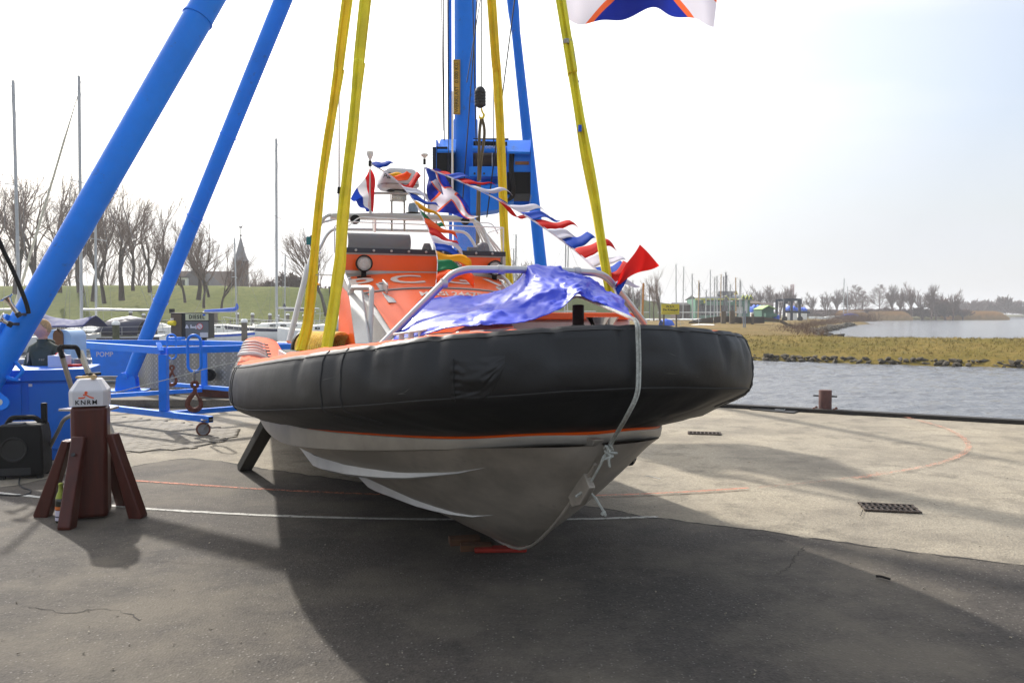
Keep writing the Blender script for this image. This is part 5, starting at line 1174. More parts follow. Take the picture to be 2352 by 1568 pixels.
mb = MB(); mb.tube([P(712, 631, 7.4), P(765, 632, 6.9)], .005, 5); obj('line', mb, m_rope, r_)
mb = MB(); mb.tube(crv([P(262, 902, 6.6), P(400, 867, 6.62), P(528, 834, 6.65), P(700, 811, 6.6), P(900, 775, 5.9), P(1180, 660, 5.9), P(1290, 615, 5.7)], 8), .0035, 5); obj('thin_line', mb, m_rope, label='thin white line stretched from the wooden post to the rescue boat', cat='line')
# ================================================================ LEFT FOREGROUND
# wooden mooring-post monument
pp = G(212, 1188); post = root('wooden_post', 'dark red wooden display post with white cap and four slanted props', 'post', (pp.x, pp.y, 0), R(20), off=(0, 0, 0))
m_hard = mat('varnished_hardwood', C3(74, 27, 15), .45, var=.22, scale=3, bump=.06, stretch=(5, 5, .7), coat=.12, spec=.35)
m_cap = mat('white_cap', C3(214, 212, 216), .35, var=.02)
mb = MB(); mb.box((0, 0, .47), (.265, .265, .90)); obj('column', mb, m_hard, post, bevel=.035)
mb = MB(); prf = [(.138, .92), (.140, 1.03), (.137, 1.045), (.088, 1.125), (.082, 1.13), (0.001, 1.13)]
rows = []
for r_, z in prf:
    c_ = min(.03, r_*.3); rows.append([Vector((x, y, z)) for x, y in ((r_, -r_+c_), (r_, r_-c_), (r_-c_, r_), (-r_+c_, r_), (-r_, r_-c_), (-r_, -r_+c_), (-r_+c_, -r_), (r_-c_, -r_))])
mb.loft(rows, closed=True); cap = obj('cap', mb, m_cap, post, smooth=0)
ff = frame_fn((0, -.1405, .965), (1, 0, 0), (0, 0, 1))
text('cap_lettering', 'KNRM', .050, frame_fn((-.012, -.1415, .950), (1, 0, 0), (0, 0, 1)), m_black, cap, bold=.0006, space=1.25, ext=.001)
m_lo = mat('logo_orange', C3(232, 88, 34), .5, var=0)
mb = MB(); f2 = frame_fn((-.012, -.1415, .970), (1, 0, 0), (0, 0, 1))
mb.prism([(.012*math.cos(a)+.0, .012*math.sin(a)+.058) for a in [i*math.pi/6 for i in range(12)]], 0, .001, f=f2)
def wave(pts, wd): 
    cp_ = crv([Vector((x, y, 0)) for x, y in pts], 5); L1 = [(p.x, p.y+wd/2) for p in cp_]; L2 = [(p.x, p.y-wd/2) for p in cp_][::-1]; 
    for (a, b, c, d) in zip(L1, L1[1:], L2[::-1][1:], L2[::-1]): mb.prism([a, d, c, b], 0, .001, f=f2)
wave([(-.022, .040), (.0, .040), (.025, .024), (.055, .014)], .011); wave([(-.055, .018), (-.03, .017), (-.012, .020), (-.006, .028)], .011)
obj('cap_logo', mb, m_lo, cap, smooth=0)
def prop(dx, dy, htop=.66, hole=False):
    d = Vector((dx, dy, 0)).normalized(); mb = MB(); a = d*.52+Vector((0, 0, .02)); b = d*.175+Vector((0, 0, htop))
    # tapered foot block profile in the (d, z) plane
    prof = [(.155, htop), (.215, htop+.015), (.455, .03), (.44, .0), (.345, .0), (.335, .02)] 
    perp = Vector((-d.y, d.x, 0)); mb.prism(prof, -.05, .05, f=lambda x, y, z: d*x+Vector((0, 0, y))+perp*z)
    o = obj('prop', mb, m_hard, post, bevel=.012)
    if hole: mb = MB(); q = d*.285+Vector((0, 0, .56)); nn = Vector((d.x*.86, d.y*.86, .5)); mb.lathe(q+d*.0, [(.016, .0), (.016, .004)], 12, M=nn.to_track_quat('Z', 'Y').to_matrix()); obj('plug_hole', mb, m_dark, o)
Rz = Matrix.Rotation(-R(20), 3, 'Z')
for (vx, vy, h_, ho) in ((0.02, -1, .68, True), (1, -.12, .68, False), (-1, -.02, .62, False), (.22, 1, .5, False)):
    q = Rz@Vector((vx, vy, 0)); prop(q.x, q.y, h_, ho)
# ceremonial hatchet on the cap
hx = root('hatchet', 'small wooden handled hatchet lying on the white cap of the post', 'hatchet', (pp.x, pp.y, 1.13), R(20), off=(0, 0, 0))
mb = MB(); mb.tube([(.035, -.10, .018), (.028, .02, .02), (.02, .10, .022)], [.020, .014, .016], 10); obj('handle', mb, mat('pale_wood', C3(206, 176, 128), .5, var=.12, scale=9, stretch=(6, 1, 6)), hx)
mb = MB(); mb.prism([(-.10, -.03), (-.085, .03), (-.02, .022), (.05, .03), (.05, -.0), (-.02, -.012)], .004, .02); obj('blade', mb, mat('gold_blade', C3(180, 150, 90), .3, metal=.6, var=.1), hx)
mb = MB(); mb.box((.03, .03, .035), (.09, .04, .02), rz=.4); mb.tube([(-.06, .05, .02), (.0, .03, .045), (.06, .06, .03)], .006, 6); obj('cord', mb, m_black, hx)
# champagne bottle
q = P(141, 1188, 6.45); q.z = .015; bt = root('champagne_bottle', 'green champagne bottle with gold foil standing at the foot of the wooden post', 'bottle', q)
mb = MB(); mb.lathe(q, [(.038, 0), (.043, .01), (.043, .16), (.040, .19), (.028, .225), (.018, .25)], 24, capt=False); obj('glass', mb, mat('bottle_green', C3(14, 22, 12), .06, var=0, coat=.5), bt)
mb = MB(); mb.lathe(q, [(.040, .192), (.0285, .228), (.0185, .25), (.016, .285), (.018, .29), (.018, .305), (.012, .312), (.001, .313)], 24, capb=False, capt=False); obj('foil', mb, mat('gold_green_foil', C3(150, 160, 60), .3, metal=.5, var=.15, scale=60, bump=.5), bt)
mb = MB(); mb.lathe(q, [(.0436, .02), (.0436, .10)], 24, capb=False, capt=False); obj('label', mb, mat('paper_label', C3(208, 200, 214), .6, var=.05), bt)
mb = MB(); mb.lathe(q, [(.0437, .105), (.0437, .13)], 24, capb=False, capt=False); obj('label_band', mb, mat('band_orange', C3(206, 110, 40), .5, var=.05), bt)
mb = MB(); mb.lathe(q, [(.0441, .045), (.0441, .055)], 24, capb=False, capt=False); obj('label_print', mb, m_navy, bt)
# blue cabinet
cb = root('blue_cabinet', 'blue sheet metal cabinet behind the stepladder under the crane leg', 'cabinet', P(130, 1062, 9.1), off=(0, 0, 0)); OFF[cb.name] = Vector(cb.location)
a = G(82, 1072); b = G(206, 1052); a = Vector((P(60, 1072, 9.15).x, 9.15, 0)); b = Vector((P(205, 1055, 9.35).x, 9.35, 0)); dx = (b-a).normalized(); dn = Vector((-dx.y, dx.x, 0)); azr = math.atan2(dx.y, dx.x)
l0 = a-dx*.75
c = (l0+b)/2+dn*.45; wlen = (b-l0).length
mb = MB(); mb.box((c.x, c.y, .46), (wlen-.05, .86, .90), rz=azr); obj('body', mb, m_cab, cb, bevel=.01)
mb = MB(); mb.box((c.x, c.y, .965), (wlen+.0, .93, .13), rz=azr); obj('lid', mb, m_cab, cb, bevel=.01)
mb = MB(); q = a-dn*.018; c2 = (a+b)/2-dn*.01+dx*0; mb.box((c2.x, c2.y+.02, .50), ((b-a).length-.06, .03, .74), rz=azr); dr = obj('door', mb, m_cab, cb, bevel=.006)
mb = MB(); c3 = (l0+a)/2-dn*.0; mb.box((c3.x, c3.y+.012, .50), ((a-l0).length-.08, .03, .74), rz=azr); obj('door', mb, m_cab, cb, bevel=.006)
mb = MB(); q = a+dx*.06-dn*.012; mb.box((q.x, q.y, .86), (.035, .006, .03), rz=azr); obj('sticker', mb, m_cap, dr)
mb = MB(); mb.box((c.x, c.y, .025), (wlen-.1, .84, .05), rz=azr); obj('plinth', mb, m_dark, cb)
# white box with papers on the cabinet
q = P(132, 850, 9.6); mb = MB(); mb.box((q.x, 9.65, 1.10), (.17, .2, .14)); wb = root('white_box', 'white box of papers on top of the blue cabinet', 'box', (q.x, 9.65, 1.03)); obj('carton', mb, m_cap, wb, bevel=.005)
mb = MB(); mb.sphere((q.x+.02, 9.65, 1.17), (.05, .06, .035), 10, 6); obj('contents', mb, m_cap, wb)
mb = MB(); mb.sphere((q.x-.03, 9.66, 1.175), (.02, .03, .025), 8, 5); obj('contents', mb, m_red, wb)
mb = MB(); mb.box((P(165, 850, 9.7).x, 9.7, 1.045), (.2, .1, .03), rz=.1); obj('red_tool', mb, m_red, bevel=.01, label='small red tool lying on the cabinet right of the white box', cat='tool')
mb = MB(); mb.box((P(182, 850, 9.8).x, 9.85, 1.075), (.12, .1, .09)); obj('grey_box', mb, mat('grey_metal', C3(110, 112, 116), .5), bevel=.005, label='small grey box at the right end of the cabinet top', cat='box')
# loudspeaker with handle
q = G(38, 1100); sp_ = root('loudspeaker', 'portable black loudspeaker with top handle and battery pack standing on the kerb', 'loudspeaker', (q.x, q.y+.15, 0), R(14), off=(0, 0, 0))
mb = MB(); rows = []
for z, s_ in ((.03, .93), (.06, 1), (.2, 1), (.42, .98), (.53, .90), (.545, .80)): rows.append([Vector((x*.21*s_, y*.17*s_, z)) for x, y in ((-1, -.9), (-.9, -1), (.9, -1), (1, -.9), (1, .9), (.9, 1), (-.9, 1), (-1, .9))])
mb.loft(rows, closed=True); mb.add(rows[-1], [tuple(range(8))]); obj('cabinet', mb, m_black, sp_, smooth=30, bevel=.006)
mb = MB(); mb.tube(fillet([(-.16, 0, .53), (-.12, 0, .60), (.10, 0, .60), (.16, 0, .54)], .04), .020, 8, flat=1.3); obj('handle', mb, m_black, sp_)
mb = MB(); mb.lathe((-.05, -.172, .30), [(.125, 0), (.125, .008), (.112, .010), (.10, .0), (.03, -.02)], 28, M=Matrix.Rotation(R(90), 3, 'X'), capt=False); obj('grille', mb, mat('speaker_grille', C3(10, 10, 10), .5, var=.3, scale=90), sp_)
mb = MB(); mb.box((-.06, -.03, .549), (.14, .10, .006)); obj('control_panel', mb, mat('pale_sticker', C3(150, 150, 150), .5), sp_)
for x, y in ((-.17, -.12), (.17, -.12), (.17, .12)): mb = MB(); mb.box((x, y, .015), (.05, .05, .03)); obj('foot', mb, m_rub, sp_)
mb = MB(); mb.box((.17, .05, .63), (.055, .05, .22)); obj('antenna_pack', mb, m_black, sp_, bevel=.01)
mb = MB(); mb.box((-.05, -.173, .08), (.30, .006, .07)); obj('base_slot', mb, m_dark, sp_)
mb = MB(); mb.tube(crv([G(46, 1102), G(44, 1115), G(55, 1125), G(70, 1130), G(66, 1138), G(48, 1142), G(20, 1142), G(-20, 1140)], 8), .007, 6); 
for i, v in enumerate(mb.v): mb.v[i] = v+Vector((0, 0, .02))
obj('speaker_cable', mb, m_rub, label='thin black cable trailing on the asphalt below the loudspeaker', cat='cable')
# rough kerb edge under the loudspeaker
# stepladder
m_la = mat('ladder_aluminium', C3(186, 180, 168), .35, metal=.75, var=.08)
ld = root('step_ladder', 'folding aluminium stepladder with black hand rail in front of the blue cabinet', 'stepladder', G(130, 1075), off=(0, 0, 0)); OFF[ld.name] = Vector(ld.location)
def LPt(x, y, Z): return P(x, y, Z)
for (a, b) in ((LPt(139, 806, 8.1), G(218, 1072)*1), (LPt(184, 806, 8.35), LPt(262, 1010, 8.2))):
    mb = MB(); mb.bar(a, b, .03, .055); obj('front_stile', mb, m_la, ld, bevel=.004)
mb = MB(); mb.tube(fillet([LPt(145, 822, 8.1), LPt(136, 800, 8.1), LPt(139, 796, 8.12), LPt(176, 797, 8.33), LPt(186, 822, 8.35)], .03), .024, 10); obj('hand_rail', mb, m_black, ld)
rear = crv([LPt(166, 955, 8.2), LPt(150, 972, 8.35), LPt(138, 1000, 8.5), LPt(112, 1065 , 8.7), LPt(88, 1078, 8.75)], 6)
mb = MB(); mb.tube(fillet([LPt(168, 952, 8.15), LPt(146, 962, 8.3), LPt(136, 985, 8.4)]+[LPt(88, 1076, 8.72)], .10), .017, 8, flat=1.3)
rr2 = LPt(88, 1076, 8.72)
obj('rear_leg', mb, m_la, ld)
mb = MB(); mb.bar(LPt(182, 935, 8.3), LPt(157, 1080, 8.45), .03, .035); obj('rear_leg', mb, m_la, ld)
mb = MB(); mb.bar(LPt(88, 1074, 8.72), LPt(160, 1077, 8.45), .02, .02); obj('rear_brace', mb, m_la, ld)
mb = MB(); a = LPt(134, 942, 8.3); mb.prism([(0, 0), (.5, -.02), (.48, .28), (.08, .22)], 0, .025, f=lambda x, y, z: a+Vector((x, y, z-.01))); obj('tread', mb, mat('polished_tread', C3(190, 186, 190), .2, metal=.8), ld, bevel=.003)
mb = MB(); mb.bar(LPt(166, 1010, 8.4), LPt(240, 1010, 8.1), .16, .025); obj('tread', mb, m_la, ld)
# grey railing behind the cabinet
m_rail = mat('grey_railing', C3(126, 136, 150), .5, var=.06)
rl = root('railing', 'grey tubular railing with rounded end behind the blue cabinet', 'railing', P(110, 850, 10.3), off=(0, 0, 0)); OFF[rl.name] = Vector(rl.location)
mb = MB(); mb.tube(fillet([P(20, 832, 10.3), P(160, 824, 10.3), P(180, 840, 10.3), P(185, 870, 10.3)], .25, 8), .035, 12); obj('top_rail', mb, m_rail, rl)
for x_ in (45, 62, 83, 110, 128, 150): mb = MB(); q = P(x_, 830, 10.3); mb.tube([q, Vector((q.x, q.y, 0))], .018, 8); obj('baluster', mb, m_rail, rl)
mb = MB(); q = P(203, 825, 10.6); mb.box((q.x, q.y, q.z/2), (.07, .07, q.z), rz=.2); mb.tube([P(165, 832, 10.4), P(203, 830, 10.6)], .02, 8); mb.tube([P(170, 848, 10.4), P(203, 846, 10.6)], .02, 8); obj('end_post', mb, m_rail, rl)
# light blue chest with brown straps behind the boy
mb = MB(); q = P(128, 772, 11.0)
ch = root('pale_blue_crate', 'pale blue rounded crate with brown straps behind the boy', 'crate', (q.x, 11.2, 0))
def rbox(mb, c, w, d, h, r_):
    prof = [(-w/2+r_+ r_*math.cos(a), h-r_+r_*math.sin(a)) for a in [math.pi-i*math.pi/12 for i in range(7)]]+[(w/2-r_+r_*math.cos(a), h-r_+r_*math.sin(a)) for a in [math.pi/2-i*math.pi/12 for i in range(7)]]
    prof = [(-w/2, 0)]+prof+[(w/2, 0)]; mb.prism(prof[::-1], -d/2, d/2, f=lambda x, y, z: c+Vector((x, z, y)))
hh = P(0, 757, 11).z
rbox(mb, Vector((q.x, 11.2, .0)), .40, .4, hh, .10); obj('chest', mb, mat('pale_blue_plastic', C3(150, 184, 220), .35, var=.05), ch)
mb = MB(); rbox(mb, Vector((q.x+.04, 11.19, 0)), .13, .43, hh+.006, .08); obj('strap', mb, mat('brown_strap', C3(112, 76, 48), .7, var=.1), ch)
mb = MB(); mb.box((q.x, 11.2, .3), (.5, .5, .6)); obj('stand', mb, m_dark, ch, bevel=.02)

# ---- boy
m_skin2 = mat('skin', C3(214, 158, 132), .5, var=.06, scale=14); m_hair = mat('blond_hair', C3(190, 152, 100), .7, var=.25, scale=30, bump=.6, bscale=60, stretch=(3, 3, .6)); m_jack = mat('olive_jacket', C3(58, 66, 54), .75, var=.14, scale=6, bump=.2, bscale=18); m_trous = mat('green_trousers', C3(48, 70, 54), .8, var=.1)
bx = P(100, 770, 9.95); boy = root('person', 'blond boy in an olive green jacket standing behind the blue cabinet looking left', 'person', (bx.x, bx.y, 0), off=(0, 0, 0))
def skinned(name, edges, m, parent, sub=2):
    vs = []; es = []; rs = []
    for (pa, ra), (pb, rb_) in edges:
        idx = []
        for p, r_ in ((pa, ra), (pb, rb_)):
            p = Vector(p)
            for k_, v in enumerate(vs):
                if (v-p).length < 1e-5: idx.append(k_); break
            else: vs.append(p); rs.append(r_); idx.append(len(vs)-1)
        es.append(tuple(idx))
    me = bpy.data.meshes.new(name); me.from_pydata([tuple(v) for v in vs], es, []); me.materials.append(m)
    o = bpy.data.objects.new(name, me); COL.objects.link(o); o.parent = parent; OFF[o.name] = Vector((0, 0, 0))
    sk = o.modifiers.new('skin', 'SKIN'); sk.use_smooth_shade = True
    for d_, r_ in zip(me.skin_vertices[0].data, rs): d_.radius = r_ if isinstance(r_, tuple) else (r_, r_)
    me.skin_vertices[0].data[0].use_root = True
    s2_ = o.modifiers.new('sub', 'SUBSURF'); s2_.levels = sub; s2_.render_levels = sub; return o
HT = 1.56
# body: torso + arms + legs, one skin
pel = ((0, 0, .78), (.125, .10)); wst = ((0, 0, .92), (.125, .10)); chs = ((0, 0, 1.10), (.15, .11)); shl = ((0, .0, 1.24), (.10, .08)); nk = ((0, -.01, 1.33), (.048, .048)); nk2 = ((0, -.015, 1.40), (.05, .05))
E_ = [(pel, wst), (wst, chs), (chs, shl), (shl, nk), (nk, nk2)]
for sg in (-1, 1):
    s0_ = ((sg*.13, 0, 1.23), .062); el = ((sg*.20, -.02, 1.00), .048); wr_ = ((sg*.15, -.16, .86), .034); hd = ((sg*.13, -.22, .85), .030)
    E_ += [(shl, s0_), (s0_, el), (el, wr_), (wr_, hd)]
    hp_ = ((sg*.08, 0, .74), .088); kn = ((sg*.09, -.01, .42), .06); an = ((sg*.095, .02, .09), .042); ft = ((sg*.10, -.13, .04), .038)
    E_ += [(pel, hp_), (hp_, kn), (kn, an), (an, ft)]
body = skinned('body', E_, m_jack, boy)
tr_ = skinned('trousers', [(((sg_*.083, 0, .78), .10), ((sg_*.09, -.01, .42), .07)) for sg_ in (-1,)]+[(((-.09, -.01, .42), .07), ((-.095, .02, .10), .06))], m_trous, boy)
tr_ = skinned('trousers', [(((.083, 0, .78), .10), ((.09, -.01, .42), .07)), (((.09, -.01, .42), .07), ((.095, .02, .10), .06))], m_trous, boy)
# head turned to viewer's left, slightly down
hc = Vector((-.005, -.02, 1.465)); Mh = Matrix.Rotation(R(-38), 3, 'Z')@Matrix.Rotation(R(4), 3, 'X')
def headp(th, ph, k=1.0):    # th from top 0..pi, ph azimuth; face toward -y
    x = math.sin(th)*math.sin(ph); y = -math.sin(th)*math.cos(ph); z = math.cos(th)
    r_ = Vector((x*.080, y*.097, z*.114))
    f = max(0, math.cos(ph))*math.sin(th)
    if z < 0: r_.x *= 1+.28*z; r_.y *= 1+.10*z                     # narrower jaw
    r_.y += -.012*f*math.exp(-((z+.05)/.35)**2)
    n_ = math.exp(-(x/.14)**2-((z+.22)/.13)**2)*f; r_.y -= .022*n_   # nose
    for sx in (-1, 1): 
        e_ = math.exp(-((x-sx*.34)/.17)**2-((z-.05)/.10)**2)*f; r_.y += .010*e_
        ck = math.exp(-((x-sx*.42)/.2)**2-((z+.3)/.18)**2)*f; r_.y -= .005*ck
    m_ = math.exp(-(x/.26)**2-((z+.50)/.05)**2)*f; r_.y += .004*m_; l_ = math.exp(-(x/.24)**2-((z+.56)/.05)**2)*f+math.exp(-(x/.24)**2-((z+.45)/.04)**2)*f; r_.y -= .004*l_
    chn = math.exp(-(x/.25)**2-((z+.86)/.16)**2)*f; r_.y -= .012*chn
    return hc+Mh@(r_*k)
mb = MB(); N1, N2 = 40, 56; mb.loft([[headp(math.pi*i/N1, 2*math.pi*j/N2) for j in range(N2)] for i in range(N1+1)], closed=True); 
hd_ = obj('head', mb, m_skin2, boy, smooth=80)
mb = MB(); mb.tube([(0, -.01, 1.30), (0, -.015, 1.42)], [.052, .047], 14); obj('neck', mb, m_skin2, boy)
mb = MB()
for sx in (-1, 1): mb.sphere(hc+Mh@Vector((sx*.076, .004, -.008)), (.010, .022, .030), 10, 8, M=Mh)
obj('ear', mb, m_skin2, hd_)
mb = MB()
for sx in (-1, 1): mb.sphere(hc+Mh@Vector((sx*.0265, -.0815, .003)), (.0125, .008, .0065), 12, 8, M=Mh)
obj('eye', mb, mat('eye', C3(92, 84, 80), .2, var=0), hd_)
mb = MB()
for sx in (-1, 1): mb.tube([hc+Mh@Vector((sx*x_, y_, z_)) for x_, y_, z_ in ((.012, -.093, .020), (.028, -.091, .024), (.042, -.080, .019))], [.002, .0032, .0015], 6)
obj('eyebrow', mb, mat('brow', C3(150, 108, 74), .8, var=0), hd_)
mb = MB(); mb.tube([hc+Mh@Vector((x_, y_, z_)) for x_, y_, z_ in ((-.021, -.080, -.0545), (-.008, -.090, -.0525), (.008, -.090, -.0525), (.021, -.080, -.0545))], [.001, .0042, .0042, .001], 6); obj('mouth', mb, mat('lips', C3(176, 92, 84), .5, var=0), hd_)
mb = MB(); rows = []
for i in range(22):
    th = math.pi*.62*i/21; row = []
    for j in range(56):
        ph = 2*math.pi*j/56; f = math.cos(ph); lim = .27 if f > .55 else (.27+(.55-f)/.9*.36 if f > -.35 else .63)
        t2 = min(th, math.pi*lim); k_ = 1.075+.03*noise.noise(Vector((j*.45, i*.25, 2)))+(.05 if f > .2 and t2 < 1.0 else .02)*math.sin(t2*2)
        if th > math.pi*lim: k_ = .985
        row.append(headp(t2, ph, k_)+Vector((0, 0, .006)))
    rows.append(row)
mb.loft(rows, closed=True); obj('hair', mb, m_hair, hd_, smooth=80)
mb = MB(); mb.lathe((0, -.012, 1.285), [(.082, -.035), (.074, 0), (.066, .04), (.070, .062), (.060, .065)], 20, capt=False); obj('collar', mb, m_jack, boy)
mb = MB(); mb.sphere((0, .07, 1.30), (.10, .06, .055), 14, 8); obj('hood', mb, m_jack, boy)
mb = MB(); mb.add([(-.145, -.105, 1.18), (-.105, -.125, 1.20), (-.115, -.125, 1.10), (-.15, -.10, 1.05)], [(0, 1, 2, 3)]); obj('badge', mb, mat('beige_patch', C3(176, 158, 128), .8), boy, smooth=0)
text('jacket_lettering', 'P·RT', .035, frame_fn((.045, -.128, 1.105), (1, 0, 0), (0, .1, 1)), MATS['beige_patch'], boy)
for sg in (-1, 1):   # hands with fingers resting on the rail
    w_ = Vector((sg*.13, -.24, .845)); ed_ = [((tuple(w_), .022), (tuple(w_+Vector((0, -.035, -.005))), .020))]
    for k_ in range(4):
        b0_ = w_+Vector((0, -.035, -.005)); kx_ = b0_+Vector(((k_-1.5)*.014, -.015, 0)); t1_ = kx_+Vector(((k_-1.5)*.002, -.024+.003*abs(k_-1.5), -.012)); t2_ = t1_+Vector((0, -.006, -.02))
        ed_ += [((tuple(b0_), .020), (tuple(kx_), .008)), ((tuple(kx_), .008), (tuple(t1_), .0068)), ((tuple(t1_), .0068), (tuple(t2_), .0055))]
    th_ = w_+Vector((-sg*.024, -.022, -.004)); ed_ += [((tuple(w_), .022), (tuple(th_), .009)), ((tuple(th_), .009), (tuple(th_+Vector((-sg*.008, -.022, -.008))), .007))]
    skinned('hand', ed_, m_skin2, boy, 1)

# ---- blue frame cart
N_, L_, B_, R_ = Vector((-4.94, 11.7, 0)), Vector((-7.3, 13.3, 0)), Vector((-5.56, 14.9, 0)), Vector((-3.2, 13.3, 0))
ct = root('lifting_frame_trolley', 'blue tubular steel trolley frame on castors left of the rescue boat', 'trolley', N_)
zt2, zb2 = 1.13, .23; up = Vector((0, 0, 1)); u1 = (N_-L_).normalized(); u2 = (R_-N_).normalized()
def beam(name, a, b, w_=.085, h_=.085): mb = MB(); mb.bar(a, b, w_, h_); return obj(name, mb, m_blue2, ct, bevel=.006)
beam('top_rail', L_+up*(zt2+.05)-u1*.1, N_+up*zt2+u1*0, h_=.10); beam('top_rail', N_+up*(zt2-.0)+u2*.055, R_+up*zt2, h_=.10); beam('top_rail', L_+up*(zt2+.06)+u2*.06, B_+up*zt2, h_=.09); beam('top_rail', B_+up*zt2+u1*.06, R_+up*zt2, h_=.09)
for p in (N_, R_): beam('corner_post', p+up*(zb2+.045), p+up*(zt2-.055), .11, .11)
beam('corner_post', L_+up*(zb2+.045), L_+up*(zt2-.05), .09, .09)
beam('corner_post', B_+up*(.3), B_+up*(zt2-.05), .09, .09)
beam('bottom_rail', L_+up*zb2-u1*.3, N_+u1*1.06+up*zb2); beam('bottom_rail', N_+up*(zb2+.0)+u2*.055, R_+up*zb2, .08, .07); beam('bottom_rail', L_+up*(zb2+.05)+u2*.05, B_+up*(zb2+.05)-u2*.05, .07, .07); beam('bottom_rail', B_+up*(zb2+.10)-u1*1.0, R_+up*(zb2+.10), .08, .07)
beam('bracket', N_+up*(zt2+.11)-u1*.12, N_+up*(zt2+.0)-u1*.0-Vector((0, .07, .0)), .07, .02)
mb = MB(); q = N_+u1*1.062+up*zb2; mb.bar(q-u1*.004, q, .062, .062); obj('open_tube_end', mb, m_black, ct)
def castor(p, r_, yaw):
    mb = MB(); mb.box(p+up*(r_*2+.035), (.16, .16, .014), rz=yaw); mb.tube([p+up*(r_*2+.005), p+up*(r_*2+.03)], .05, 14)
    dd = Vector((math.cos(yaw), math.sin(yaw), 0)); dp = Vector((-dd.y, dd.x, 0)); off_ = dd*.05
    for sg in (-1, 1): mb.bar(p-off_*.3+dp*sg*.045+up*(r_*2+.0), p+off_+dp*sg*.045+up*r_, .008, .07, up=dp)
    c_ = obj('castor', mb, mat('zinc', C3(150, 150, 152), .4, metal=.6, var=.15), ct, bevel=.003)
    Mw = Matrix((dd, up, dp)).transposed(); Mw = Matrix((dd, dp.cross(dd), dp)).transposed(); c0_ = p+off_+up*r_
    mb = MB(); mb.lathe(c0_, [(r_*.76, -.028), (r_*.97, -.026), (r_, -.018), (r_, .018), (r_*.97, .026), (r_*.76, .028)], 28, M=Mw, capb=False, capt=False); obj('tyre', mb, mat('brown_polyurethane', C3(120, 66, 48), .55, var=.15), c_)
    mb = MB(); mb.lathe(c0_, [(r_*.76, -.024), (r_*.66, -.022), (r_*.62, -.006), (r_*.62, .006), (r_*.66, .022), (r_*.76, .024)], 28, M=Mw, capb=False, capt=False); mb.lathe(c0_, [(r_*.26, -.03), (r_*.26, .03)], 16, M=Mw)
    for k_ in range(6): a_ = k_*math.pi/3+.3; mb.bar(c0_+Mw@Vector((math.cos(a_)*r_*.2, math.sin(a_)*r_*.2, 0)), c0_+Mw@Vector((math.cos(a_)*r_*.66, math.sin(a_)*r_*.66, 0)), .03, .02, up=dp)
    mb.lathe(c0_, [(r_*.62, -.004), (r_*.62, .004)], 20, M=Mw); obj('rim', mb, mat('rim_grey', C3(168, 168, 172), .4, metal=.3), c_)
castor(N_+u1*.98, .095, R(200)); castor(B_-u1*.92+Vector((0, 0, .0)), .095, R(200)); castor(L_+u1*.1, .09, R(20)); castor(R_+u1*.3, .09, R(20))
def hook_set(lbl, pr, k_=1.0, bl=False):
    h_ = root('lifting_hook', lbl, 'hook', pr, group='lifting hooks hanging on the blue trolley')
    mb = MB(); z0_ = pr.z; o_ = []
    wv, tp, bt_ = .072*k_, .16*k_, -.24*k_
    for i in range(32):
        a = 2*math.pi*i/32; o_.append(Vector((pr.x+wv*math.cos(a), pr.y, (z0_+tp-wv if math.sin(a) > 0 else z0_+bt_+wv)+wv*math.sin(a))))
    mb.tube(o_, .016*k_, 10, closed=True); obj('link', mb, m_blue2, h_)
    c_ = Vector((pr.x, pr.y, z0_+bt_)); mb = MB(); o_ = [c_+Vector((0, .022*k_*math.cos(a), -.04*k_+.055*k_*math.sin(a))) for a in [i*math.pi/8 for i in range(16)]]; mb.tube(o_, .010*k_, 8, closed=True); obj('shackle', mb, mat('zinc', C3(150, 150, 152), .4), h_)
    c2_ = c_+Vector((0, 0, -.14*k_)); mb = MB()
    mb.tube([c2_+Vector((.032*k_*math.cos(a), 0, .032*k_*math.sin(a))) for a in [i*math.pi/8 for i in range(16)]], .018*k_, 10, closed=True)
    hk = [(.0, -.03), (.0, -.08), (-.035, -.12), (-.075, -.18), (-.078, -.235), (-.035, -.275), (.02, -.275), (.06, -.24), (.065, -.19), (.045, -.15)]
    mb.tube(crv([c2_+Vector((x*k_, 0, z*k_)) for x, z in hk], 5), [(.020+.010*math.sin(i/45*math.pi))*k_ for i in range(46)], 10, flat=.8)
    mb.bar(c2_+Vector((.01*k_, 0, -.08*k_)), c2_+Vector((.055*k_, 0, -.17*k_)), .022*k_, .02*k_); obj('hook', mb, m_rust, h_)
hook_set('large rusty hook on a blue link hanging from the near rail of the blue trolley', P(450, 803, 11.35)+Vector((0, -.06, 0)), 1.25)
hook_set('smaller rusty hook on a blue link hanging from the far rail of the blue trolley', P(397, 790, 14.1)+Vector((0, -.05, 0)), 1.05)

# checker plate tank behind
m_chk = bpy.data.materials.new('checker_plate'); m_chk.use_nodes = True; n = m_chk.node_tree.nodes; l = m_chk.node_tree.links; b = n['Principled BSDF']; b.inputs['Metallic'].default_value = .5; b.inputs['Roughness'].default_value = .42
co = n.new('ShaderNodeTexCoord'); ck = n.new('ShaderNodeTexVoronoi'); ck.inputs['Scale'].default_value = 15; ck.inputs['Randomness'].default_value = 0; mp_ = n.new('ShaderNodeMapping'); mp_.inputs['Rotation'].default_value = (0, R(45), 0); l.new(co.outputs['Object'], mp_.inputs[0]); l.new(mp_.outputs[0], ck.inputs[0])
r = n.new('ShaderNodeValToRGB'); l.new(ck.outputs['Distance'], r.inputs[0]); r.color_ramp.elements[0].position = .25; r.color_ramp.elements[1].position = .45; r.color_ramp.elements[0].color = C3(176, 174, 168); r.color_ramp.elements[1].color = C3(140, 138, 132); l.new(r.outputs[0], b.inputs['Base Color'])
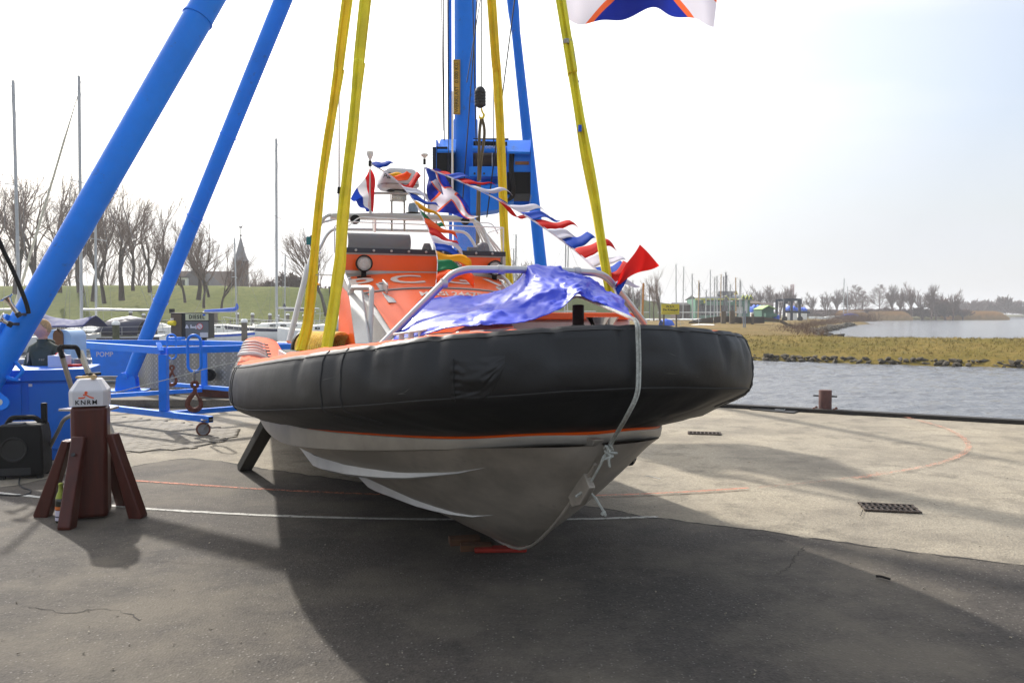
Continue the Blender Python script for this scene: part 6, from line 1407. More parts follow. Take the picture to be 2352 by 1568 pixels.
bp_ = n.new('ShaderNodeBump'); bp_.inputs['Strength'].default_value = .6; bp_.inputs['Distance'].default_value = -.004; l.new(ck.outputs['Distance'], bp_.inputs['Height']); l.new(bp_.outputs[0], b.inputs['Normal'])
tk = root('plate_tank', 'long aluminium checker plate tank with a round black port behind the blue trolley', 'tank', Vector((-5.3, 16.5, .14)))
a = P(348, 880, 16.6); b = P(560, 895, 15.9); c = P(700, 895, 15.7); ht = P(0, 792, 16.3).z
line_ = [P(318, 870, 17.6), P(330, 876, 17.0), P(352, 880, 16.6), P(440, 890, 16.25), P(560, 895, 15.9), P(760, 900, 15.6)]
mb = MB(); rows = [[Vector((p.x, p.y, .14)), Vector((p.x, p.y, ht))] for p in line_]; mb.loft(rows); mb.add([Vector((p.x, p.y, ht)) for p in line_]+[Vector((p.x, 18.4, ht)) for p in line_[::-1]], [tuple(range(12))]); obj('shell', mb, m_chk, tk, smooth=60)
q = P(482, 861, 15.95); mb = MB(); mb.lathe(q, [(.11, -.03), (.115, .03), (.095, .035), (.085, .0), (.06, -.0), (.055, .02), (.001, .02)], 24, M=Matrix.Rotation(R(90), 3, 'X'), capt=False); obj('port', mb, m_black, tk)
mb = MB(); mb.box(P(571, 870, 15.7), (.07, .05, .5)); obj('bracket', mb, m_rust, tk)
mb = MB(); mb.bar(P(455, 905, 15.0)+up*.03, P(640, 912, 14.7)+up*.03, .14, .13); obj('steel_beam', mb, m_rust, label='rusty steel beam lying on the quay behind the blue trolley', cat='beam')
# blue pump box
pb = root('pump_out_station', 'blue waste pump station with white lettering on the quay edge', 'pump station', Vector((P(270, 870, 18.2).x, 18.2, .14)))
x0, x1 = P(214, 800, 18.2).x, P(322, 800, 18.2).x; zt3 = P(0, 786, 18.2).z
mb = MB(); rows = [[Vector((x0+(.13 if z < .5 else 0), 18, z)), Vector((x1, 18, z)), Vector((x1, 18.7, z)), Vector((x0+(.13 if z < .5 else 0), 18.7, z))] for z in (.3, zt3)]; mb.loft(rows, closed=True); mb.add(rows[-1], [(0, 1, 2, 3)]); obj('box', mb, m_blue2, pb, smooth=0)
text('lettering', 'VUILWATER', .135, frame_fn((P(265, 797, 18).x+.07, 17.985, P(0, 796, 18).z), (1, 0, 0), (0, 0, 1)), m_cap, pb, sx=.9)
text('lettering', 'POMP', .15, frame_fn((P(241, 814, 18).x, 17.985, P(0, 814, 18).z), (1, 0, 0), (0, 0, 1)), m_cap, pb, sx=.95)
mb = MB()
for y_ in (868, 876): mb.tube([P(190, y_, 18.0), P(350, y_, 18.2)], .035, 10)
obj('pipe', mb, mat('zinc', C3(150, 150, 152), .4), pb)
# small blue pedestal / winch stand left of the diesel pump
mb = MB(); mb.box(P(402, 800, 18.4)+Vector((0, 0, -.2)), (.3, .25, .5)); mb.box(P(405, 778, 18.3), (.3, .3, .08)); obj('blue_stand', mb, m_blue2, bevel=.02, label='small blue steel stand under the diesel pump', cat='stand')
mb = MB(); mb.box(P(430, 792, 18.2), (.5, .03, .22)); obj('white_box', mb, m_cap, bevel=.01, label='small white plate below the diesel pump', cat='plate')
# diesel pump
dz = 18.8; dp_ = root('fuel_pump', 'grey and brown diesel fuel dispenser standing on the quay', 'fuel pump', Vector((P(425, 850, dz).x, dz, .14)))
x0, x1, zt4, zb4 = P(381, 0, dz).x, P(470, 0, dz).x, P(0, 718, dz).z, P(0, 777, dz).z
xm = P(409, 0, dz).x
mb = MB(); mb.box(((x0+x1)/2, dz+.2, (zt4+zb4)/2), (x1-x0, .35, zt4-zb4)); obj('case', mb, m_dark, dp_, bevel=.01)
mb = MB(); mb.box(((x0+xm)/2, dz+.02, (zt4+zb4)/2), (xm-x0-.05, .03, zt4-zb4-.06)); obj('side_panel', mb, mat('pump_brown', C3(98, 84, 70), .5, var=.06), dp_)
mb = MB(); mb.box(((xm+x1)/2+.03, dz+.02, zt4-.10), (x1-xm-.08, .03, .15)); hp2 = obj('header_panel', mb, mat('pump_cream', C3(206, 206, 168), .4, var=.03), dp_)
text('lettering', 'DIESEL', .125, frame_fn(((xm+x1)/2+.03, dz-.003, zt4-.10), (1, 0, 0), (0, 0, 1)), m_black, hp2, space=1.25, sx=.8, bold=.003)
mb = MB(); mb.box((x1-.10, dz-.004, zt4-.05), (.06, .006, .035)); obj('sticker', mb, m_bbcloth, hp2)
mb = MB(); mb.box(((xm+x1)/2+.03, dz+.02, (zt4-.19+zb4)/2), (x1-xm-.08, .03, zt4-.21-zb4)); fp = obj('front_panel', mb, mat('pump_grey', C3(108, 110, 112), .35, var=.05), dp_)
mb = MB(); fz = frame_fn((xm+.06, dz+.0, (zt4+zb4)/2-.06), (1, 0, 0), (0, 0, 1)); mb.prism([(0, 0), (.03, .08), (.05, .08), (.09, .0)], 0, .004, f=fz); mb.prism([(.12, .08), (.15, .08), (.15, .04), (.24, .04), (.24, .07), (.30, .02), (.24, -.03), (.24, 0), (.12, 0)], 0, .004, f=fz); obj('arrow_sign', mb, m_cap, fp, smooth=0)
mb = MB(); q = Vector((x1-.2, dz, (zt4+zb4)/2-.02)); mb.lathe(q, [(.075, 0), (.075, .006)], 20, M=Matrix.Rotation(R(90), 3, 'X')); mb.lathe(q+Vector((0, -.004, 0)), [(.062, 0), (.062, .006)], 20, M=Matrix.Rotation(R(90), 3, 'X'), mi=1); mb.bar(q+Vector((-.05, -.012, .05)), q+Vector((.05, -.012, -.05)), .012, .006, mi=0); obj('no_smoking_sign', mb, [m_red, m_cap], fp)
mb = MB(); mb.box((x1-.1, dz-.02, zb4+.08), (.17, .03, .11)); obj('notice', mb, m_cap, dp_)
mb = MB(); q = P(397, 742, dz-.05); mb.tube([q+Vector((-.1, 0, 0)), q+Vector((.06, -.04, 0))], [.045, .06], 12); obj('nozzle', mb, m_yel2, dp_)
mb = MB(); mb.box(P(395, 733, dz-.02), (.07, .01, .05)); obj('notice', mb, m_cap, dp_)
mb = MB(); q = P(395, 714, dz+.2); mb.box(q, (.09, .09, .1)); obj('vent', mb, m_dark, dp_)
for px in (385, 460): mb = MB(); q = P(px, 0, dz+.2); mb.box((q.x, dz+.2, zb4/2+.07), (.08, .08, zb4)); obj('leg', mb, m_dark, dp_)

# ================================================================ RIGHT QUAY FURNITURE
q = G(1895, 946); bo = root('mooring_bollard', 'rusty cylindrical mooring bollard with a cross bar on the quay edge', 'bollard', (q.x, q.y, 0), R(-29), off=(0, 0, 0))
mb = MB(); mb.lathe((0, 0, 0), [(.105, .04), (.105, .36), (.10, .372), (.085, .374)], 24); obj('barrel', mb, mat('bollard_rust', C3(92, 58, 52), .65, var=.3, scale=8, bump=.25, bscale=40), bo)
mb = MB(); mb.tube([(-.19, 0, .27), (.19, 0, .27)], .014, 8); obj('cross_bar', mb, m_dark, bo)
mb = MB(); mb.box((0, 0, .02), (.42, .34, .04)); obj('base_plate', mb, m_concd, bo, bevel=.01)
for x, y in ((-.16, -.12), (.16, -.12), (.16, .12), (-.16, .12)): mb = MB(); mb.lathe((x, y, .04), [(.022, 0), (.022, .03), (.014, .04)], 6); obj('bolt', mb, m_rust, bo)
q = [G(1722, 941), G(1738, 934.5), G(1846, 942), G(1822, 950)]; mb = MB(); mb.add([p+up*.018 for p in q]+[p for p in q], [(3, 2, 1, 0), (0, 1, 5, 4), (1, 2, 6, 5), (2, 3, 7, 6), (3, 0, 4, 7)])
ht_ = root('hatch', 'flat black steel hatch set in the quay beside the bollard', 'hatch', q[0]); obj('hatch_plate', mb, mat('tar_black', C3(20, 20, 20), .6, var=.3), ht_, smooth=0)
mb = MB(); mb.tube([G(1780, 944)+up*.03, G(1800, 945.5)+up*.03, G(1805, 943)+up*.03], .008, 6); obj('lifting_bar', mb, m_alup, ht_)
m_grate = mat('worn_grate', C3(74, 62, 54), .8, var=.25, scale=20)
def drain(cx_, cy_, L0, W0, n, lbl, yaw):
    c_ = G(cx_, cy_); r_ = root('drain_grate', lbl, 'drain grate', c_, yaw, off=(0, 0, 0), group='drain grates in the concrete'); mb = MB(); mb.add([(-L0/2, -W0/2, .007), (L0/2, -W0/2, .007), (L0/2, W0/2, .007), (-L0/2, W0/2, .007)], [(0, 1, 2, 3)]); obj('pit', mb, m_black, r_, smooth=0)
    for y in (-W0/2, 0, W0/2): mb = MB(); mb.box((0, y, .012), (L0+.03, .02, .012)); obj('frame_bar', mb, m_grate, r_)
    for i in range(n+1):
        x = -L0/2+L0*i/n; mb = MB(); mb.box((x, 0, .0125), (.018, W0, .011)); obj('grate_bar', mb, m_grate, r_)
drain(2042, 1168, .42, .26, 9, 'rusty drain grate in the concrete nearest the camera', R(-12)); drain(1618, 996, .42, .20, 8, 'small drain grate beside the right end of the black fender', R(-12))
rd2 = random.Random(3)
for (x, y, c_, lb) in ((1500, 1102, C3(200, 200, 196), 'short white cord scrap on the concrete right of the hull'), (2028, 1336, C3(20, 16, 14), 'dark bark scrap on the concrete at the lower right')):
    a = G(x-16, y-3)+up*.03; b = G(x+16, y+4)+up*.03; mb = MB(); mb.tube(crv([a, (a+b)/2+Vector((0, .02, 0)), b], 4), .008 if y > 1200 else .005, 5); obj('scrap', mb, mat('scrap_'+('white' if y < 1200 else 'dark'), c_, .8), label=lb, cat='litter')
# ================================================================ TREES
m_bark = mat('grey_brown_bark', C3(74, 62, 50), .9, var=.25, scale=2)
m_twig = mat('twigs', C3(122, 100, 84), .9, var=.2, scale=.5)
m_twigf = mat('far_twigs', C3(98, 74, 66), .9, var=.15, scale=.3)
def tree_mesh(seed, H, spread=.5, levels=6, kind='round', dens=1.0, tw=.014, fork=.28, lean=0.0):
    rd_ = random.Random(seed); T = MB(); Cn = MB()
    def seg(mb, a, b, r0, r1, n): 
        d = (b-a); 
        if d.length < 1e-6: return
        d.normalize(); x = d.cross(Vector((.3, .9, .1))).normalized(); y = d.cross(x); o = len(mb.v)
        for p, r_ in ((a, r0), (b, r1)):
            for j in range(n): an = 2*math.pi*j/n; mb.v.append(p+x*(r_*math.cos(an))+y*(r_*math.sin(an)))
        for j in range(n): mb.f.append((o+j, o+(j+1) % n, o+n+(j+1) % n, o+n+j)); mb.m.append(0)
    def grow(p, d, Ln, r, lev):
        mb = T if lev <= 1 else Cn; n = 8 if lev == 0 else 6 if lev == 1 else 4 if lev < 4 else 3
        ns = 4 if lev < 2 else 3 if lev < 4 else 2; pts = [p]; dirs = [d]
        for i in range(ns):
            j = Vector((rd_.gauss(0, 1), rd_.gauss(0, 1), rd_.gauss(0, .6)))*(.05 if lev == 0 else .12 if lev < 4 else .16)
            d = (d+j+Vector((lean*.1, 0, .06 if kind != 'cone' else .03))).normalized(); q = p+d*(Ln/ns); r2 = r*(1-.45*(i+1)/ns) if lev > 0 else r*(1-.30*(i+1)/ns)
            seg(mb, p, q, r*(1-.45*i/ns) if lev > 0 else r*(1-.30*i/ns), r2, n); p = q; pts.append(p); dirs.append(d)
        if lev >= levels: return
        if kind == 'cone' and lev == 0:
            return pts
        nc = {0: rd_.choice((3, 4)), 1: 5, 2: 4, 3: 4, 4: 3, 5: 3}.get(lev, 3)
        nc = max(2, int(round(nc*dens)))
        for c_ in range(nc):
            t = 1.0 if c_ == 0 else rd_.uniform(.15 if lev == 1 else .3, 1.0) if lev > 0 else rd_.uniform(.6, 1.0); k_ = min(ns-1, int(t*ns)); f_ = t*ns-k_; bp = pts[k_].lerp(pts[k_+1], min(1, f_)); dd = dirs[min(ns, k_+1)]
            a = rd_.uniform(0, 6.283); x = dd.cross(Vector((.2, .9, .3))).normalized(); y = dd.cross(x); ang_ = rd_.uniform(.25, .75)*spread*(1.7 if lev else 1.25)*(.5 if c_ == 0 else 1)
            nd_ = (dd*math.cos(ang_)+(x*math.cos(a)+y*math.sin(a))*math.sin(ang_)); nd_.z += .10; nd_.normalize()
            rr_ = max(tw, r*(.50 if c_ else .62)); grow(bp, nd_, Ln*rd_.uniform(.55, .78)*(2.1 if lev == 0 else 1), rr_ if lev < levels-1 else tw, lev+1)
    if kind == 'cone':
        seg(T, Vector((0, 0, 0)), Vector((0, 0, H)), H*.018, .02, 6)
        nb = int(70*dens)
        for i in range(nb):
            z = H*(.22+.78*(i/nb)); L_ = H*.24*(1-(i/nb))**.7*rd_.uniform(.7, 1.1)+.4; a = rd_.uniform(0, 6.28); d = Vector((math.cos(a), math.sin(a), .35)).normalized(); grow(Vector((0, 0, z)), d, L_, .05, levels-2)
    else:
        grow(Vector((0, 0, -.3)), Vector((lean*.15, 0, 1)).normalized(), H*fork, H*.021, 0)
    zs = max(v.z for v in Cn.v); k_ = H/zs
    for mb in (T, Cn): mb.v = [v*k_ for v in mb.v]
    return T, Cn
def mk(mb, m, nm):
    me = bpy.data.meshes.new(nm); me.from_pydata([tuple(v) for v in mb.v], [], mb.f); me.materials.append(m); me.polygons.foreach_set('use_smooth', [True]*len(me.polygons)); return me
TV = {}
def variant(key, *a, mt=None, **k_):
    T, Cn = tree_mesh(*a, **k_); TV[key] = (mk(T, m_bark if mt is None else mt, 'trunk'), mk(Cn, m_twig if mt is None else mt, 'crown'), a[1])
for i, sp__ in enumerate((.50, .42, .56, .46)): variant('big%d' % i, 11+i*7, 16.0, spread=sp__*1.12, levels=6, dens=.84, tw=.0100, fork=.17+.05*(i % 2))
for i in range(3): variant('thin%d' % i, 70+i*5, 11.0, spread=.45, levels=5, dens=1.0, tw=.012, fork=.24, lean=(.6, -.4, .2)[i])
for i in range(3): variant('far%d' % i, 90+i*3, 12.0, spread=(.46, .38, .52)[i], levels=5, dens=1.0, tw=.026, fork=.14, mt=m_twigf)
variant('cone', 120, 12.0, kind='cone', levels=4, dens=1.0, tw=.03, mt=m_twigf)
variant('shrub', 131, 4.0, spread=.6, levels=5, dens=1.15, tw=.024, fork=.12, mt=m_twigf)
variant('shrub2', 137, 4.0, spread=.75, levels=5, dens=1.25, tw=.03, fork=.08, mt=m_twigf)
def plant(key, x, y_top, Z, base, label, group, name='bare_tree', cat='tree', wx=1.0, rz=None):
    b = P(x, 700, Z); H = P(x, y_top, Z).z-base; t, c_, H0 = TV[key]; k_ = H/H0
    r_ = root(name, label, cat, (b.x, Z, base), rnd.uniform(0, 6.28) if rz is None else rz, group=group, off=(0, 0, 0)); r_.scale = (k_*wx, k_*wx, k_)
    for nm, me in (('trunk', t), ('crown', c_)): o = bpy.data.objects.new(nm, me); COL.objects.link(o); o.parent = r_
    return r_
GT = 'bare trees standing on the dike'
lt = [ # x, top, Z, variant, label
 (-14, 372, 97, 'big1', 'bare tree at the very left picture edge behind the first mast'), (38, 385, 101, 'big2', 'bare tree just right of the leftmost tall mast'), (86, 378, 99, 'big0', 'bare tree between the two tallest masts on the left'), (138, 372, 101, 'big3', 'bare tree behind the second tall mast'),
 (186, 388, 104, 'big2', 'bare tree half hidden by the thick near crane leg'), (214, 412, 98, 'thin0', 'slender leaning bare tree right behind the thick crane leg'), (240, 420, 97, 'thin1', 'slim tree with a curved trunk between the thick leg and the twin trunk tree'),
 (280, 398, 98, 'big0', 'big bare tree with a stout trunk midway between the two left crane legs'), (306, 420, 102, 'thin2', 'thin bare tree just right of the stout trunk tree'), (345, 424, 101, 'big1', 'broad bare tree left of the thinner crane leg'), (384, 440, 97, 'big3', 'bare tree behind the thinner far crane leg'),
 (425, 498, 97, 'thin1', 'thin bare tree just right of the thinner crane leg above the fuel pump'), (456, 492, 98, 'big2', 'bare tree in front of the dark roofed house'), (468, 512, 95, 'thin2', 'bare tree with its trunk low on the dike above the word on the fuel pump'), (480, 520, 99, 'thin0', 'leaning bare tree beside the house roof'), (508, 545, 94, 'thin1', 'small bare tree left of the church tower'),
 (749, 505, 96, 'thin0', 'bare tree between the two left yellow slings'), (728, 520, 110, 'thin2', 'bare tree seen behind the left lifting slings')]
for x, yt, Z, k_, lb in lt:
    bz = interp([(92, 1.7), (94, 2.2), (97, 3.2), (100, 4.2), (102, 4.8), (112, 4.6)], Z-(0 if x < 600 else 4)); plant(k_, x, yt, Z+(dike_y(P(x, 0, Z).x)-107), bz, lb, GT, wx=1.0)
for i, (x, yt, Z, k_) in enumerate([(20, 520, 135, 'big1'), (110, 540, 138, 'big2'), (165, 530, 130, 'big0'), (250, 540, 135, 'big3'), (320, 545, 132, 'big1'), (400, 550, 135, 'big2'), (565, 590, 140, 'big0'), (590, 610, 150, 'big3'), (620, 620, 150, 'big1'), (870, 560, 125, 'big1'), (925, 568, 128, 'big2'), (1060, 590, 135, 'big0')]):
    plant(k_, x, yt, Z, .9, ('bare tree farther back behind the dike, ' + ['at the left edge', 'between the two tall masts', 'beside the second tall mast', 'just right of the thick crane leg', 'left of the thinner crane leg', 'at the thinner crane leg', 'right beside the church tower', 'a little right of the church tower', 'left of the middle mast', 'seen through the left of the windscreen', 'seen through the middle of the windscreen', 'hidden behind the mast sign'][i]), 'bare trees behind the dike', wx=1.15)
plant('shrub', 676, 622, 118, 4.2, 'round leafless shrub on the dike left of the slings', 'shrubs on the dike', 'leafless_shrub', 'shrub', 1.35)
plant('shrub2', 664, 632, 119, 4.2, 'round leafless shrub on the dike right of the middle mast', 'shrubs on the dike', 'leafless_shrub', 'shrub', 1.2)
plant('shrub2', 622, 640, 120, 4.2, 'low leafless shrub on the dike left of the middle mast', 'shrubs on the dike', 'leafless_shrub', 'shrub', 1.3)
plant('shrub', 692, 640, 121, 4.2, 'small leafless shrub on the dike touching the outer sling', 'shrubs on the dike', 'leafless_shrub', 'shrub', 1.3)
# right: tree behind the yacht club sign
plant('big0', 1516, 612, 122, .7, 'bare round crowned tree beside the yellow yacht club sign', 'bare trees by the yacht harbour')
plant('big3', 1502, 625, 124, .7, 'bare tree left of the round crowned tree beside the yacht club sign', 'bare trees by the yacht harbour', wx=.8)
for i, (x, yt, Z, k_) in enumerate([(1190, 590, 150, 'far0'), (1215, 596, 152, 'far2'), (1460, 648, 170, 'far1'), (1600, 690, 300, 'far0'), (1440, 650, 175, 'far2'), (1640, 694, 310, 'far2')]):
    plant(k_, x, yt, Z, .8, 'distant bare tree on the horizon ' + ['right of the right sling behind the wheelhouse', 'below the blue far crane leg', 'left of the yacht club sign behind the bow rail', 'above the yellow sign', 'just behind the fore end of the bow rail', 'left of the green clubhouse'][i], 'distant trees behind the yacht harbour')
fr_ = [(1722, 664, 'far0'), (1745, 650, 'far1'), (1768, 652, 'far2'), (1792, 654, 'far0'), (1812, 655, 'far2'), (1830, 680, 'far1'), (1868, 668, 'far1'), (1898, 667, 'far0'), (1925, 662, 'far2'), (1950, 658, 'far1'), (1966, 653, 'cone'), (1981, 668, 'cone'), (2020, 652, 'cone'), (2052, 651, 'far2'), (2068, 660, 'far0'), (2094, 643, 'far1'), (2118, 664, 'far0'), (2140, 650, 'far2'), (2190, 660, 'far1')]
fd = ['at the right end of the clubhouse', 'behind the gap between clubhouse and green hut', 'above the small green hut', 'left of the boat hoist', 'just behind the boat hoist', 'right beside the lattice mast', 'right of the boat hoist', 'right of the hoist near the shore scrub', 'left of the two pale masts', 'behind the two pale masts', 'conical, right beside the two pale masts', 'small dark conical one right of the masts', 'conical, standing alone above the first reed bed', 'above the gap left of the tallest tree', 'touching the tallest tree on its left', 'tallest of the far shore', 'right of the tallest tree', 'with a broad crown left of the dense thicket', 'leaning out of the dense thicket at the row end']
for (x, yt, k_), d_ in zip(fr_, fd):
    Z = 285+rnd.uniform(-8, 14) if x > 1850 else 235; plant(k_, x, yt, Z, .4, 'far shore tree, '+d_, 'trees on the far shore')
for i, (x, yt, Z, wx) in enumerate([(1880, 714, 284, 2.2), (1930, 712, 284, 2.2), (1990, 713, 286, 2.0), (2030, 704, 286, 2.0), (2075, 706, 286, 1.6), (2120, 702, 288, 1.8), (2150, 680, 288, 1.1), (2172, 680, 289, 1.1), (2190, 690, 290, 1.0), (2000, 706, 292, 1.6), (2212, 708, 292, 1.5)]):
    plant('shrub2' if i % 2 else 'shrub', x, yt, Z, .1, 'dense purple brown thicket at the far waterside, clump '+['below the two pale masts', 'left of the first conical tree', 'under the conical tree', 'left below the tallest tree', 'at the foot of the tallest tree', 'right below the tallest tree', 'left half of the darkest big mass', 'right half of the darkest big mass', 'right flank of the darkest mass', 'behind the first reed bed', 'at the right end of the row'][i], 'thickets on the far shore', 'thicket', 'thicket', wx)
# distant wood: one mass
mb = MB(); base_t = tree_mesh(151, 10.0, spread=.5, levels=3, dens=1.3, tw=.10, fork=.15)[1]
mbw = MB()
for i in range(150):
    x = rnd.uniform(2170, 2600); Z = rnd.uniform(420, 620); b = P(x, 700, Z); hk = rnd.uniform(.45, .95)*(1.3 if 2270 < x < 2330 else 1); o_ = len(mbw.v); a = rnd.uniform(0, 6); ca, sa = math.cos(a)*1.7, math.sin(a)*1.7
    mbw.v += [Vector((b.x+(v.x*ca-v.y*sa)*hk, Z+(v.x*sa+v.y*ca)*hk, v.z*hk+.3)) for v in base_t.v]; mbw.f += [tuple(q+o_ for q in f) for f in base_t.f]; mbw.m += base_t.m
for i in range(130):
    x = rnd.uniform(1440, 2200); Z = rnd.uniform(310, 480); b = P(x, 700, Z); hk = rnd.uniform(.15, .38); o_ = len(mbw.v); a = rnd.uniform(0, 6); ca, sa = math.cos(a)*1.9, math.sin(a)*1.9
    mbw.v += [Vector((b.x+(v.x*ca-v.y*sa)*hk, Z+(v.x*sa+v.y*ca)*hk, v.z*hk+.3)) for v in base_t.v]; mbw.f += [tuple(q+o_ for q in f) for f in base_t.f]; mbw.m += base_t.m
for i in range(170):
    x = rnd.uniform(1850, 2225); Z = rnd.uniform(288, 304); b = P(x, 700, Z); hk = rnd.uniform(.16, .36); o_ = len(mbw.v); a = rnd.uniform(0, 6); ca, sa = math.cos(a)*2.2, math.sin(a)*2.2
    mbw.v += [Vector((b.x+(v.x*ca-v.y*sa)*hk, Z+(v.x*sa+v.y*ca)*hk, v.z*hk+.2)) for v in base_t.v]; mbw.f += [tuple(q+o_ for q in f) for f in base_t.f]; mbw.m += base_t.m
for i in range(60):   # behind the dike, left
    x = rnd.uniform(-40, 1180); Z = rnd.uniform(170, 260); b = P(x, 700, Z); hk = rnd.uniform(.6, .95); o_ = len(mbw.v); a = rnd.uniform(0, 6); ca, sa = math.cos(a)*1.2, math.sin(a)*1.2
    mbw.v += [Vector((b.x+(v.x*ca-v.y*sa)*hk, Z+(v.x*sa+v.y*ca)*hk, v.z*hk+.3)) for v in base_t.v]; mbw.f += [tuple(q+o_ for q in f) for f in base_t.f]; mbw.m += base_t.m
obj('distant_wood', mbw, m_twigf, smooth=0, kind='stuff')
# reeds
m_reed = mat('dry_reed', C3(188, 152, 98), .9, var=.14, scale=.6)
mb = MB()
def reedbed(x0, x1, Z, h_, n, dep=5):
    for i in range(n):
        t = rnd.random(); x = lerp(P(x0, 0, Z).x, P(x1, 0, Z).x, t); y = Z+rnd.uniform(0, dep); hh_ = h_*rnd.uniform(.7, 1)*min(1, 5*min(t, 1-t)+.45); w_ = rnd.uniform(.04, .1); z_ = ZW-.1 if y < Z+2 else 0
        mb.add([(x-w_, y, z_), (x+w_, y, z_), (x+rnd.uniform(-.2, .5), y, z_+hh_)], [(0, 1, 2)])
reedbed(1940, 2006, 266, 3.2, 5000); reedbed(2010, 2108, 278, 2.9, 8000); reedbed(2190, 2334, 292, 3.0, 11000, 8); reedbed(2180, 2240, 296, 1.6, 2000)
obj('reed_beds', mb, m_reed, smooth=0, kind='stuff')
# scrub along the rocky point
mb = MB()
def scrub(p, h_, n, sp):
    for _ in range(n):
        a = rnd.uniform(0, 6.28); d = Vector((math.cos(a)*.7, math.sin(a)*.7, rnd.uniform(.5, 1.6))).normalized(); b = p+Vector((rnd.gauss(0, sp), rnd.gauss(0, sp), 0)); e_ = b+d*h_*rnd.uniform(.4, 1); w_ = Vector((.018, .0, 0)); 
        mb.add([b-w_, b+w_, e_], [(0, 1, 2)])
        for _k in range(2): f_ = b.lerp(e_, rnd.uniform(.4, .8)); g_ = f_+Vector((rnd.gauss(0, .3), rnd.gauss(0, .3), rnd.uniform(.05, .5)))*h_*.5; mb.add([f_-w_*.7, f_+w_*.7, g_], [(0, 1, 2)])
for i in range(3, 9):
    a = Vector((*PT[i-1], 0)); b = Vector((*PT[i], 0)); nn = int((b-a).length*1.5)
    for q_ in range(nn): p = lerp(a, b, rnd.random())+Vector((-rnd.uniform(1, 4.5), rnd.uniform(-1, 1), 0)); p.z = .1; scrub(p, rnd.uniform(.4, 1.0)*(1+.5*(p.y > 110)), 14, .6)
for _ in range(60): p = Vector((75+rnd.gauss(0, 2.2), 182+rnd.gauss(0, 3), .0)); scrub(p, rnd.uniform(2.0, 3.6), 26, .8)
obj('shore_scrub', mb, mat('dead_scrub', C3(112, 86, 66), .95, var=.2, scale=1.5), smooth=0, kind='stuff')

# ================================================================ CHURCH, HOUSE
m_brick = mat('dark_brick', C3(76, 60, 52), .9, var=.12, scale=1.5); m_slate = mat('grey_slate', C3(118, 116, 120), .6, var=.12, scale=.8); m_tile = mat('dark_roof_tile', C3(56, 52, 52), .7, var=.12, scale=1); m_rtile = mat('brown_roof_tile', C3(96, 78, 66), .8, var=.12, scale=1)
Zc = 165; cx_ = P(547, 0, Zc).x; chn = root('church', 'brick village church with a pointed slate spire rising behind the dike', 'church', (cx_, Zc, .9), R(12), off=(0, 0, 0))
sc_ = Zc/F; tz = lambda y: P(0, y, Zc).z-.9
hw = 30*sc_/2; mb = MB(); mb.box((0, 0, tz(600)/2), (hw*2, hw*2, tz(600))); obj('tower', mb, m_brick, chn, smooth=0)
mb = MB(); rows = [[Vector((x*k_, y*k_, z)) for x, y in ((-1, -1), (1, -1), (1, 1), (-1, 1))] for k_, z in ((hw*1.12, tz(600)), (hw*1.05, tz(598)), (hw*.72, tz(588)), (.05, tz(543)))]; mb.loft(rows, closed=True); obj('spire', mb, m_slate, chn, smooth=0)
mb = MB(); mb.tube([(0, 0, tz(545)), (0, 0, tz(525))], .06, 6); mb.sphere((0, 0, tz(541)), .22, 8, 6); mb.prism([(-.35, 0), (-.1, .1), (.1, .05), (.4, .35), (.3, -.2), (0, -.3), (-.25, -.2)], -.03, .03, f=lambda x, y, z: Vector((x, z, tz(521)+y))); obj('weathercock', mb, m_dark, chn)
for s_ in (-1, 1): mb = MB(); mb.box((s_*hw*.35, -hw-.02, tz(612)), (.5, .06, 1.4)); obj('window', mb, m_dark, chn)
mb = MB(); mb.prism([(-11.5, 0), (-11.5, 5.8), (-hw, 5.8), (-hw, 0)], -3.6, 3.6, f=lambda x, y, z: Vector((x, z, y))); obj('nave', mb, m_brick, chn, smooth=0)
mb = MB(); mb.prism([(-4.0, 5.8), (0, 9.2), (4.0, 5.8)], -11.8, -hw, f=lambda x, y, z: Vector((z, x, y))); obj('roof', mb, m_rtile, chn, smooth=0)
mb = MB(); mb.prism([(-9, 1.6), (-5, 1.6), (-5, 4), (-7, 5), (-9, 4)], -3.64, -3.60, f=lambda x, y, z: Vector((x, z, y)))
mb = MB()
for x_ in (-10, -7.5, -5): mb.box((x_, -3.62, 3.4), (.8, .06, 2.4))
obj('window', mb, m_dark, chn)
Zh = 135; hx_ = P(430, 0, Zh).x; ho = root('farm_house', 'house with a big dark tiled roof and white dormer windows behind the dike', 'house', (hx_, Zh, .9), 0, off=(0, 0, 0)); s_ = Zh/F; hz_ = lambda y: P(0, y, Zh).z-.9
mb = MB(); mb.box((0, 3, 2.2), (72*s_, 7, 4.4)); obj('wall', mb, m_brick, ho)
mb = MB(); rows = [[Vector((x, y, z)) for x, y, z in ((-42*s_, -1, hz_(662)), (54*s_, -1, hz_(668)), (54*s_, 7.5, hz_(668)), (-42*s_, 7.5, hz_(662)))], [Vector((x, y, z)) for x, y, z in ((-8*s_, 2.5, hz_(616)), (14*s_, 2.5, hz_(616)), (14*s_, 3.6, hz_(616)), (-8*s_, 3.6, hz_(616)))]]
mb.loft(rows, closed=True); mb.add(rows[1], [(0, 1, 2, 3)]); obj('roof', mb, m_tile, ho, smooth=0)
mb = MB(); mb.box((-18*s_, -1.2, hz_(649)), (36*s_, .6, 1.45)); dm = obj('dormer', mb, m_white, ho)
for x_ in (-27, -18, -9): mb = MB(); mb.box((x_*s_, -1.53, hz_(650)), (.5, .06, 1.0)); wn = obj('window', mb, m_glass, dm)
mb = MB(); mb.box((-18*s_, -1.2, hz_(637)), (40*s_, .9, .2)); obj('gutter', mb, m_tile, dm)
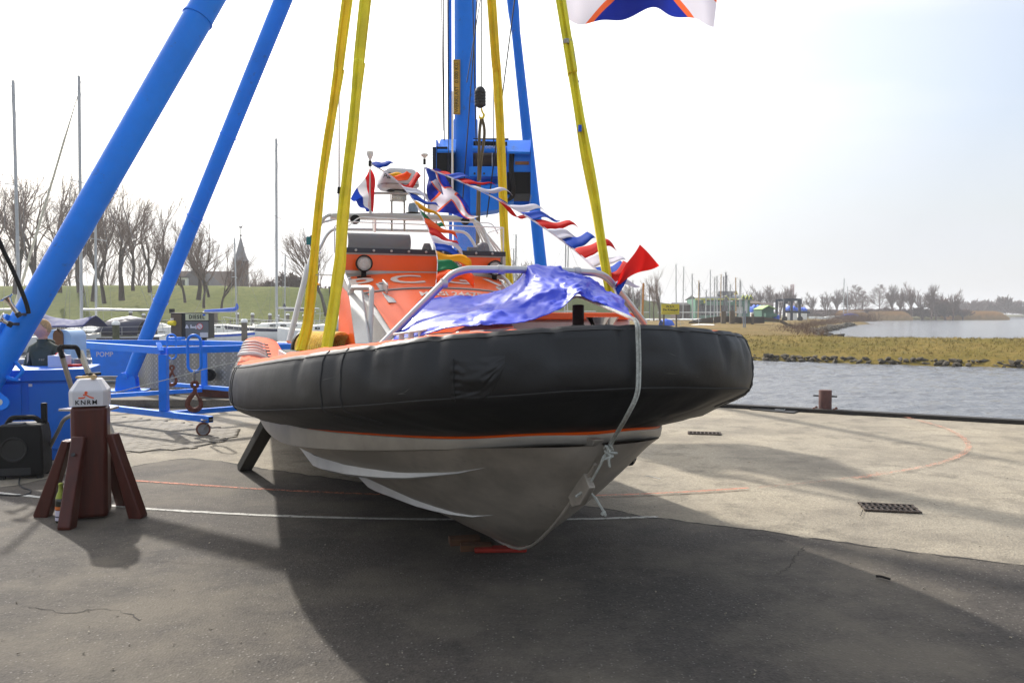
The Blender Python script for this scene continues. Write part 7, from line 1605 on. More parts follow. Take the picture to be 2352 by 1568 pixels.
# ================================================================ BOATS
def sailboat(label, loc, rz, L_, beam_, free, mast, hullm=None, stripe=None, cover=None, cabin=True, boom=True, hood=None, rails=True, group='moored yachts', mastx=.05, mr=.07, hoodm=None, boomh=1.5, furl=None, cat='sailing boat', name='sailing_yacht', shroud=True):
    r_ = root(name, label, cat, (loc[0], loc[1], ZW), rz, group=group, off=(0, 0, 0)); hullm = hullm or m_white
    def sec(t):   # t 0 stern .. 1 bow
        b = beam_/2*interp([(0, .62), (.15, .82), (.45, 1), (.7, .84), (.88, .48), (.97, .14), (1, .02)], t); sh = free*(1+.22*(t-.35)**2*2.2); x = (t-.5)*L_+ .0
        over = .08*L_*max(0, t-.9)*3
        return [Vector((x+(-over if z < .5 else 0)*(1-z)*2, y*b, zz)) for y, z, zz in ((-1, 1, sh), (-.99, .8, sh*.72), (-.95, .5, sh*.4), (-.8, .2, .08), (-.45, 0, -.28), (0, 0, -.4), (.45, 0, -.28), (.8, .2, .08), (.95, .5, sh*.4), (.99, .8, sh*.72), (1, 1, sh))]
    S = [sec(t) for t in (0, .08, .2, .35, .5, .62, .74, .84, .91, .96, .985, 1)]
    mb = MB(); mb.loft(S); mb.add(S[0], [tuple(range(11))]); hl = obj('hull', mb, hullm, r_, smooth=50)
    mb = MB(); mb.loft([[s_[0]*1, Vector((s_[0].x, 0, s_[0].z+.07)), s_[10]] for s_ in S]); obj('deck', mb, m_cream, r_, smooth=40)
    if stripe is not None:
        mb = MB()
        for q0, q1 in ((0, 1), (10, 9)): mb.loft([[s_[q0]+Vector((0, (-.02 if q0 == 0 else .02), -.05)), s_[q0].lerp(s_[q1], .85)+Vector((0, (-.022 if q0 == 0 else .022), 0))] for s_ in S])
        obj('stripe', mb, stripe, r_)
    mb = MB(); rows = [[s_[3]+Vector((0, -.012, .10)), s_[3]+Vector((0, -.02, -.02))] for s_ in S]; mb.loft(rows); rows = [[s_[7]+Vector((0, .012, .10)), s_[7]+Vector((0, .02, -.02))] for s_ in S]; mb.loft(rows); obj('boot_stripe', mb, m_navy, r_)
    if cabin:
        mb = MB(); rows = []
        for t, k_, h_ in ((.26, .55, .02), (.27, .56, .34), (.5, .6, .38), (.66, .46, .30), (.74, .36, .04)): x = (t-.5)*L_; b = beam_/2*k_; rows.append([Vector((x, -b, free*.98)), Vector((x, -b*.92, free+h_)), Vector((x, 0, free+h_+.07)), Vector((x, b*.92, free+h_)), Vector((x, b, free*.98))])
        mb.loft(rows); mb.add(rows[0], [(0, 1, 2, 3, 4)]); cbn = obj('cabin', mb, m_white, r_, smooth=30)
        for x_ in (.33, .43, .53):
            for sg in (-1, 1): mb = MB(); mb.box(((x_-.5)*L_, sg*(beam_/2*.575+.012), free+.2), (.055*L_, .03, .13)); obj('window', mb, m_glass, cbn, bevel=.01)
    mx = mastx*L_; hm = MB(); hm.tube([(mx, 0, free+.2), (mx-.1, 0, mast)], mr, 10); hm.tube([(mx-.1, 0, mast), (mx-.1, 0, mast+.35)], .012, 4); hm.bar((mx-.35, 0, mast+.05), (mx+.25, 0, mast+.03), .03, .03); ms = obj('mast', hm, m_mast, r_)
    mb = MB()
    for f_ in (.62,): mb.tube([(mx-.15, -beam_*.34, mast*f_-.05), (mx-.05, 0, mast*f_), (mx-.15, beam_*.34, mast*f_-.05)], .025, 6)
    obj('spreader', mb, m_mast, ms)
    if shroud:
        mb = MB(); w_ = .009
        for sg in (-1, 1): mb.tube([(mx-.1, 0, mast-.1), (mx-.15, sg*beam_*.34, mast*.62), (mx-.2, sg*beam_*.48, free)], w_, 4); mb.tube([(mx-.05, 0, mast*.61), (mx+.3, sg*beam_*.46, free)], w_, 4)
        mb.tube([(mx-.1, 0, mast), (-L_*.49, 0, free)], w_, 4); mb.tube([(mx-.1, 0, mast*.97), (L_*.48, 0, free+.1)], w_, 4); obj('rigging', mb, m_wireg, r_)
    if furl is not None: mb = MB(); a, b = Vector((L_*.475, 0, free+.3)), Vector((mx+.0, 0, mast*.93)); mb.tube([a, a.lerp(b, .1), a.lerp(b, .8), b], [.05, .075, .055, .02], 8); obj('furled_sail', mb, furl, r_)
    if boom:
        mb = MB(); mb.tube([(mx, 0, free+boomh), (mx-L_*.40, 0, free+boomh-.05)], .06, 8); obj('boom', mb, m_mast, r_)
        if cover is not None: mb = MB(); pts = [(mx+.02, 0, free+boomh+.7), (mx-.05, 0, free+boomh+.25), (mx-L_*.12, 0, free+boomh+.14), (mx-L_*.38, 0, free+boomh+.06)]; mb.tube(crv(pts, 5), [interp([(0, .06), (4, .17), (9, .17), (15, .09)], i) for i in range(16)], 10, flat=1.2); obj('sail_cover', mb, cover, r_)
    if hood:
        mb = MB(); rows = []
        for t, h_ in ((.38, .35), (.33, .82), (.22, .95), (.12, .80) if hood == 'long' else (.24, .92)):
            x = (t-.5)*L_; b = beam_*.36; rows.append([Vector((x, b*math.cos(a), free+.1+h_*math.sin(a)**.7 if 0 < a < math.pi else free+.1)) for a in [math.pi*i/10 for i in range(11)]])
        mb.loft(rows); so2 = obj('sprayhood', mb, hoodm or m_bcloth, r_, smooth=60); so2.modifiers.new('s', 'SOLIDIFY').thickness = .03
    if rails:
        mb = MB()
        for sg in (-1, 1):
            pts = []
            for t in (.05, .2, .35, .5, .65, .8, .9): s_ = sec(t); p = s_[0 if sg < 0 else 10]; mb.tube([p, p+Vector((0, 0, .55))], .014, 4); pts.append(p+Vector((0, 0, .55)))
            mb.tube(pts, .008, 4); mb.tube([q_-Vector((0, 0, .27)) for q_ in pts], .007, 4)
        p0, p1 = sec(.9)[0], sec(.9)[10]; tip = Vector((L_*.52, 0, sec(1)[0].z+.62)); mb.tube(crv([p0+Vector((0, 0, .55)), tip, p1+Vector((0, 0, .55))], 6), .018, 6); mb.tube([tip, Vector((L_*.49, 0, free*1.15))], .016, 5); obj('guard_rail', mb, m_alup, r_)
    return r_
def xz(x, Z): return (P(x, 700, Z).x, Z)
def mz(y, Z): return P(0, y, Z).z-ZW
G1 = 'moored yachts in the basin on the left'
Z1 = 44; sailboat('white yacht at the far left with the leftmost tall bare mast', xz(14, Z1), R(8), 9.5, 3.0, .85, mz(186, Z1), group=G1, mastx=.07, mr=.085, furl=None)
Z1 = 46; sailboat('white yacht with a navy cockpit cover under the tall mast by the thick crane leg', xz(194, Z1), R(176), 9.5, 3.0, .85, mz(176, Z1), group=G1, hood='long', hoodm=m_navy, furl=m_cream, mastx=.02, mr=.085, stripe=m_navy)
Z1 = 52; sailboat('white yacht with a short mast and a white sprayhood between the two left crane legs', xz(214, Z1), R(172), 9, 2.9, .9, mz(395, Z1), group=G1, hood='long', hoodm=m_white, mastx=-.02, mr=.07)
Z1 = 66; sailboat('small white cabin boat behind the thinner crane leg with cluttered rails', xz(340, Z1), R(8), 7.5, 2.6, 1.0, 3.6, group=G1, boom=False, shroud=False, mr=.04)
Z1 = 62; sailboat('white yacht with the navy band whose bow points left beside the fuel pump', xz(640, Z1), R(180), 8.0, 2.7, 1.05, mz(320, Z1), stripe=m_navy, group=G1, mastx=.02, mr=.10)
Z1 = 78; sailboat('yacht behind with a short thin mast and dark blue furled sail', xz(668, Z1), R(176), 7.5, 2.6, .9, mz(588, Z1), group=G1, cover=m_navy, mr=.06, mastx=.08)
Z1 = 70; sailboat('yacht with a bright blue sail cover under the mast in front of the church', xz(520, Z1), R(4), 7.0, 2.5, .8, mz(548, Z1), group=G1, cover=m_bbcloth, mr=.06, mastx=.12, hullm=m_white)
Z1 = 56; mbt = sailboat('small white motor boat with bright blue side band next to the fuel pump', xz(505, Z1), R(6), 4.6, 2.1, .75, 1.6, stripe=m_bbcloth, group=G1, boom=False, shroud=False, mr=.02, hood='long', hoodm=mat('clear_cover', C3(190, 186, 176), .3, var=.05), name='motor_boat', cat='motor boat', cabin=False)
Z1 = 50; sailboat('white yacht with a pale canvas cockpit tent behind the left slings', xz(742, Z1), R(178), 5.6, 2.4, 1.05, 2.1, stripe=None, group=G1, boom=False, shroud=False, mr=.02, hood='long', hoodm=mat('pale_canvas', C3(196, 196, 190), .6, var=.05))
# blue tarpaulin over a boat at left
Zb = 43; tb = root('boat_cover', 'dark blue boat cover stretched below the left masts behind the boy', 'boat cover', (P(135, 0, Zb).x, Zb, .2))
def cvr(u, v): 
    x = lerp(P(88, 0, Zb).x, P(208, 0, Zb).x, u); rid = P(0, lerp(721, 724, u), Zb).z-.25*math.sin(u*math.pi); ez = P(0, 750, Zb).z
    return Vector((x, Zb-1.3*abs(1-2*v)*(1 if v < .5 else -1), lerp(rid, ez, abs(1-2*v)**1.3)+.015*math.sin(u*14+v*5)))
obj('canvas', uvgrid(cvr, 26, 12), m_bcloth, tb, smooth=80).modifiers.new('s', 'SOLIDIFY').thickness = .02
# mooring piles and the back jetty (left)
m_pile = mat('grey_pile', C3(112, 104, 92), .9, var=.2, scale=2); pl = None
pls = [(266, 742, 800, 40, 'greenish mooring pile left of the pump station, thick and near'), (350, 735, 790, 58, 'mooring pile just left of the fuel pump'), (561, 737, 800, 44, 'grey mooring pile at the bow of the white yacht with the navy band'), (496, 716, 760, 82, 'far mooring pile right above the fuel pump'), (545, 720, 760, 82, 'far mooring pile left of the blue sail cover'), (580, 721, 760, 84, 'far mooring pile beside the church mast'), (620, 722, 760, 84, 'far mooring pile left of the middle mast'), (638, 725, 760, 86, 'far thin mooring pile touching the middle mast'), (661, 722, 760, 84, 'far mooring pile right of the middle mast'), (699, 724, 760, 84, 'far mooring pile behind the outer left sling'), (300, 716, 745, 88, 'far mooring pile between the left crane legs'), (330, 722, 745, 88, 'far mooring pile near the thinner crane leg')]
for x, y0, y1, Z, lb in pls:
    q = P(x, y0, Z); r_ = root('mooring_pile', lb, 'mooring pile', (q.x, Z, ZW), off=(0, 0, 0), group='mooring piles in the basin'); w_ = .16 if Z < 70 else .17; hh_ = q.z-ZW
    mb = MB(); mb.lathe((0, 0, -.5), [(w_, 0), (w_, hh_+.5)], 10); obj('shaft', mb, mat('green_pile', C3(74, 78, 52), .9, var=.3) if Z == 40 else m_pile, r_); mb = MB(); mb.lathe((0, 0, hh_), [(w_+.03, -.08), (w_+.03, .03), (w_*.6, .12)], 10); obj('cap', mb, m_white, r_)
jt = root('back_jetty', 'long low timber jetty with railing at the foot of the dike', 'jetty', (P(500, 0, 88).x, 88, ZW))
mb = MB(); x0, x1 = P(-60, 0, 88).x, P(1180, 0, 88).x; mb.box(((x0+x1)/2, 88, .25), (x1-x0, 1.2, .12)); obj('deck', mb, m_wood, jt)
mb = MB(); mb.box(((x0+x1)/2, 88.6, .9), (x1-x0, .06, .08)); mb.box(((x0+x1)/2, 88.6, .6), (x1-x0, .05, .06)); obj('rail', mb, m_wood, jt)
i = 0; x = x0
while x < x1: mb = MB(); mb.box((x, 88.6, .2), (.12, .12, 1.6)); obj('post', mb, m_wood, jt, smooth=0); x += 2.2
mb = MB(); mb.box(((x0+x1)/2, 90.0, -.1), (x1-x0, .15, .9)); obj('sheet_piling', mb, mat('dark_piling', C3(84, 72, 58), .9, var=.3, scale=1), jt)
lp_ = root('lamp_post', 'thin dark lamp post on the dike foot right of the outer sling', 'lamp post', (P(752, 0, 86).x, 86, .3)); mb = MB(); mb.tube([Vector((lp_.location.x, 86, .3)), Vector((lp_.location.x, 86, P(0, 662, 86).z))], .06, 8); mb.lathe(Vector((lp_.location.x, 86, P(0, 662, 86).z)), [(.12, 0), (.2, .1), (.1, .2)], 8); obj('pole', mb, m_dark, lp_)

# ---- right hand yacht harbour
GM = 'laid up yachts in the harbour on the right'
ms_ = [(15, 330), (100, 450), (210, 380), (325, 420), (527, 140), (605, 170), (720, 255), (785, 335), (808, 360), (875, 445), (935, 210), (975, 290), (1015, 280), (1050, 262), (1095, 285), (1105, 235), (1132, 270), (1160, 380), (1238, 300), (1275, 318), (1298, 340)]
des = ['pale mast at the bow rail end', 'short pale mast right of the bow rail', 'dark mast left of the bare round tree', 'mast in front of the bare round tree', 'tall mast just left over the yellow sign', 'tall thick mast right behind the yellow sign', 'leaning mast right of the yellow sign', 'brown mast at the left end of the clubhouse', 'short dark mast at the left end of the clubhouse', 'very short white mast before the clubhouse wall', 'tallest mast in front of the clubhouse', 'thin mast right of the tallest clubhouse mast', 'thin mast left of the wooden one', 'wooden mast in the middle of the clubhouse', 'dark mast below the clubhouse cupola', 'highest dark mast at the clubhouse cupola', 'dark thick mast right of the cupola mast', 'short thin mast under the raised roof', 'wooden mast at the right part of the clubhouse', 'brown mast beside the right gables', 'thin pale mast at the right gables']
lean = {6: .09, 15: .0, 12: -.04}
for i, ((zx, zy), d_) in enumerate(zip(ms_, des)):
    x = (1600+zx/4.704)/1.1020; y = (640+zy/4.704)/1.1020; Z = 128+(i*37 % 11)*1.2; 
    hm_ = m_navy if i % 5 == 2 else m_white
    r_ = sailboat('moored yacht with the '+d_, xz(x, Z), R((i*67) % 50-25+(180 if i % 2 else 0)), 6.5+(i % 3), 2.4, .9, mz(y, Z), hullm=hm_, cover=(m_bbcloth if i % 4 == 1 else None), group=GM, rails=False, mr=.075 if i % 3 else .09, mastx=.0, shroud=True, boom=i % 2 == 0)
    for ch in r_.children:
        if ch.name.startswith('mast') and i in (13, 18, 7): ch.data.materials[0] = mat('varnished_spar', C3(176, 140, 90), .5, var=.1)
        if ch.name.startswith('mast') and i in (2, 8, 14, 15, 16): ch.data.materials[0] = mat('dark_spar', C3(72, 72, 80), .5, var=.1)
for i, (x, y, Z, lb) in enumerate([(1183, 540, 80, 'tall mast just right of the golden sling'), (1230, 562, 92, 'shorter mast just left of the blue far crane leg'), (1297, 545, 84, 'tall mast midway between the blue far leg and the right sling'), (1303, 560, 96, 'second mast close beside the tall one right of the blue leg'), (1178, 572, 95, 'short mast close to the far right sling'), (995, 560, 70, 'mast seen through the windscreen')]):
    sailboat('moored yacht with a '+lb, xz(x, Z), R(170+i*7), 8, 2.7, .9, mz(y, Z), group='yachts moored behind the rescue boat', rails=False, mr=.07, mastx=0)
wm = root('wooden_mast', 'short orange wooden mast standing right of the bow rail end', 'mast', (P(1478, 0, 60).x, 60, ZW)); mb = MB(); mb.tube([Vector((P(1478, 0, 60).x, 60, ZW)), P(1478, 650, 60)], .075, 10); obj('spar', mb, mat('orange_spar', C3(188, 128, 60), .5, var=.12), wm)
sailboat('small low boat with a bright blue cover under the yellow sign', xz(1560, 75), R(10), 4.5, 1.8, .6, 1.2, group=GM, boom=False, shroud=False, mr=.02, rails=False, hood='long', hoodm=m_bbcloth)
sailboat('white low boat with a bent bow left of the wooden fence', xz(1610, 80), R(160), 5.5, 2.0, .7, 1.4, group=GM, boom=False, shroud=False, mr=.02, rails=False)
# far ketch with two masts beyond the point
kt = sailboat('white two masted yacht with a blue cover lying beyond the rocky point', xz(1920, 205), R(186), 14, 3.4, 1.2, mz(640, 205), group='boats beyond the point', rails=False, mr=.10, mastx=.0-.14, hood='long', hoodm=m_bbcloth)
mb = MB(); mb.tube([(-3.1, 0, .9), (-2.9, 0, mz(658, 205))], .09, 8); obj('mizzen_mast', mb, m_mast, kt)
# yellow sign
Zs = 62; q0, q1 = P(1519, 698, Zs), P(1560, 722, Zs); sg_ = root('yacht_club_sign', 'yellow yacht club sign on brown posts above the quay', 'sign', ((q0.x+q1.x)/2, Zs, ZW))
mb = MB(); mb.box(((q0.x+q1.x)/2, Zs, (q0.z+q1.z)/2), (q1.x-q0.x, .06, q0.z-q1.z)); obj('board', mb, mat('sign_yellow', C3(206, 190, 34), .5, var=.04), sg_)
text('lettering', 'W.S.V.', .24, frame_fn(((q0.x+q1.x)/2, Zs-.035, q0.z-.2), (1, 0, 0), (0, 0, 1)), m_black, sg_, bold=.006); text('lettering', 'De Kreupel', .235, frame_fn(((q0.x+q1.x)/2, Zs-.035, q0.z-.44), (1, 0, 0), (0, 0, 1)), m_black, sg_, bold=.006)
mb = MB(); mb.box(((q0.x+q1.x)/2, Zs-.035, q1.z+.09), (q1.x-q0.x-.1, .01, .02)); obj('underline', mb, m_dark, sg_)
for f_ in (.15, .85): mb = MB(); x_ = lerp(q0.x, q1.x, f_); mb.box((x_, Zs+.05, (q1.z+ZW)/2), (.12, .08, q1.z-ZW)); obj('post', mb, m_wood, sg_)
# clubhouse
Zk = 165; kl = root('clubhouse', 'green two storey clubhouse with yellow trimmed gables and a long balcony', 'clubhouse', (P(1680, 0, Zk).x, Zk, .6), off=(0, 0, 0)); OFF[kl.name] = Vector(kl.location)
X = lambda zx, z_=Zk: P((1600+zx/4.704)/1.1020, 0, z_).x
Y = lambda zy, z_=Zk: P(0, (640+zy/4.704)/1.1020, z_).z
m_gw = mat('clubhouse_green', C3(84, 136, 112), .7, var=.06, scale=.8); m_gd = mat('clubhouse_dark_green', C3(62, 108, 92), .7, var=.06); m_yt = mat('yellow_trim', C3(206, 208, 70), .6, var=.03); m_zr = mat('zinc_roof', C3(150, 150, 152), .45, var=.06, scale=.6)  # second, darker green for gables, balcony and hut
mb = MB(); mb.box(((X(780)+X(1440))/2, Zk+4, (Y(545)+.6)/2), (X(1440)-X(780), 8, Y(545)-.6)); wl_ = obj('wall', mb, m_gw, kl)
mb = MB(); rows = [[Vector((X(765), Zk-1, Y(548))), Vector((X(790), Zk+4, Y(495)))], [Vector((X(1345), Zk-1, Y(548))), Vector((X(1350), Zk+4, Y(495)))]]; mb.loft(rows); mb.loft([[Vector((X(765), Zk+9, Y(548))), Vector((X(790), Zk+4, Y(495)))], [Vector((X(1345), Zk+9, Y(548))), Vector((X(1350), Zk+4, Y(495)))]]); obj('roof', mb, m_zr, kl).modifiers.new('s', 'SOLIDIFY').thickness = .15
mb = MB(); mb.prism([(X(1060), Y(500)), (X(1075), Y(452)), (X(1240), Y(452)), (X(1265), Y(500))], Zk+1, Zk+7, f=lambda x, y, z: Vector((x, z, y))); obj('roof_lantern', mb, m_zr, kl, smooth=0)
mb = MB(); mb.bar((X(765), Zk-1.05, Y(551)), (X(1345), Zk-1.05, Y(551)), .12, .28); obj('fascia', mb, m_yt, kl)
for x_, y0_ in ((1335, 505), (1380, 505), (1422, 505), (1135, 510), (1248, 455)):
    w_ = 26 if y0_ > 500 else 16; hh_ = 48 if y0_ > 500 else 40
    mb = MB(); mb.prism([(X(x_-w_), Y(y0_+hh_)), (X(x_), Y(y0_)), (X(x_+w_), Y(y0_+hh_))], Zk-1.2, Zk+6, f=lambda x, y, z: Vector((x, z, y))); gb = obj('gable', mb, m_gd if x_ not in (1135, 1248) else m_tile, kl, smooth=0)
    mb = MB()
    for s_ in (-1, 1): mb.bar((X(x_), Zk-1.35, Y(y0_-4)), (X(x_+s_*(w_+3)), Zk-1.35, Y(y0_+hh_+4)), .1, .24, up=(0, 1, 0))
    obj('verge_board', mb, m_yt, gb)
mb = MB(); mb.box(((X(870)+X(1345))/2, Zk-.9, Y(605)), (X(1345)-X(870), 1.6, .14)); bl_ = obj('balcony', mb, m_gd, kl)
mb = MB(); mb.box(((X(870)+X(1345))/2, Zk-1.6, Y(625)+.4), (X(1345)-X(870), .06, .7)); obj('parapet', mb, m_gw, bl_)
for x_ in range(880, 1345, 58): mb = MB(); mb.box((X(x_), Zk-1.5, (Y(548)+.6)/2), (.14, .14, Y(548)-.6)); obj('column', mb, m_gw, kl)
for x_ in (900, 950, 1010, 1070, 1170, 1220, 1290): mb = MB(); mb.box((X(x_), Zk-.03, Y(580)), (.9, .06, 1.2)); obj('window', mb, m_glass, kl)
for x_ in (860, 930, 990, 1060, 1130, 1250): mb = MB(); mb.box((X(x_), Zk-.03, Y(675)), (1.3, .06, 2.2)); obj('window', mb, m_glass, kl)
mb = MB(); mb.box((X(1312), Zk-.05, Y(680)), (1.2, .08, 1.3)); obj('window', mb, m_white, kl); mb = MB(); mb.box((X(1385), Zk-.05, Y(615)), (.7, .08, 3.4)); obj('banner', mb, m_white, kl)
mb = MB(); mb.box((X(855), Zk-3, Y(585)), (.6, .06, .5)); obj('notice', mb, m_yt, kl)
# green hut
Zg = 118; gh = root('green_hut', 'small green wooden hut with a pale green roof edge near the boat hoist', 'hut', (X(1655, Zg), Zg, .5), off=(0, 0, 0)); OFF[gh.name] = Vector(gh.location)
mb = MB(); mb.prism([(X(1580, Zg), .4), (X(1580, Zg), Y(670, Zg)), (X(1650, Zg), Y(632, Zg)), (X(1725, Zg), Y(665, Zg)), (X(1725, Zg), .4)], Zg, Zg+4, f=lambda x, y, z: Vector((x, z, y))); obj('wall', mb, m_gd, gh, smooth=0)
mb = MB(); mb.bar((X(1570, Zg), Zg+1.5, Y(672, Zg)), (X(1650, Zg), Zg+1.5, Y(627, Zg)), 4.4, .1, up=(0, 0, 1)); mb.bar((X(1650, Zg), Zg+1.5, Y(627, Zg)), (X(1738, Zg), Zg+1.5, Y(667, Zg)), 4.4, .1); obj('roof', mb, mat('mint_roof', C3(150, 190, 110), .6, var=.08), gh, smooth=0)
mb = MB(); mb.box((X(1670, Zg), Zg-.6, Y(738, Zg)), (1.6, .8, .5)); obj('bench', mb, m_gd, gh)
# dark skip, fence
Zf = 92; mb = MB(); mb.box(((X(1350, Zf)+X(1583, Zf))/2, Zf, (Y(760, Zf)+Y(835, Zf))/2), (X(1583, Zf)-X(1350, Zf), 2, Y(757, Zf)-Y(835, Zf))); obj('skip', mb, mat('dark_brown_steel', C3(52, 40, 34), .7, var=.2, scale=2), bevel=.03, label='dark brown open skip container at the end of the wooden fence', cat='container')
fe = root('wooden_fence', 'low weathered plank fence curving along the harbour edge', 'fence', (X(1000, Zf), Zf, .4)); fe['k'] = 0; del fe['k']
fpts = [(700, 835), (820, 800), (1000, 775), (1110, 762), (1230, 765), (1345, 780)]
for (xa, ya), (xb, yb_) in zip(fpts, fpts[1:]):
    for k_, dz_ in enumerate((0, 17, 34, 50)):
        mb = MB(); mb.bar((X(xa+3, Zf), Zf-.0, Y(ya+dz_, Zf)), (X(xb-3, Zf), Zf, Y(yb_+dz_, Zf)), .04, .24); obj('plank', mb, m_wood, fe, smooth=0)
fpts = [(1590, 775), (1800, 800), (1900, 850), (2040, 900)]
for (xa, ya), (xb, yb_) in zip(fpts, fpts[1:]):
    for k_, dz_ in enumerate((0, 16)): mb = MB(); mb.bar((X(xa+3, Zf), Zf-.0, Y(ya+dz_, Zf)), (X(xb-3, Zf), Zf, Y(yb_+dz_, Zf)), .04, .2); obj('plank', mb, m_wood, fe, smooth=0)
for i, (x_, y_) in enumerate(((1118, 715), (1222, 712), (1470, 745))):
    mb = MB(); zt_ = Y(y_, Zf-1); mb.box((X(x_, Zf-1), Zf-1, (zt_+.2)/2), (.5 if i < 2 else .2, .4, zt_+.2)); obj('timber_post', mb, m_wood, label='thick grey timber post in the fence gateway, '+['left one of the pair', 'right one of the pair', 'thin one behind the skip'][i], cat='post', group='timber posts of the harbour fence')
for i, x_ in enumerate((1363, 1383)):
    z_ = 70; mb = MB(); a = Vector((X(x_, z_), z_, Y(690, z_))); mb.tube([a, Vector((a.x, z_, .3))], .05, 8); obj('thin_pole', mb, m_rail, label=['left', 'right'][i]+' thin grey pole of a close pair before the dark skip', cat='pole', group='thin grey poles before the skip')
mb = MB(); z_ = 118; mb.lathe((X(1758, z_), z_, .4), [(.42, 0), (.44, .9), (.42, Y(738, z_)-.4)], 14); obj('blue_barrel', mb, m_bbcloth, label='blue barrel right beside the small green hut', cat='barrel')
# blue covered boats ashore
def covered(lb, xa, xb, yt_, yb_, Z):
    r_ = root('covered_boat', lb, 'covered boat', ((X(xa, Z)+X(xb, Z))/2, Z, .5), group='boats ashore under bright blue covers'); 
    def fn(u, v): x = lerp(X(xa, Z), X(xb, Z), u); k_ = math.sin(u*math.pi)**.4; return Vector((x, Z+1.4*math.cos(v*math.pi)*k_, lerp(Y(yb_, Z), Y(yt_, Z), math.sin(v*math.pi)**.6*(.55+.45*k_))+.12*math.sin(u*17+v*4)))
    obj('cover', uvgrid(fn, 24, 12), m_bbcloth, r_, smooth=80); mb = MB(); mb.box(((X(xa, Z)+X(xb, Z))/2, Z, (Y(yb_, Z)+.5)/2), ((X(xb, Z)-X(xa, Z))*.8, 1.6, max(.3, Y(yb_, Z)-.5))); obj('hull', mb, m_white, r_, bevel=.1)
covered('boat ashore under a bright blue cover just right of the clubhouse', 1440, 1570, 620, 700, 150); covered('boat ashore under a flapping blue cover inside the boat hoist', 1850, 2010, 635, 690, 152); covered('boat ashore under a blue cover right of the boat hoist', 2010, 2120, 650, 692, 156); covered('boat ashore with a partly open blue cover left of the green hut', 1520, 1640, 625, 690, 160)
# boat hoist
Zo = 140; hs = root('boat_hoist', 'dark steel travelling boat hoist frame standing ashore', 'boat hoist', (X(1940, Zo), Zo, .5)); m_hd = mat('hoist_steel', C3(38, 44, 62), .6, var=.1)
mb = MB()
for x_ in (1850, 2035): 
    for dy in (0, 4): mb = MB(); mb.box((X(x_, Zo), Zo+dy, (Y(555, Zo)+.4)/2), (.38, .38, Y(555, Zo)-.4)); obj('column', mb, m_hd, hs)
for dy in (0, 4): mb = MB(); mb.bar((X(1842, Zo), Zo+dy, Y(557, Zo)), (X(2045, Zo), Zo+dy, Y(557, Zo)), .4, .4); obj('cross_beam', mb, m_hd, hs)
mb = MB(); mb.bar((X(1850, Zo), Zo-.3, Y(700, Zo)), (X(2150, Zo), Zo-.3, Y(708, Zo)), .3, .35); obj('side_beam', mb, m_hd, hs)
mb = MB(); mb.box((X(1858, Zo), Zo-.3, Y(580, Zo)), (.6, .5, .8)); mb.box((X(2028, Zo), Zo-.3, Y(585, Zo)), (.6, .5, .9)); obj('winch', mb, m_hd, hs)
for x_ in (1850, 2035): mb = MB(); mb.lathe((X(x_, Zo), Zo-.3, .85), [(.45, -.15), (.45, .15)], 14, M=Matrix.Rotation(R(90), 3, 'X')); obj('wheel', mb, m_rub, hs)
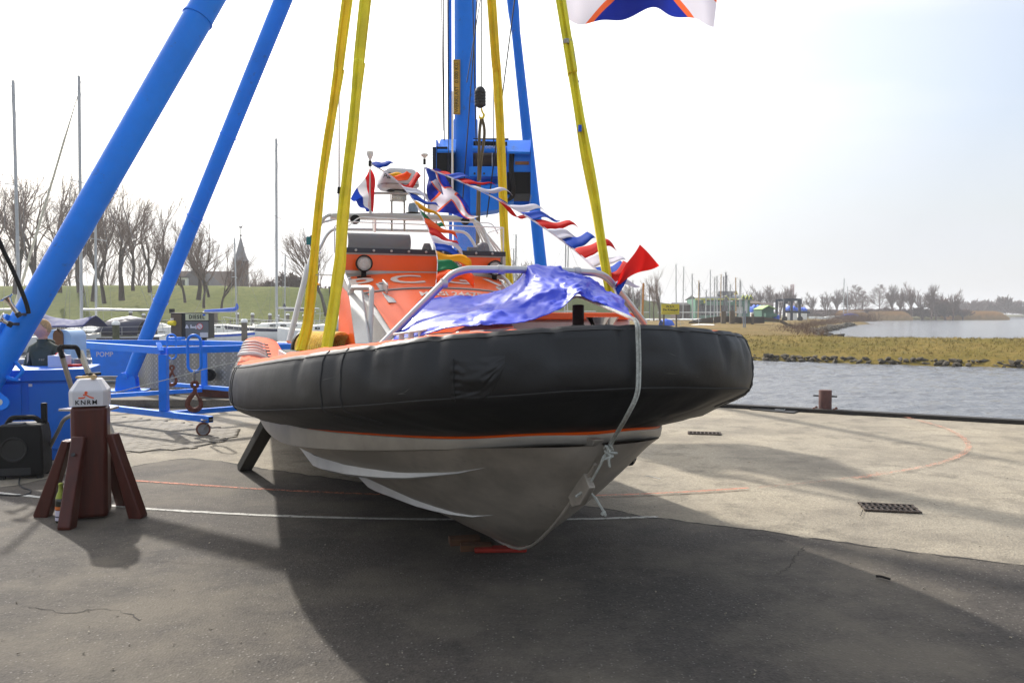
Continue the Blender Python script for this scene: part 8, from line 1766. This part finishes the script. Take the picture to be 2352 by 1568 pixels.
# lattice tower
Zt = 260; lt_ = root('lattice_mast', 'red and white lattice radio mast on the horizon behind the boat hoist', 'radio mast', (X(1945, Zt), Zt, .6)); m_lr = mat('lattice_red', C3(160, 110, 110), .6, var=0)
a = X(1945, Zt); zb_2 = .6; zt2_ = Y(378, Zt); 
mb = MB(); n = 14
wd = lambda z: interp([(0, 1.5), (.5, .45), (1, .4)], (z-zb_2)/(zt2_-zb_2))
lv = [lerp(zb_2, zt2_, i/n) for i in range(n+1)]
for z0_, z1_ in zip(lv, lv[1:]):
    for sx, sy in ((-1, -1), (1, -1), (1, 1), (-1, 1)): mb.bar((a+sx*wd(z0_), Zt+sy*wd(z0_), z0_), (a+sx*wd(z1_), Zt+sy*wd(z1_), z1_), .09, .09)
    mb.bar((a-wd(z0_), Zt-wd(z0_), z0_), (a+wd(z1_), Zt-wd(z1_), z1_), .10, .1); mb.bar((a+wd(z0_), Zt-wd(z0_), z0_), (a-wd(z1_), Zt-wd(z1_), z1_), .10, .1); mb.bar((a-wd(z1_), Zt-wd(z1_), z1_), (a+wd(z1_), Zt-wd(z1_), z1_), .12, .12)
obj('lattice', mb, m_lr, lt_, smooth=0, kind='stuff')
# long low sheds right behind the sign
Zl = 170
for i, (xa, xb, y_, m_, lb) in enumerate(((550, 790, 590, m_tile, 'long low grey shed left of the clubhouse behind the masts'), (1440, 1560, 570, m_rtile, 'low brown roofed building on the horizon right of the clubhouse'), (1600, 1720, 590, m_rtile, 'low red roofed farm on the horizon behind the green hut'))):
    Z = Zl+i*30; r_ = root('low_shed', lb, 'shed', ((X(xa, Z)+X(xb, Z))/2, Z, .5)); mb = MB(); mb.box(((X(xa, Z)+X(xb, Z))/2, Z+3, (Y(y_+30, Z)+.4)/2), (X(xb, Z)-X(xa, Z), 6, Y(y_+30, Z)-.4)); obj('wall', mb, m_brick, r_)
    mb = MB(); mb.prism([(-3.5, Y(y_+30, Z)), (0, Y(y_, Z)), (3.5, Y(y_+30, Z))], X(xa, Z)-.3, X(xb, Z)+.3, f=lambda x, y, z: Vector((z, Z+3+x, y))); obj('roof', mb, m_, r_, smooth=0)
mb = MB()   # dark rowing dinghy / rock in the far water
o = bpy.data.objects.new('floating_rock', rocks[2]); COL.objects.link(o); q = P(1823, 751, 118); o.location = (q.x, 118, ZW+.1); o.scale = (.9, .4, .3); tag(o, 'small dark rock breaking the water beyond the grassy dam', 'rock')

# ================================================================ HAZE
mb = MB(); mb.box((0, 1000, 14.5), (5400, 3700, 37.0)); hzo = obj('haze', mb, [], smooth=0, kind='stuff')
m = bpy.data.materials.new('haze_air'); m.use_nodes = True; n = m.node_tree.nodes
for q in list(n): n.remove(q)
oo = n.new('ShaderNodeOutputMaterial'); pv = n.new('ShaderNodeVolumePrincipled'); pv.inputs['Color'].default_value = (.96, .97, 1, 1); pv.inputs['Density'].default_value = .0007; pv.inputs['Anisotropy'].default_value = .3
m.node_tree.links.new(pv.outputs[0], oo.inputs['Volume']); hzo.data.materials.append(m)
